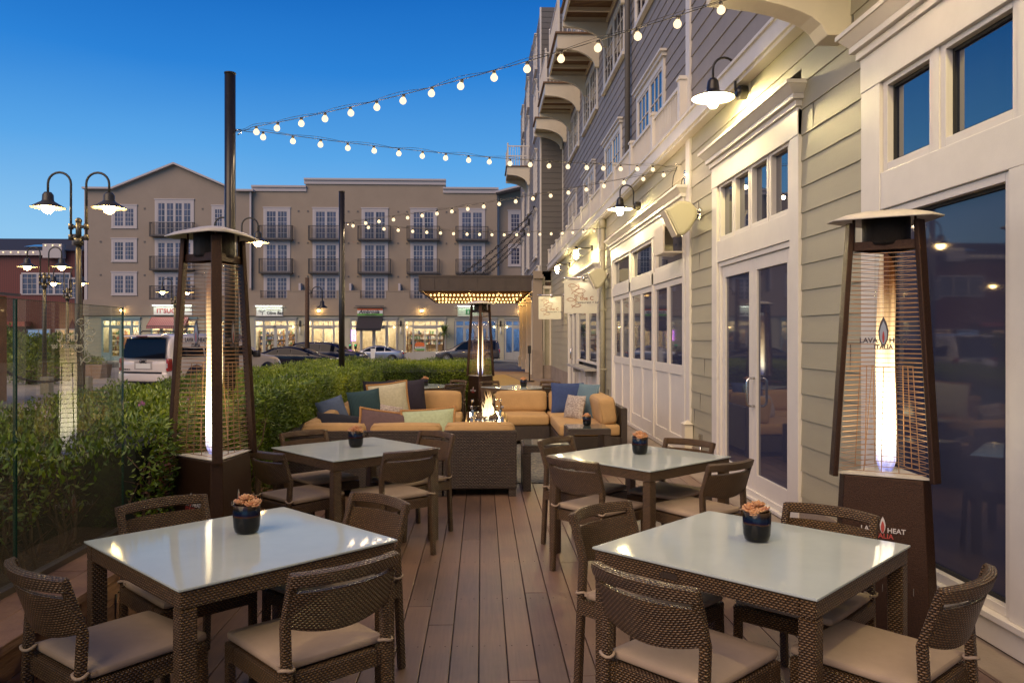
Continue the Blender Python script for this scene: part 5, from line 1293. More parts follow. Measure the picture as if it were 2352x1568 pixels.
strand('upper string of warm bulbs from the first pole to the top right corner', P1, HA, (.5048, -.1183, 3.5038), .0586, .97)
strand('string of warm bulbs from the first pole to the hook above the folding windows', P1, HB, (.3657, -.0023, 3.5422), .0522, .97)
strand('string of warm bulbs from the second pole up to the hook above the folding windows', P2, HB, (.2086, .1347, 3.5217), .0867, .985)
strand('lowest string of warm bulbs from the second pole to the downpipe', P2, HC, (.5541, -.1879, 3.5459), .0359, .97)
hk = thing('wall_hook', 'small hook with dangling cable loop where two light strings meet the wall', 'hook', (2.72, 10.66, 3.95))
b = MB(); b.tube([(2.72, 10.66, 3.97), (2.66, 10.66, 3.97), (2.64, 10.66, 3.99)], .008, 6); b.box(2.70, 10.30, 3.66, 2.72, 10.45, 3.84); b.build('eye', steel, hk, world=True)
b = MB(); b.tube([(2.66, 10.66, 3.94), (2.60, 10.62, 3.80), (2.58, 10.60, 3.66), (2.62, 10.55, 3.58), (2.66, 10.48, 3.62), (2.67, 10.42, 3.72), (2.70, 10.38, 3.75)], .006, 6); b.build('cable_loop', cable, hk, world=True)

lamp_metal = pm('lamp_metal', (0.045, 0.042, 0.03), 0.4)
def street_lamp(label, x, y, h=4.8, rotz=0, arms=(-1, 1), on=(1, 1)):
    t = thing('street_lamp', label, 'street lamp', (x, y, gz(y)), rotz, 'double gooseneck street lamps')
    b = MB(); zf = h-1.35; b.cyl((0, 0, 0), (0, 0, zf), .075, .055, n=16); b.cyl((0, 0, 0), (0, 0, .35), .12, .10, n=16); b.cyl((0, 0, zf), (0, 0, zf+.12), .085, n=12); b.cyl((0, 0, zf+.12), (0, 0, zf+.42), .05, n=12); b.ball((0, 0, zf+.45), .06, 8)
    for a in arms:
        for z in (zf+.14, zf+.34): b.cyl((0, 0, z), (a*.14, 0, z), .03, n=8); b.cyl((a*.14, 0, z-.05), (a*.14, 0, z+.05), .045, n=10)
    b.build('post', lamp_metal, t)
    for i, a in enumerate(arms):
        b = MB(); r_ = .21; cx = a*(.14+r_); pts = [(a*.14, 0, zf+.1), (a*.14, 0, h-r_)]+[(cx-a*r_*math.cos(q), 0, h-r_+r_*math.sin(q)) for q in [PI*k/10 for k in range(1, 11)]]+[(cx+a*r_, 0, h-.42)]
        b.tube(pts, .022, 8); b.build('arm', lamp_metal, t)
        X = cx+a*r_; b = MB(); b.lathe([(.001, -.36), (.06, -.37), (.095, -.42), (.10, -.52), (.12, -.545), (.30, -.655), (.302, -.662)], 28, (X, 0, h)); sh = b.build('shade', lamp_metal, t)
        b = MB(); b.lathe([(.30, -.6625), (.12, -.555), (.0, -.55)], 28, (X, 0, h)); b.build('reflector', paint_cream, sh)
        b = MB(); b.ball((X, 0, h-.66), .105, 10, 1.05); b.build('bulb', bulb_far if on[i] else paint_cream, sh)
street_lamp('tall double gooseneck street lamp close behind the glass screen at the left', -7.52, 15.0, 4.78)
street_lamp('double gooseneck street lamp half hidden behind the left heater', -6.55, 21.3, 4.95, R(4))
street_lamp('middle distance double street lamp left of the tallest one in front of the red building', -14.55, 26.8, 4.8)
street_lamp('lower distant double street lamp just beside the tallest lamp post', -17.2, 33.4, 4.75)
street_lamp('distant double street lamp in front of the candy shop sign', -14.95, 39, 4.75, R(15))
sw = thing('street_lamp', 'single unlit gooseneck lamp on a wooden post by the parked cars', 'street lamp', (-11.2, 51, gz(51)))
b = MB(); b.cyl((-11.2, 51, gz(51)), (-11.2, 51, 5.4), .16, .13, n=12); part(b, 'post', stem_mat, sw)
b = MB(); r_ = .33; pts = [(-10.9, 51, 4.4), (-10.9, 51, 4.5)]+[(-10.57-.33*math.cos(q), 51, 4.5+.33*math.sin(q)) for q in [PI*k/8 for k in range(1, 9)]]+[(-10.24, 51, 3.9)]; b.tube(pts, .03, 8); b.cyl((-11.1, 51, 4.4), (-10.87, 51, 4.4), .03, n=6); part(b, 'arm', black_metal, sw)
b = MB(); b.lathe([(.001, 3.95), (.12, 3.9), (.14, 3.65), (.34, 3.5), (.34, 3.48)], 16, (-10.24, 51, 0)); part(b, 'shade', black_metal, sw)
# ================================================================ FAR BUILDING ACROSS THE STREET
YF = 69.0
fb = thing('shop_building', 'four storey tan building with rows of french windows above lit shops across the street', 'building', (-12, 75, -.42))
def fpart(mb, name, mat, par=None, **k): return part(mb, name, mat, par or fb, **k)
def face(poly, Y, d=9): 
    m = MB(); m.prism(poly, Y, Y+d, 'y'); return m
Z2 = 4.95
m = MB()
for (x0, x1, z1) in ((-19.85, -15.30, 14.55), (-15.30, -3.24, 15.20), (-3.24, 1.34, 14.50)): m.box(x0, YF, 3.42, x1, YF+9, z1)
fpart(m, 'wall', siding_tan)
m = face([(1.345, 3.42), (6, 3.42), (6, 14.9), (4.6, 14.9), (1.345, 14.1)], YF+.8, 8.2); fpart(m, 'wall', siding_taupe)
m = face([(-33.7, 3.42), (-19.855, 3.42), (-19.855, 14.1), (-21.2, 14.1), (-26.34, 16.35), (-31.5, 14.2), (-33.7, 14.2)], YF-.3, 9.2); fpart(m, 'wall', siding_taupe)
m = MB()
for (x0, x1, z1) in ((-19.9, -15.2, 14.55), (-15.4, -3.14, 15.20), (-3.4, 1.45, 14.50)): m.box(x0, YF-.25, z1-.02, x1, YF+.3, z1+.14); m.box(x0, YF-.12, z1-.35, x1, YF-.001, z1-.021)
fpart(m, 'parapet_cap', far_white)
def slope(p, q, y0, y1, th=.16):
    mm = MB(); mm.prism([p, q, (q[0], q[1]+th), (p[0], p[1]+th)], y0, y1, 'y'); return mm
for p, q in (((-31.5, 14.21), (-26.34, 16.36)), ((-26.339, 16.36), (-21.1, 14.11)), ((-34.0, 14.2), (-31.5, 14.2)), ((-21.1, 14.1), (-19.6, 14.1)), ((1.2, 14.1), (4.6, 14.95))):
    fpart(slope(p, q, YF-.7, YF+1.2), 'roof_edge', far_white)
m = MB(); m.box(-33.95, YF-.34, -.4, -33.70, YF-.1, 14.2); m.box(-20.0, YF-.36, 5.8, -19.856, YF-.29, 14.1); m.box(1.36, YF+.7, 5, 1.5, YF+.81, 14.1); fpart(m, 'corner_board', far_white)
# windows
iron = far_iron
def fwin(xc, w_, z0, z1, cols=3, rows=5, Y=YF, leaf=2, head=True):
    m = MB(); x0, x1 = xc-w_/2, xc+w_/2
    t = .2; m.box(x0, Y-.06, z0, x0+t, Y-.002, z1); m.box(x1-t, Y-.06, z0, x1, Y-.002, z1); m.box(x0+t, Y-.06, z1-t, x1-t, Y-.002, z1); m.box(x0-.05, Y-.1, z1+.001, x1+.05, Y-.002, z1+.09)
    if z0 > 4.9 and head: m.box(x0-.03, Y-.09, z0-.08, x1+.03, Y-.002, z0-.001)
    iw = (w_-2*t)/leaf
    for i in range(leaf):
        a = x0+t+i*iw; e = a+iw; s = .10
        m.box(a, Y-.045, z0, a+s, Y-.003, z1-t); m.box(e-s, Y-.045, z0, e, Y-.003, z1-t); m.box(a+s, Y-.045, z1-t-.1, e-s, Y-.003, z1-t); m.box(a+s, Y-.045, z0, e-s, Y-.003, z0+.16)
        for k in range(1, cols): xx = a+s+(iw-2*s)*k/cols; m.box(xx-.018, Y-.040, z0+.16, xx+.018, Y-.010, z1-t-.1)
        for k in range(1, rows): zz = z0+.16+(z1-t-z0-.26)*k/rows; m.box(a+s, Y-.0405, zz-.018, e-s, Y-.0105, zz+.018)
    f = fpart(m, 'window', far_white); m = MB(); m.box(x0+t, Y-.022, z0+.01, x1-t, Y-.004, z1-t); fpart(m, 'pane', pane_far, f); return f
def fbal(xc, w_, zb, zt, d=.55, Y=YF, step=.12):
    m = MB(); x0, x1 = xc-w_/2, xc+w_/2; y0 = Y-d
    m.box(x0, y0, zb, x1, Y-.07, zb+.11); m.box(x0, y0, zt-.05, x1, y0+.05, zt); m.box(x0, y0, zb+.14, x1, y0+.04, zb+.18)
    for x in (x0, x1-.05): m.box(x, y0+.05, zt-.05, x+.05, Y-.07, zt); m.box(x, y0, zb+.11, x+.05, y0+.05, zt-.05)
    q = x0+step
    while q < x1-.06: m.box(q, y0+.01, zb+.18, q+.025, y0+.035, zt-.05); q += step
    for yy in (Y-.2, Y-.35): m.box(x0+.01, yy, zb+.11, x0+.035, yy+.025, zt-.05); m.box(x1-.035, yy, zb+.11, x1-.01, yy+.025, zt-.05)
    return fpart(m, 'balcony', iron)
cols5 = [-17.75+4.22*k for k in range(5)]
for xc in cols5:
    fwin(xc, 2.3, 10.0, 12.75); fbal(xc, 2.85, 9.94, 11.2)
    fwin(xc, 2.3, 7.15, 9.85); fbal(xc, 2.85, 7.05, 8.35)
    fwin(xc, 2.25, 4.75, 7.0)
    m = MB(); m.box(xc-1.1, YF-1.0, 5.5, xc+1.1, YF-.96, 5.54)
    q = xc-1.08
    while q < xc+1.08: m.box(q, YF-.99, 4.95, q+.025, YF-.97, 5.5); q += .12
    fpart(m, 'parapet_rail', iron)
# projecting parapet of the shop storey with dips in front of the windows
m = MB(); xs = [-19.8]
for xc in cols5: xs += [xc-1.12, xc+1.12]
xs.append(1.34)
for i in range(0, len(xs), 2): m.box(xs[i], YF-1.05, 3.42, xs[i+1], YF-.85, 5.5); m.box(xs[i], YF-1.08, 5.5, xs[i+1], YF-.82, 5.58)
for i in range(1, len(xs)-1, 2): m.box(xs[i]+.001, YF-1.05, 3.42, xs[i+1]-.001, YF-.85, 4.85); m.box(xs[i]+.001, YF-1.08, 4.85, xs[i+1]-.001, YF-.82, 4.92)
fpart(m, 'shop_parapet', siding_tan)
m = MB(); m.box(-33.7, YF-1.05, 3.42, -19.805, YF-.31, 4.75); m.box(1.345, YF-1.05, 3.42, 6, YF-.2, 5.5); fpart(m, 'shop_parapet', siding_taupe)
m = MB()
for x in (-15.7, -11.4, -7.2, -3.0): m.box(x, YF-.86, 5.5, x+.18, YF-.05, 6.2)
fpart(m, 'partition', far_white)
for (xc, w_, lf) in ((-30.6, 2.15, 2), (-22.25, 1.95, 2)):
    for z0, z1 in ((10.95, 12.85), (8.08, 9.98), (5.22, 7.12)): fwin(xc, w_, z0, z1, cols=3, rows=4, Y=YF-.3)
for z0, z1, zb in ((10.25, 13.35, 10.15), (7.35, 9.95, 7.27), (4.8, 7.05, 4.75)):
    fwin(-26.37, 3.3, z0, z1, cols=2, rows=5, Y=YF-.3, leaf=4); fbal(-26.45, 3.7, zb, zb+1.22, Y=YF-.3)
for z0, z1 in ((10.8, 12.75), (7.9, 9.75)): fwin(2.95, 1.3, z0, z1, cols=3, rows=4, Y=YF+.8, leaf=1)
rr = random.Random(12)
m = MB()
for x in (-15.9, -11.6, -7.3, -3.1):
    for z in (12.5, 9.75, 6.85): m.cb(x, YF-.02, z, .13, .05, .13); m.cb(x+.75 if x > -9 else x+.8, YF-.02, z, .13, .05, .13)
for x in (-32.6, -28.9, -24.0):
    for z in (12.6, 9.75, 6.9): m.cb(x, YF-.32, z, .13, .05, .13)
fpart(m, 'vents', dark_siding)
# shop storey: band, pilasters, openings with real rooms behind
YS = YF-.85
m = MB(); m.siding((-33.7, YS), (1, 0), 39.7, 2.95, 3.42, (0, -1), ex=.2, lip=.02); 
piers = [(-33.7, -32.3), (-28.95, -28.2), (-24.2, -23.3), (-20.6, -19.5), (-15.8, -15.25), (-11.95, -11.35), (-7.2, -6.75), (-3.05, -2.4), (1.35, 1.9), (5.2, 6)]
for x0, x1 in piers: m.siding((x0, YS), (1, 0), x1-x0, -.4, 2.95, (0, -1), ex=.2, lip=.02)
fpart(m, 'shop_wall', store_cream)
room_wall = pm('room_wall', (0.55, 0.45, 0.32), 0.8, noise=.2, nscale=1.5); room_blue = pm('room_blue', (0.20, 0.27, 0.40), 0.8); shelf_wood = pm('shelf_wood', (0.28, 0.13, 0.06), 0.6)
goods = [pm('goods%d' % i, c, .5) for i, c in enumerate(((.6, .55, .5), (.5, .12, .06), (.12, .22, .1), (.6, .42, .1), (.08, .1, .2), (.3, .16, .08)))]
cool_lamp = emi('cool_lamp', (0.62, 0.80, 1.0), 14.0)
def bay(x0, x1, trim, style, door=True, seed=1, lamp=shop_lamp):
    rr = random.Random(seed); zs = -.40
    fr = MB(); fr.box(x0, YS-.10, 3.05, x1, YS+.05, 3.2); fr.box(x0-.06, YS-.18, 3.2, x1+.06, YS+.05, 3.28); fr.box(x0, YS-.06, 2.42, x1, YS+.06, 2.60); fr.box(x0, YS-.06, 2.95, x1, YS+.06, 3.0499)
    w_ = x1-x0; s1, s2 = x0+w_*.22, x1-w_*.22
    for x in (x0, s1-.07, s2-.07, x1-.14): fr.box(x, YS-.07, zs, x+.14, YS+.061, 2.949)
    for k in range(1, 4): x = s1+.07+(s2-s1-.14)*k/4; fr.box(x-.03, YS-.04, 2.601, x+.03, YS+.04, 2.949)
    fr.box(x0+.14, YS-.05, zs, s1-.07, YS+.05, .28); fr.box(s2+.07, YS-.05, zs, x1-.14, YS+.05, .28)
    c = (s1+s2)/2; fr.box(c-.05, YS-.05, zs, c+.05, YS+.05, 2.419)
    fr.box(s1+.071, YS-.04, 2.30, c-.051, YS+.04, 2.419); fr.box(c+.051, YS-.04, 2.30, s2-.071, YS+.04, 2.419); fr.box(s1+.071, YS-.04, zs, c-.051, YS+.04, -.02 if door else .35); fr.box(c+.051, YS-.04, zs, s2-.071, YS+.04, -.02 if door else .35)
    if door:
        for x in (s1+.071, c+.051): fr.box(x, YS-.035, -.019, x+.09, YS+.035, 2.299)
        for x in (c-.051, s2-.071): fr.box(x-.09, YS-.035, -.019, x, YS+.035, 2.299)
    f = fpart(fr, 'shopfront', trim)
    g = MB(); g.box(x0+.1, YS+.011, -.3, x1-.1, YS+.017, 3.0); fpart(g, 'shop_glass', shop_glass, f)
    wl_ = room_blue if style == 'blue' else room_wall
    m = MB(); D = 3.2; m.box(x0, YS+.07+D, -.4, x1, YS+.17+D, 3.3); m.box(x0-.1, YS+.07, -.4, x0, YS+.07+D, 3.3); m.box(x1, YS+.07, -.4, x1+.1, YS+.07+D, 3.3); m.box(x0, YS+.07, 3.2, x1, YS+.07+D, 3.3); m.box(x0, YS+.07, -.45, x1, YS+.07+D, -.4)
    rm = fpart(m, 'shop_room', wl_)
    m = MB()
    for k in range(3): x = x0+w_*(k+.5)/3; m.box(x-.3, YS+.8, 3.15, x+.3, YS+1.2, 3.19); m.box(x-.3, YS+2.1, 3.15, x+.3, YS+2.4, 3.19)
    fpart(m, 'ceiling_lamps', lamp, rm)
    if style in ('shelves', 'candy', 'bar'):
        sh = MB(); gs = [MB() for _ in goods]
        for (a, e, yy) in ((x0+.15, x0+w_*.42, YS+1.2), (x1-w_*.42, x1-.15, YS+1.5), (x0+.3, x1-.3, YS+2.9)):
            for z in (.0, .45, .9, 1.35, 1.8):
                if style == 'bar' and z < .8: continue
                sh.box(a, yy, z, e, yy+.3, z+.04); q = a+.03
                while q < e-.1:
                    bw = rr.uniform(.05, .16); bh = rr.uniform(.15, .34); gi = rr.choice((0, 0, 1, 3, 5, 2) if style == 'candy' else (0, 0, 5, 2, 4)); 
                    if rr.random() < .86: gs[gi].box(q, yy+.03, z+.041, q+bw, yy+.2, z+.04+bh)
                    q += bw+.02
            sh.box(a-.04, yy, -.4, a, yy+.3, 2.2); sh.box(e, yy, -.4, e+.04, yy+.3, 2.2)
        fpart(sh, 'shelves', shelf_wood, rm)
        for g_, mt in zip(gs, goods):
            if g_.v: fpart(g_, 'goods', mt, rm, kind='stuff')
    else:
        m = MB(); 
        for k in range(3): x = rr.uniform(x0+.6, x1-.6); m.box(x-.35, YS+1.5, .3, x+.35, YS+2.1, .35); m.box(x-.03, YS+1.8, -.4, x+.03, YS+1.84, .3)
        fpart(m, 'tables', shelf_wood, rm)
bay(-32.25, -29.0, store_teal, 'candy', True, 1)
bay(-28.15, -24.25, store_teal, 'candy', True, 2)
bay(-23.25, -20.65, store_teal, 'shelves', False, 3)
bay(-19.45, -15.85, store_trim, 'shelves', True, 4)
bay(-15.2, -12.0, store_trim, 'plain', False, 5)
bay(-11.3, -7.25, store_trim, 'plain', True, 6)
bay(-6.7, -3.1, store_trim, 'bar', False, 7)
bay(-2.35, 1.3, store_trim, 'blue', True, 8, cool_lamp)
bay(1.95, 5.15, store_trim, 'blue', False, 9, cool_lamp)
# signs over the shops
def shopsign(label, x0, x1, z0, z1, mat, light=True):
    t = thing('shop_sign', label, 'sign', ((x0+x1)/2, YF-1.12, z0), 0); Y = YF-1.12
    b = MB(); b.box(x0, Y, z0, x1, Y+.06, z1); b.build('board', mat, t, world=True)
    b = MB(); b.box(x0-.02, Y-.04, z1+.001, x1+.02, Y+.06, z1+.05); b.box(x0-.05, Y-.04, z0-.05, x1+.05, Y+.06, z0-.001); b.box(x0-.12, Y-.3, z1+.16, x1+.12, Y-.12, z1+.24); b.box(x0-.3, Y+.0, z1+.06, x1+.3, Y+.04, z1+.09)
    for x in (x0+.2, x1-.2): b.bar((x, Y+.05, z1+.2), (x, Y-.2, z1+.2), .03)
    b.build('bracket', dark_siding if not light else far_white, t, world=True)
    if light: b = MB(); b.box(x0, Y-.27, z1+.135, x1, Y-.15, z1+.158); b.build('strip_lamp', emi('strip_lamp', (.9, 1.0, .80), 11), t, world=True)
    return t
sb_white = pm('sb_white', (.75, .76, .70), .6); ink = pm('ink', (.03, .03, .035), .6); redtxt = pm('redtxt', (.5, .10, .10), .6)
s = shopsign('lit white candy shop sign above the striped awning', -27.8, -24.6, 3.5, 4.12, sb_white)
text_mb("IT'SUGAR", .52, .01, TM(-27.55, YF-1.13, 3.64), bold=.014, spacing=1.05).build('lettering', redtxt, s, world=True)
s = shopsign('lit white olive shop sign with a little tree drawing', -19.2, -17.0, 3.42, 4.08, sb_white)
b = text_mb('Olive Bar', .36, .01, TM(-18.32, YF-1.13, 3.52), bold=.008); b.build('lettering', ink, s, world=True)
text_mb("Monterey's Tasty", .17, .01, TM(-18.35, YF-1.13, 3.86)).build('lettering', pm('gold_ink', (.42, .38, .2), .6), s, world=True)
b = MB(); b.tube([(-18.68, YF-1.13, 3.48), (-18.70, YF-1.13, 3.68), (-18.8, YF-1.13, 3.8), (-19.0, YF-1.13, 3.85)], [.03, .025, .015, .008], 5); b.tube([(-18.70, YF-1.13, 3.66), (-18.6, YF-1.13, 3.82), (-18.45, YF-1.13, 3.88)], [.02, .015, .008], 5); rr = random.Random(3)
for k in range(40): a = rr.random()*6.28; q = rr.random()**.5; b.cb(-18.74+.34*q*math.cos(a), YF-1.135, 3.84+.15*q*math.sin(a), .035, .01, .025)
b.build('tree_drawing', ink, s, world=True)
s = shopsign('orange white and green restaurant sign above the black awning', -10.66, -8.5, 3.43, 4.05, sb_white, light=False)
b = MB(); b.box(-10.66, YF-1.126, 3.88, -8.5, YF-1.121, 4.05); b.build('orange_band', pm('orange_band', (.65, .13, .03), .6), s, world=True)
b = MB(); b.box(-10.66, YF-1.126, 3.43, -8.5, YF-1.121, 3.60); b.build('green_band', pm('green_band', (.12, .35, .06), .6), s, world=True)
text_mb('Ambrosia', .44, .01, TM(-10.52, YF-1.135, 3.62), shear=.3, bold=.008).build('lettering', ink, s, world=True)
text_mb('India Bistro', .17, .01, TM(-10.0, YF-1.135, 3.45), spacing=1.2).build('lettering', ink, s, world=True)
s = shopsign('lit pale green shop sign behind the middle heater', -2.08, .05, 3.4, 4.1, pm('sb_green', (.45, .55, .42), .6))
b = MB(); b.cb(-1.2, YF-1.13, 3.75, .4, .01, .45); b.build('green_shield', pm('shield', (.05, .2, .08), .6), s, world=True)
text_mb('1', .34, .01, TM(-1.27, YF-1.14, 3.62), bold=.01).build('lettering', sb_white, s, world=True)
sl_ = thing('neon_sign', 'small upright neon open sign in the restaurant window', 'neon sign', (-11.0, YS-.05, 1.5))
neon_r = emi('neon_red', (1.0, .15, .15), 7); neon_p = emi('neon_violet', (.45, .18, 1.0), 9)
b = MB(); b.tube([(-11.14, YS-.12, 1.28), (-10.86, YS-.12, 1.28), (-10.86, YS-.12, 2.18), (-11.14, YS-.12, 2.18)], .022, 6, closed=True); b.build('neon_border', neon_p, sl_, world=True)
for i, chh in enumerate('OPEN'): text_mb(chh, .24, .01, TM(-11.0, YS-.13, 1.96-i*.205), align='CENTER', bold=.008).build('neon_letter', neon_r, sl_, world=True)
for o_ in [c for c in sl_.children if c.name.startswith('neon_letter')]: pass
# awnings
def awning(label, x0, x1, z0, z1, mat):
    t = thing('awning', label, 'awning', ((x0+x1)/2, YS-.5, z0)); b = MB(); ya, yb = YS-.2, YS-1.25
    b.add([(x0, ya, z1), (x1, ya, z1), (x1, yb, z0+.22), (x0, yb, z0+.22), (x1, yb, z0), (x0, yb, z0), (x0, ya, z0+.3), (x1, ya, z0+.3)], [(3,2,1,0), (5,4,2,3), (0,6,3), (1,2,7)])
    b.build('fabric', mat, t, world=True); b = MB(); b.bar((x0, yb, z0+.21), (x1, yb, z0+.21), .04); b.bar((x0, ya, z0+.3), (x0, yb, z0+.2), .03); b.bar((x1, ya, z0+.3), (x1, yb, z0+.2), .03); b.build('frame', black_metal, t, world=True)
awning('black cloth awning over the restaurant door', -10.62, -8.52, 2.1, 3.28, stripes('awn_black', (.022, .018, .022), (.035, .03, .035), 12, 0))
awning('maroon awning with white stripes over the candy shop door', -28.0, -24.9, 2.3, 3.3, stripes('awn_red', (.30, .07, .06), (.55, .45, .42), 6.5, 0, duty=.78))
text_mb('125', .17, .01, TM(-17.85, YS-.10, 2.44), bold=.004).build('house_number', ink, fb, world=True)
dc = thing('window_decal', 'orange white and green restaurant decal low on the bar window', 'decal', (-5.35, YS-.02, .8))
b = MB(); b.prism([(-5.75, .78), (-4.95, .78), (-4.95, 1.0), (-5.05, 1.12), (-5.35, 1.18), (-5.65, 1.12), (-5.75, 1.0)], YS-.04, YS-.03, 'y'); b.build('orange_arch', pm('decal_orange', (.6, .14, .03), .6), dc, world=True)
b = MB(); b.box(-5.75, YS-.04, .60, -4.95, YS-.03, .779); b.build('white_band', sb_white, dc, world=True)
b = MB(); b.box(-5.75, YS-.04, .44, -4.95, YS-.03, .599); b.build('green_band', pm('decal_green', (.10, .3, .08), .6), dc, world=True)
text_mb('Ambrosia', .19, .004, TM(-5.72, YS-.045, .66), shear=.3, bold=.003).build('lettering', ink, dc, world=True)
# wall globes on the shop storey
for x, lab in ((-13.9, 'warm globe lamp between the olive shop and the black awning'), (-5.15, 'warm globe lamp over the bar window'), (3.4, 'warm globe lamp at the right end of the shops'), (-30.4, 'warm globe lamp over the left candy shop window')):
    t = thing('shop_lamp', lab, 'wall lamp', (x, YF-1.1, 3.85), 0, 'globe lamps over the shops')
    b = MB(); b.cyl((0, 0, .12), (0, -.16, .12), .05, n=8); b.lathe([(.001, .16), (.10, .12), (.12, .05)], 12, (0, -.2, 0)); b.build('holder', black_metal, t)
    b = MB(); b.ball((0, -.2, 0), .11, 8); b.build('bulb', bulb_far, t)
    b = MB(); b.lathe([(.12, -.08), (.24, -.16), (.245, -.17)], 14, (0, -.2, 0)); b.build('shade', black_metal, t)
for x, lab in ((-15.55, 'curly double bracket lamp by the olive shop'), (-6.98, 'curly double bracket lamp right of the black awning'), (1.6, 'curly double bracket lamp near the right end of the shops')):
    t = thing('bracket_lamp', lab, 'wall lamp', (x, YS-.1, 2.6), 0, 'curly bracket lamps between the shops')
    b = MB(); b.cb(0, 0, .15, .14, .10, .5)
    for s_ in (-1, 1): b.tube([(0, -.08, .05), (s_*.22, -.12, -.02), (s_*.42, -.14, .08), (s_*.52, -.14, .06), (s_*.54, -.14, -.1)], .022, 6)
    b.build('bracket', black_metal, t)
    b = MB()
    for s_ in (-1, 1): b.ball((s_*.54, -.14, -.15), .035, 6)
    b.build('bulb', bulb_far, t)
    b = MB(); b.cyl((0, -.10, -.75), (0, -.10, -.15), .07, .04, n=10); b.build('pendant', sb_white, t)

# ================================================================ RED BUILDING, LEFT
rb = thing('red_building', 'dark red corrugated building with black roof and eave lights at the far left', 'building', (-50, 72, -.4))
def mk_corr():
    m = stripes('red_corrugated', (.14, .022, .015), (.09, .014, .010), 6.5, 0, .55); return m
red = mk_corr()
m = MB(); m.box(-75, 62, -.5, -34.3, 80, 8.95); fpart(m, 'wall', red, rb)
m = MB(); m.prism([(61.6, 8.95), (62, 8.95), (71, 10.7), (80, 8.9), (80.4, 8.95), (71, 11.1)], -75.3, -34.2, 'x'); fpart(m, 'roof', pm('roof_dark', (.03, .028, .03), .8), rb)
m = MB(); m.box(-75.3, 61.55, 8.55, -37.2, 61.7, 8.95); m.box(-37.19, 61.2, 8.3, -35.6, 61.9, 9.5); fpart(m, 'fascia', far_white, rb)
m = MB(); m.cyl((-36.9, 66, 9.5), (-36.9, 66, 10.6), .28, n=12); m.cyl((-36.9, 66, 10.45), (-36.9, 66, 10.9), .42, .36, n=12); fpart(m, 'flue', dark_siding, rb)
m = MB(); m.prism([(63.5, 9.45), (65.2, 9.80), (65.2, 9.86), (63.5, 9.51)], -40, -37.5, 'x'); fpart(m, 'skylight', pane_far, rb)
for k in range(20): b = MB(); b.ball((-48+k*.62 if k < 17 else -36.9+(k-17)*.6, 61.4 if k < 17 else 61.1, 8.78 if k < 17 else 9.35), .06, 6); fpart(b, 'eave_bulb', bulb_warm, rb)
for k, x in enumerate((-38.6, -41.5, -45)):
    pass
def rwin(xc, w_, z0, z1, leaf):
    m = MB(); x0, x1, Y = xc-w_/2, xc+w_/2, 62; m.box(x0, Y-.1, z1-.15, x1, Y-.01, z1); m.box(x0, Y-.1, z0, x1, Y-.01, z0+.1)
    iw = (w_)/leaf
    for i in range(leaf+1): x = x0+i*iw; m.box(x-.1, Y-.095, z0+.1, x+.1, Y-.01, z1-.15)
    for i in range(leaf):
        for k in range(1, 3): x = x0+.1+i*iw+(iw-.2)*k/3; m.box(x-.02, Y-.06, z0+.1, x+.02, Y-.02, z1-.15)
    for k in range(1, 4): z = z0+(z1-z0)*k/4; m.box(x0+.1, Y-.0605, z-.02, x1-.1, Y-.0205, z+.02)
    f = fpart(m, 'window', far_white, rb); m = MB(); m.box(x0+.05, Y-.03, z0+.05, x1-.05, Y-.005, z1-.05); fpart(m, 'pane', pane_far, f)
rwin(-37.3, 4.1, 5.2, 7.1, 3); rwin(-34.9, .9, 4.9, 6.7, 1); rwin(-45, 4, 5.2, 7.1, 3)
# lit shop windows at ground level of the red building, seen through the glass screen
cool_room = emi('cool_window', (.40, .55, .9), .55); warm_room = emi('warm_window', (1.0, .55, .28), .7)
for (x0, x1, mt) in ((-49.5, -47, cool_room), (-44.8, -43.6, cool_room), (-42.3, -40.2, warm_room), (-38.8, -37.0, cool_room), (-36.4, -34.9, warm_room)):
    m = MB(); m.box(x0, 61.93, .0, x1, 61.95, 2.2); pn_ = fpart(m, 'lit_window', mt, rb); m = MB(); frame_ = m
    m.box(x0-.1, 61.85, -.1, x0, 61.99, 2.3); m.box(x1, 61.85, -.1, x1+.1, 61.99, 2.3); m.box(x0, 61.85, 2.2, x1, 61.99, 2.3); m.box((x0+x1)/2-.04, 61.87, 0, (x0+x1)/2+.04, 61.92, 2.2); m.box(x0, 61.87, 1.1, x1, 61.919, 1.15); 
    for k in range(5): m.box(x0+.1, 61.6, .2+k*.35, x1-.1, 61.84, .23+k*.35)
    fpart(m, 'shop_frame', far_white, rb)
m = MB(); m.box(-44.5, 60.9, 2.5, -38.5, 61.9, 2.9); fpart(m, 'red_canopy', pm('red_canopy', (.35, .06, .04), .7), rb); rb.location.y += 7
# wooden kiosk whose roof edge shows above the glass
kk = thing('wooden_kiosk', 'orange brown wooden kiosk roof just above the glass screen at the left edge', 'kiosk', (-17.5, 20, gz(20)))
m = MB(); m.box(-20, 18.5, gz(20), -12.95, 22, 2.72); fpart(m, 'cabin', pm('kiosk_wood', (.30, .12, .045), .7, noise=.2, nscale=3), kk)
m = MB(); m.prism([(-20.5, 3.4), (-12.7, 2.73), (-12.7, 2.80), (-20.5, 3.47)], 18, 22.2, 'y'); fpart(m, 'roof', dark_siding, kk)
m = MB(); m.box(-19.4, 17.93, .6, -14.5, 17.98, 2.0); fpart(m, 'hatch', pm('hatch', (.10, .06, .035), .6), kk)
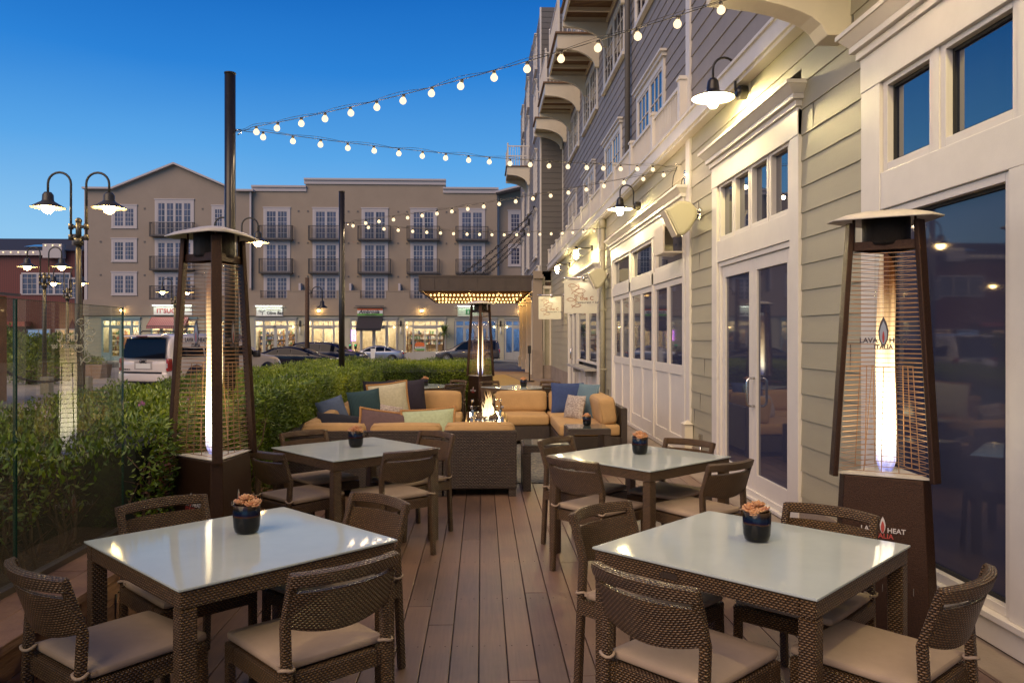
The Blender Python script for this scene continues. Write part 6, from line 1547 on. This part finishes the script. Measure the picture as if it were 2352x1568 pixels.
# ================================================================ CARS
def smooth_mb(b, *a, **k): return b
def wheel(t, x, y, r, side):
    """wheel centred at local (x,y), axle along x"""
    b = MB(); s = side; b.M = Matrix.Translation((x, y, r)) @ Euler((0, R(90), 0)).to_matrix().to_4x4()
    w = .12; pr = [(r*.62, -w), (r*.93, -w), (r, -w*.75), (r, w*.75), (r*.93, w), (r*.62, w)]; b.lathe(pr, 28); wt = b.build('wheel', rubber, t)
    b = MB(); b.M = Matrix.Translation((x+s*.075, y, r)) @ Euler((0, R(90*s), 0)).to_matrix().to_4x4()
    b.lathe([(r*.64, .04), (r*.60, .045), (r*.57, .0)], 24)
    for k in range(10):
        a = 2*PI*k/10; b.bar((.05*math.cos(a), .05*math.sin(a), .03), (r*.6*math.cos(a), r*.6*math.sin(a), .035), .035, .02)
    b.lathe([(.001, .05), (.06, .045), (.07, .02)], 12); b.build('rim', rim_mat, wt)
rim_mat = pm('rim_mat', (.45, .45, .46), .3, metal=.9)
tail_red = pm('tail_red', (.35, .012, .012), .15, coat=1); lamp_clear = pm('lamp_clear', (.5, .5, .5), .1, coat=1); car_glass = pm('car_glass', (.006, .008, .014), .03, spec=.22); trim_black = pm('trim_black', (.012, .012, .013), .4)
def make_car(name, label, cat, loc, heading, prof, paint, W=1.9, wheels=None, r=.34, belt=None, glass=None, name_extra=None):
    """prof: list of (y, z_low, z_belt, z_top, w_scale) from rear (-) to front (+); car points along +Y"""
    t = thing(name, label, cat, loc, heading)
    n = 13; vs = []; fs = []; N_ = len(prof)
    secs = []
    for (y, zl, zb, zt, ws) in prof:
        hw = W/2*ws; cab = zt-zb > .12; row = []
        tw = hw*.76 if cab else hw*.90
        side = [(hw*.90, zl), (hw*.985, zl+.10), (hw, zl+(zb-zl)*.45), (hw*.995, zb-.06), (hw*.965, zb)]
        top = [(tw*1.06 if cab else hw*.95, zb+(zt-zb)*.80 if cab else zb+(zt-zb)*.4), (tw, zt-.02 if cab else zb+(zt-zb)*.8), (tw*.55, zt+.0)]
        half = side+top
        row = [(x, y, z) for x, z in half]+[(0, y, zt+.015)]+[(-x, y, z) for x, z in half[::-1]]
        secs.append(row)
    M_ = len(secs[0])
    vs = [p for s_ in secs for p in s_]
    fs = [(i*M_+k, (i+1)*M_+k, (i+1)*M_+k+1, i*M_+k+1) for i in range(N_-1) for k in range(M_-1)]
    fs += [(i*M_+M_-1, (i+1)*M_+M_-1, (i+1)*M_, i*M_) for i in range(N_-1)]
    fs += [tuple(range(M_)), tuple((N_-1)*M_+k for k in range(M_-1, -1, -1))]
    b = MB(); b.add(vs, fs, smooth=True); body = b.build('body', paint, t, sub=1)
    return t, body
def P(y, zl, zb, zt, ws=1.0): return (y, zl, zb, zt, ws)
def car_full(name, label, cat, loc, heading, paint, kind, L_=4.7, W=1.84, H_=1.45, r=.33):
    h = L_/2
    if kind == 'sedan':
        prof = [P(-h, .45, .80, .84, .80), P(-h+.08, .30, .92, .98, .90), P(-h+.35, .25, .97, 1.04, .97), P(-h+.85, .22, .97, 1.12, 1), P(-h+1.35, .22, .96, H_*.94, 1), P(-h+1.9, .22, .95, H_, 1), P(-h+2.5, .22, .94, H_*.985, 1), P(-h+2.95, .22, .93, H_*.9, 1), P(h-1.25, .22, .92, .98, 1), P(h-.7, .23, .82, .87, .98), P(h-.25, .25, .70, .76, .92), P(h-.04, .32, .58, .62, .80), P(h, .36, .52, .54, .72)]
        cab = (-h+.75, h-1.35, .96, H_)
    else:
        prof = [P(-h, .50, 1.02, 1.10, .90), P(-h+.05, .38, 1.06, H_*.80, .96), P(-h+.18, .33, 1.08, H_*.96, .98), P(-h+.6, .28, 1.08, H_, 1), P(-h+1.6, .28, 1.07, H_, 1), P(-h+2.6, .28, 1.06, H_*.985, 1), P(-h+3.0, .28, 1.05, H_*.93, 1), P(h-1.35, .28, 1.04, 1.12, 1), P(h-.75, .29, .98, 1.05, .98), P(h-.2, .32, .90, .97, .94), P(h-.03, .38, .74, .80, .86), P(h, .45, .66, .70, .8)]
        cab = (-h+.1, h-1.5, 1.08, H_)
    t, body = make_car(name, label, cat, loc, heading, prof, paint, W)
    y0, y1, zb, zt = cab
    # side windows follow the cabin's lean
    def tops(y):
        for i in range(len(prof)-1):
            if prof[i][0] <= y <= prof[i+1][0]:
                f = (y-prof[i][0])/(prof[i+1][0]-prof[i][0]); return prof[i][3]*(1-f)+prof[i+1][3]*f, (prof[i][2]*(1-f)+prof[i+1][2]*f)
        return zb, zb
    hw = W/2
    for s_ in (-1, 1):
        cuts = [y0+.25, y0+(y1-y0)*.30, y0+(y1-y0)*.58, y1-.05]
        for a, e in zip(cuts[:-1], cuts[1:]):
            a += .03; e -= .03; lo = []; up = []
            for k in range(7):
                y = a+(e-a)*k/6; tz, bz = tops(y); tz = max(bz+.03, tz-.13)
                fz = (tz-bz)/max(.2, (tops((y0+y1)/2)[0]-bz)); lo.append((s_*(hw*.972+.006), y, bz+.02)); up.append((s_*(hw*(.965-.13*fz)+.018), y, tz))
            b = MB(); b.add(lo+up, [((k, k+1, 7+k+1, 7+k) if s_ > 0 else (7+k, 7+k+1, k+1, k)) for k in range(6)]); b.build('side_window', car_glass, t)
    # windscreens
    tzf, bzf = tops(y1); 
    i_f = [p for p in prof if p[0] < h-1.0 and p[3] > H_*.88][-1]; j_f = prof[prof.index(i_f)+1]
    i_r = [p for p in prof if p[3] > H_*.90][0]; j_r = prof[prof.index(i_r)-1]
    for nm, (pa, pb) in (('windscreen', (i_f, j_f)), ('rear_window', (i_r, j_r))):
        b = MB(); A_, B_ = Vector((0, pa[0], pa[3]-.01)), Vector((0, pb[0], pb[3]+.03)); 
        A2, B2 = A_.lerp(B_, .10), A_.lerp(B_, .95); nn = Vector((0, -(B_-A_).z, (B_-A_).y)).normalized(); nn = nn if nn.z > 0 else -nn
        A2 += nn*.03; B2 += nn*.03
        b.add([(-hw*.70, A2.y, A2.z-.01), (0, A2.y, A2.z), (hw*.70, A2.y, A2.z-.01), (hw*.80, B2.y, B2.z-.02), (0, B2.y, B2.z), (-hw*.80, B2.y, B2.z-.02)], [(0,1,4,5), (1,2,3,4)]); b.build(nm, car_glass, t)
    for s_ in (-1, 1):
        b = MB(); b.rbox((s_*hw*.70, h-.10, .66 if kind == 'sedan' else .80), (.42, .20, .12), .05, 4); b.build('headlight', lamp_clear, t)
        b = MB(); b.rbox((s_*hw*.76, -h+.06, .82 if kind == 'sedan' else .98), (.34, .16, .16 if kind == 'sedan' else .34), .05, 4); b.build('tail_light', tail_red, t)
        b = MB(); b.rbox((s_*(hw+.09), y1-.15, zb+.04), (.18, .10, .13), .04, 4); b.build('mirror', paint, t)
        for y in (-h+(.95), h-.92):
            b = MB(); b.M = Matrix.Translation((s_*(hw-.11), y, r)) @ Euler((0, R(90), 0)).to_matrix().to_4x4(); b.lathe([(.001, -.125), (r+.075, -.125), (r+.075, .125), (.001, .125)], 24); b.build('wheel_arch', trim_black, t)
            wheel(t, s_*(hw-.085), y, r, s_)
    b = MB(); b.rbox((0, h-.02, .42), (W*.62, .06, .16), .02, 3); b.rbox((0, -h+.02, .40), (W*.7, .06, .12), .02, 3); b.build('bumper_grille', trim_black, t)
    return t
paint_navy = pm('paint_navy', (.006, .010, .04), .15, spec=.4); paint_black = pm('paint_blackcar', (.004, .005, .014), .12, spec=.4); paint_silver = pm('paint_silver', (.32, .35, .42), .25, metal=.6, coat=1.0); paint_grey = pm('paint_greycar', (.085, .08, .085), .25, metal=.4, coat=1.0); paint_car_white = pm('paint_car_white', (.76, .71, .65), .2, coat=1.0)
car_full('parked_car', 'black low sedan parked in front of the white sport utility', 'car', (-11.3, 48.6, gz(48.6)), R(-95), paint_black, 'sedan', 4.97, 1.92, 1.44, .35)
car_full('parked_car', 'dark blue wagon parked behind the black sedan', 'car', (-10.4, 54.5, gz(54.5)), R(-96), paint_navy, 'suv', 4.9, 1.9, 1.70, .36)
car_full('parked_car', 'silver blue sedan parked before the restaurant with the black awning', 'car', (-8.6, 64.2, gz(64)), R(90), paint_silver, 'sedan', 4.75, 1.84, 1.46, .33)
car_full('parked_suv', 'dark grey sport utility parked behind the middle heater', 'car', (-1.15, 64.3, gz(64)), R(90), paint_grey, 'suv', 5.2, 2.0, 1.92, .40)

# white sport utility seen from behind
sv = thing('parked_suv', 'white sport utility seen from behind beyond the hedge and left heater', 'car', (-9.42, 27.6, gz(27)), R(-23))
hw = 1.02; h = 2.8; H_ = 1.92
prof = [P(-h, .48, 1.08, 1.16, .93), P(-h+.04, .40, 1.12, 1.50, .97), P(-h+.16, .36, 1.14, H_*.96, .99), P(-h+.5, .34, 1.14, H_, 1), P(-1.2, .34, 1.14, H_+.01, 1), P(.1, .34, 1.13, H_, 1), P(.75, .34, 1.12, H_*.95, 1), P(1.45, .34, 1.12, 1.22, 1), P(2.0, .36, 1.10, 1.19, .99), P(2.55, .40, 1.04, 1.10, .96), P(2.76, .45, .85, .92, .92), P(h, .5, .75, .8, .88)]
vs = []
for (y, zl, zb, zt, ws) in prof:
    a = hw*ws; cab = zt-zb > .2; tw = a*.86 if cab else a*.92
    half = [(a*.93, zl), (a, zl+.12), (a, zl+.4), (a*.995, zb-.08), (a*.975, zb), (tw*1.05 if cab else a*.955, zb+(zt-zb)*.8), (tw, zt-.03), (tw*.6, zt)]
    vs += [(x, y, z) for x, z in half]+[(0, y, zt+.01)]+[(-x, y, z) for x, z in half[::-1]]
M_ = 17; N_ = len(prof)
b = MB(); b.add(vs, [(i*M_+k, (i+1)*M_+k, (i+1)*M_+k+1, i*M_+k+1) for i in range(N_-1) for k in range(M_-1)]+[(i*M_+M_-1, (i+1)*M_+M_-1, (i+1)*M_, i*M_) for i in range(N_-1)]+[tuple(range(M_)), tuple((N_-1)*M_+k for k in range(M_-1, -1, -1))], smooth=True)
b.build('body', paint_car_white, sv, sub=1)
b = MB(); b.rbox((0, -h-.01, .80), (1.80, .12, .52), .05, 6); b.build('tailgate', paint_car_white, sv)
b = MB(); b.rbox((0, -h-.01, .57), (1.98, .22, .30), .06, 6); b.build('rear_bumper', paint_car_white, sv)
b = MB(); b.box(-.78, -h-.128, .685, .78, -h-.10, .735); b.box(-.9, -h-.09, .38, .9, -h+.1, .43); b.build('bumper_strip', trim_black, sv)
b = MB(); b.add([(-.88, -h-.075, 1.15), (.88, -h-.075, 1.15), (.80, -h+.055, 1.77), (-.80, -h+.055, 1.77)], [(0,1,2,3)]); b.build('rear_window', car_glass, sv)
b = MB(); b.rbox((0, -h+.05, 1.84), (1.56, .34, .07), .03, 4); b.build('spoiler', paint_car_white, sv)
b = MB(); b.box(-.22, -h-.13, 1.815, .22, -h-.11, 1.85); b.build('brake_lamp', pm('brake_lamp', (.10, .02, .03), .2), sv)
b = MB(); frame_mb2 = b
b.box(-.36, -h-.075, .80, .36, -h-.066, 1.06); b.build('plate_recess', pm('plate_recess', (.42, .39, .36), .4), sv)
b = MB(); b.box(-.30, -h-.08, .83, .30, -h-.0755, .99); b.build('number_plate', sb_white, sv)
text_mb('GMC', .13, .004, TM(0, -h-.085, 1.005), align='CENTER', bold=.006).build('emblem', trim_black, sv)
text_mb('YUKON XL', .055, .002, TM(-.80, -h-.08, .78), bold=.002).build('emblem', trim_black, sv)
for s_ in (-1, 1):
    b = MB(); b.rbox((s_*.955, -h+.02, .95), (.10, .20, .40), .04, 5); tl = b.build('tail_light', tail_red, sv)
    b = MB(); b.box(s_*.955-.025, -h-.085, .86, s_*.955+.025, -h-.076, 1.0); b.build('lamp_lens', lamp_clear, tl)
    lo = [(-2.45, 1.2), (-1.35, 1.2), (-1.3, 1.2), (-.25, 1.2), (-.18, 1.2), (1.25, 1.18)]
    for (a, e, ta, te) in ((-2.5, -1.35, 1.70, 1.74), (-1.27, -.22, 1.74, 1.74), (-.14, 1.1, 1.74, 1.32)):
        b = MB(); m_ = (a+e)/2; tm = (ta+te)/2+(.16 if te < 1.5 else 0)
        X = lambda z: s_*(hw*.985-.14*hw*(z-1.16)/.62+.02)
        pts = [(X(1.19), a, 1.19), (X(1.19), m_, 1.19), (X(1.19), e, 1.19), (X(te), e, te), (X(tm), m_, tm), (X(ta), a, ta)]
        b.add(pts, [(0,1,4,5) if s_ > 0 else (5,4,1,0), (1,2,3,4) if s_ > 0 else (4,3,2,1)]); b.build('side_window', car_glass, sv)
    b = MB(); b.rbox((s_*1.17, 1.05, 1.22), (.26, .16, .24), .05, 5); b.build('mirror', trim_black, sv)
    b = MB(); b.tube([(s_*.72, -2.3, 1.94), (s_*.72, -2.2, 2.0), (s_*.72, .2, 2.0), (s_*.72, .35, 1.93)], .02, 6); b.build('roof_rail', black_metal, sv)
    for y in (-1.72, 1.83):
        b = MB(); b.M = Matrix.Translation((s_*(hw-.12), y, .42)) @ Euler((0, R(90), 0)).to_matrix().to_4x4(); b.lathe([(.001, -.14), (.50, -.14), (.50, .14), (.001, .14)], 28); b.build('wheel_arch', trim_black, sv)
        wheel(sv, s_*(hw-.09), y, .41, s_)

# ================================================================ STREET THINGS
ks = thing('kiosk_stand', 'little house shaped wooden display case with pitched roof beyond the white car', 'display case', (-16.9, 54, gz(54)))
g0 = gz(54)
b = MB(); b.box(-17.6, 53.6, g0, -16.2, 54.7, 1.30); b.build('case', pm('kiosk_cream', (.34, .25, .15), .7), ks, world=True)
b = MB(); b.prism([(-17.75, 1.22), (-16.9, 2.05), (-16.05, 1.22), (-16.2, 1.22), (-16.9, 1.92), (-17.6, 1.22)], 53.4, 54.9, 'y'); b.prism([(-17.6, 1.2), (-16.2, 1.2), (-16.9, 1.9)], 53.65, 54.6, 'y'); b.build('roof', pm('kiosk_roof', (.30, .19, .13), .7), ks, world=True)
b = MB(); b.box(-17.4, 53.55, .25, -16.4, 53.599, .95); b.build('shelf_opening', pm('kiosk_dark', (.10, .065, .03), .7), ks, world=True)
b = MB(); rr = random.Random(6)
for z in (.3, .62):
    for k in range(9): b.box(-17.37+k*.105, 53.5, z, -17.30+k*.105, 53.549, z+rr.uniform(.14, .22))
b.build('leaflets', goods[3], ks, world=True)
b = MB(); b.ball((-16.9, 53.57, 1.42), .09, 8, 2.4); b.build('carving', shelf_wood, ks, world=True)
def yucca(label, x, y, hgt, n, sz, seed):
    t = thing('palm_plant', label, 'plant', (x, y, gz(y)+.1)); rr = random.Random(seed); g = gz(y)+.1
    b = MB(); b.tube([(x, y, g), (x+.05, y, g+hgt*.5), (x+.16, y, g+hgt)], [.08, .06, .055], 8); b.build('trunk', stem_mat, t, world=True)
    b = MB()
    for k in range(n):
        a = rr.random()*6.28; e = rr.uniform(-.7, 1.35); d = Vector((math.cos(a)*math.cos(e), math.sin(a)*math.cos(e), math.sin(e))); o_ = Vector((x+.16, y, g+hgt)); s_ = d.cross(Vector((0,0,1))).normalized()*.028; L_ = sz*rr.uniform(.75, 1.1)
        p1 = o_+d*L_*.5; p2 = o_+d*L_+Vector((0, 0, -.12*L_)); b.add([tuple(o_-s_), tuple(o_+s_), tuple(p1+s_), tuple(p1-s_), tuple(p2)], [(0,1,2,3), (3,2,4)])
    b.build('crown', leafmat('yucca', [(.03, .06, .015), (.09, .15, .03), (.2, .24, .07)]), t, world=True)
yucca('slender spiky palm standing at the right of the bar window', -3.35, 67.3, 2.45, 150, .95, 1)
yucca('low spiky plant left of the restaurant door behind the second pole', -11.6, 67.2, .55, 110, .95, 2)
for x, lab in ((-11.05, 'left one of two parking meters by the restaurant'), (-10.6, 'right one of two parking meters by the restaurant')):
    t = thing('parking_meter', lab, 'parking meter', (x, 66.6, -.42), 0, 'parking meters by the kerb')
    b = MB(); b.cyl((0, 0, 0), (0, 0, 1.0), .035, n=8); b.build('post', black_metal, t); b = MB(); b.rbox((0, 0, 1.22), (.22, .16, .42), .07, 4); b.build('head', black_metal, t)
    b = MB(); b.box(-.05, -.09, 1.3, .05, -.082, 1.36); b.build('display', emi('meter_green', (.1, 1, .3), 1.5), t)
t = thing('bollard_sign', 'white bollard before the silver sedan', 'bollard', (-11.25+3.0, 60, gz(60))); b = MB(); b.box(-.16, -.05, 0, .16, .05, 1.2); b.build('panel', sb_white, t)
# plaza seen through the glass: bollards, planters, chain, shrubs
for i, (x, y, lab) in enumerate(((-13.5, 25, 'pale square bollard left of the near lamp post'), (-12.3, 25, 'pale square bollard right of the near lamp post'))):
    t = thing('stone_bollard', lab, 'bollard', (x, y, gz(y)+.03), 0, 'pale stone bollards on the plaza'); b = MB(); b.box(-.14, -.14, 0, .14, .14, .52); b.build('block', pm('bollard_stone', (.45, .43, .30), .7, noise=.1), t, bevel=.02); b = MB(); b.box(-.125, -.125, .521, .125, .125, .54); b.build('cap', kerb_mat, t)
pst = pm('planter_stone', (.30, .20, .15), .8, noise=.15, nscale=3)
def shrub(t, x, y, z, rx, rz, n, size, seed, mat=None):
    rng_ = np.random.default_rng(seed); d = rng_.normal(0, 1, (n, 3)); d /= np.linalg.norm(d, axis=1)[:,None]; r_ = rng_.random(n)**.4
    k = 1+.22*np.sin(d[:,0]*5+seed)+.18*np.sin(d[:,2]*6+d[:,1]*4)
    p = np.stack([x+d[:,0]*rx*r_*k, y+d[:,1]*rx*r_*k, z+d[:,2]*rz*r_*k], 1); return leaf_mesh('foliage', p, d, np.full(n, size), mat or leaf_hedge, t, seed)
for i, (x, y, lab) in enumerate(((-18.8, 34.5, 'stone planter box left of the near lamp post on the plaza'), (-20.6, 41, 'stone planter box behind the near lamp post on the plaza'), (-17.6, 36.5, 'stone planter box near the rear of the white sport utility'))):
    t = thing('stone_planter', lab, 'planter', (x, y, gz(y)+.03), 0, 'stone planters on the plaza'); z = gz(y)+.03
    b = MB(); b.prism([(x-.5, z), (x+.5, z), (x+.58, z+.62), (x-.58, z+.62)], y-.5, y+.5, 'y'); b.build('box', pst, t, world=True, bevel=.02); b = MB(); b.box(x-.5, y-.4, z+.60, x+.5, y+.4, z+.625); b.build('soil', soil_mat, t, world=True)
    shrub(t, x, y, z+.75, .42, .2, 500, .11, i+3)
def bush(label, x, y, rx, rz, n, size, seed, zc=None, trunk=True):
    t = thing('shrub', label, 'shrub', (x, y, gz(y))); g = gz(y); zc = zc or rz+g
    b = MB(); b.tube([(x, y, g-.05), (x+.05, y, zc*.5), (x, y, zc)], [.07, .05, .02], 6); b.build('trunk', stem_mat, t, world=True)
    shrub(t, x, y, zc, rx, rz, n, size, seed)
bush('loose tall shrub behind the glass screen near the left edge', -7.6, 9.4, .55, .95, 5000, .07, 21, .85)
bush('tree with a rounded crown before the dark red building', -24, 40, 1.9, 1.2, 4500, .2, 22, 1.0)
bush('low dark shrub on the plaza left of the white sport utility', -17.4, 31, 1.3, .6, 2600, .14, 23)
bush('second tree in front of the dark red building, nearer the lamps', -20.5, 38, 1.5, 1.0, 3500, .2, 24, .8)
t = thing('chain_barrier', 'low posts with a sagging chain across the plaza', 'chain barrier', (-12, 17, gz(17)))
pts_ = [(-11.2, 22.6), (-13.2, 22.2), (-15.2, 21.8), (-17.2, 21.4)]
for (x, y) in pts_: b = MB(); b.cyl((x, y, gz(y)), (x, y, gz(y)+1.0), .05, n=8); b.ball((x, y, gz(y)+1.02), .07, 6); part(b, 'post', black_metal, t)
for a, c in zip(pts_[:-1], pts_[1:]):
    b = MB(); n = 40
    for k in range(n):
        f = (k+.5)/n; p = Vector((a[0]+(c[0]-a[0])*f, a[1]+(c[1]-a[1])*f, gz(24)+.92-.38*4*f*(1-f))); link(b, p, (c[0]-a[0], c[1]-a[1], 0), .06, k%2)
    part(b, 'chain', black_metal, t)
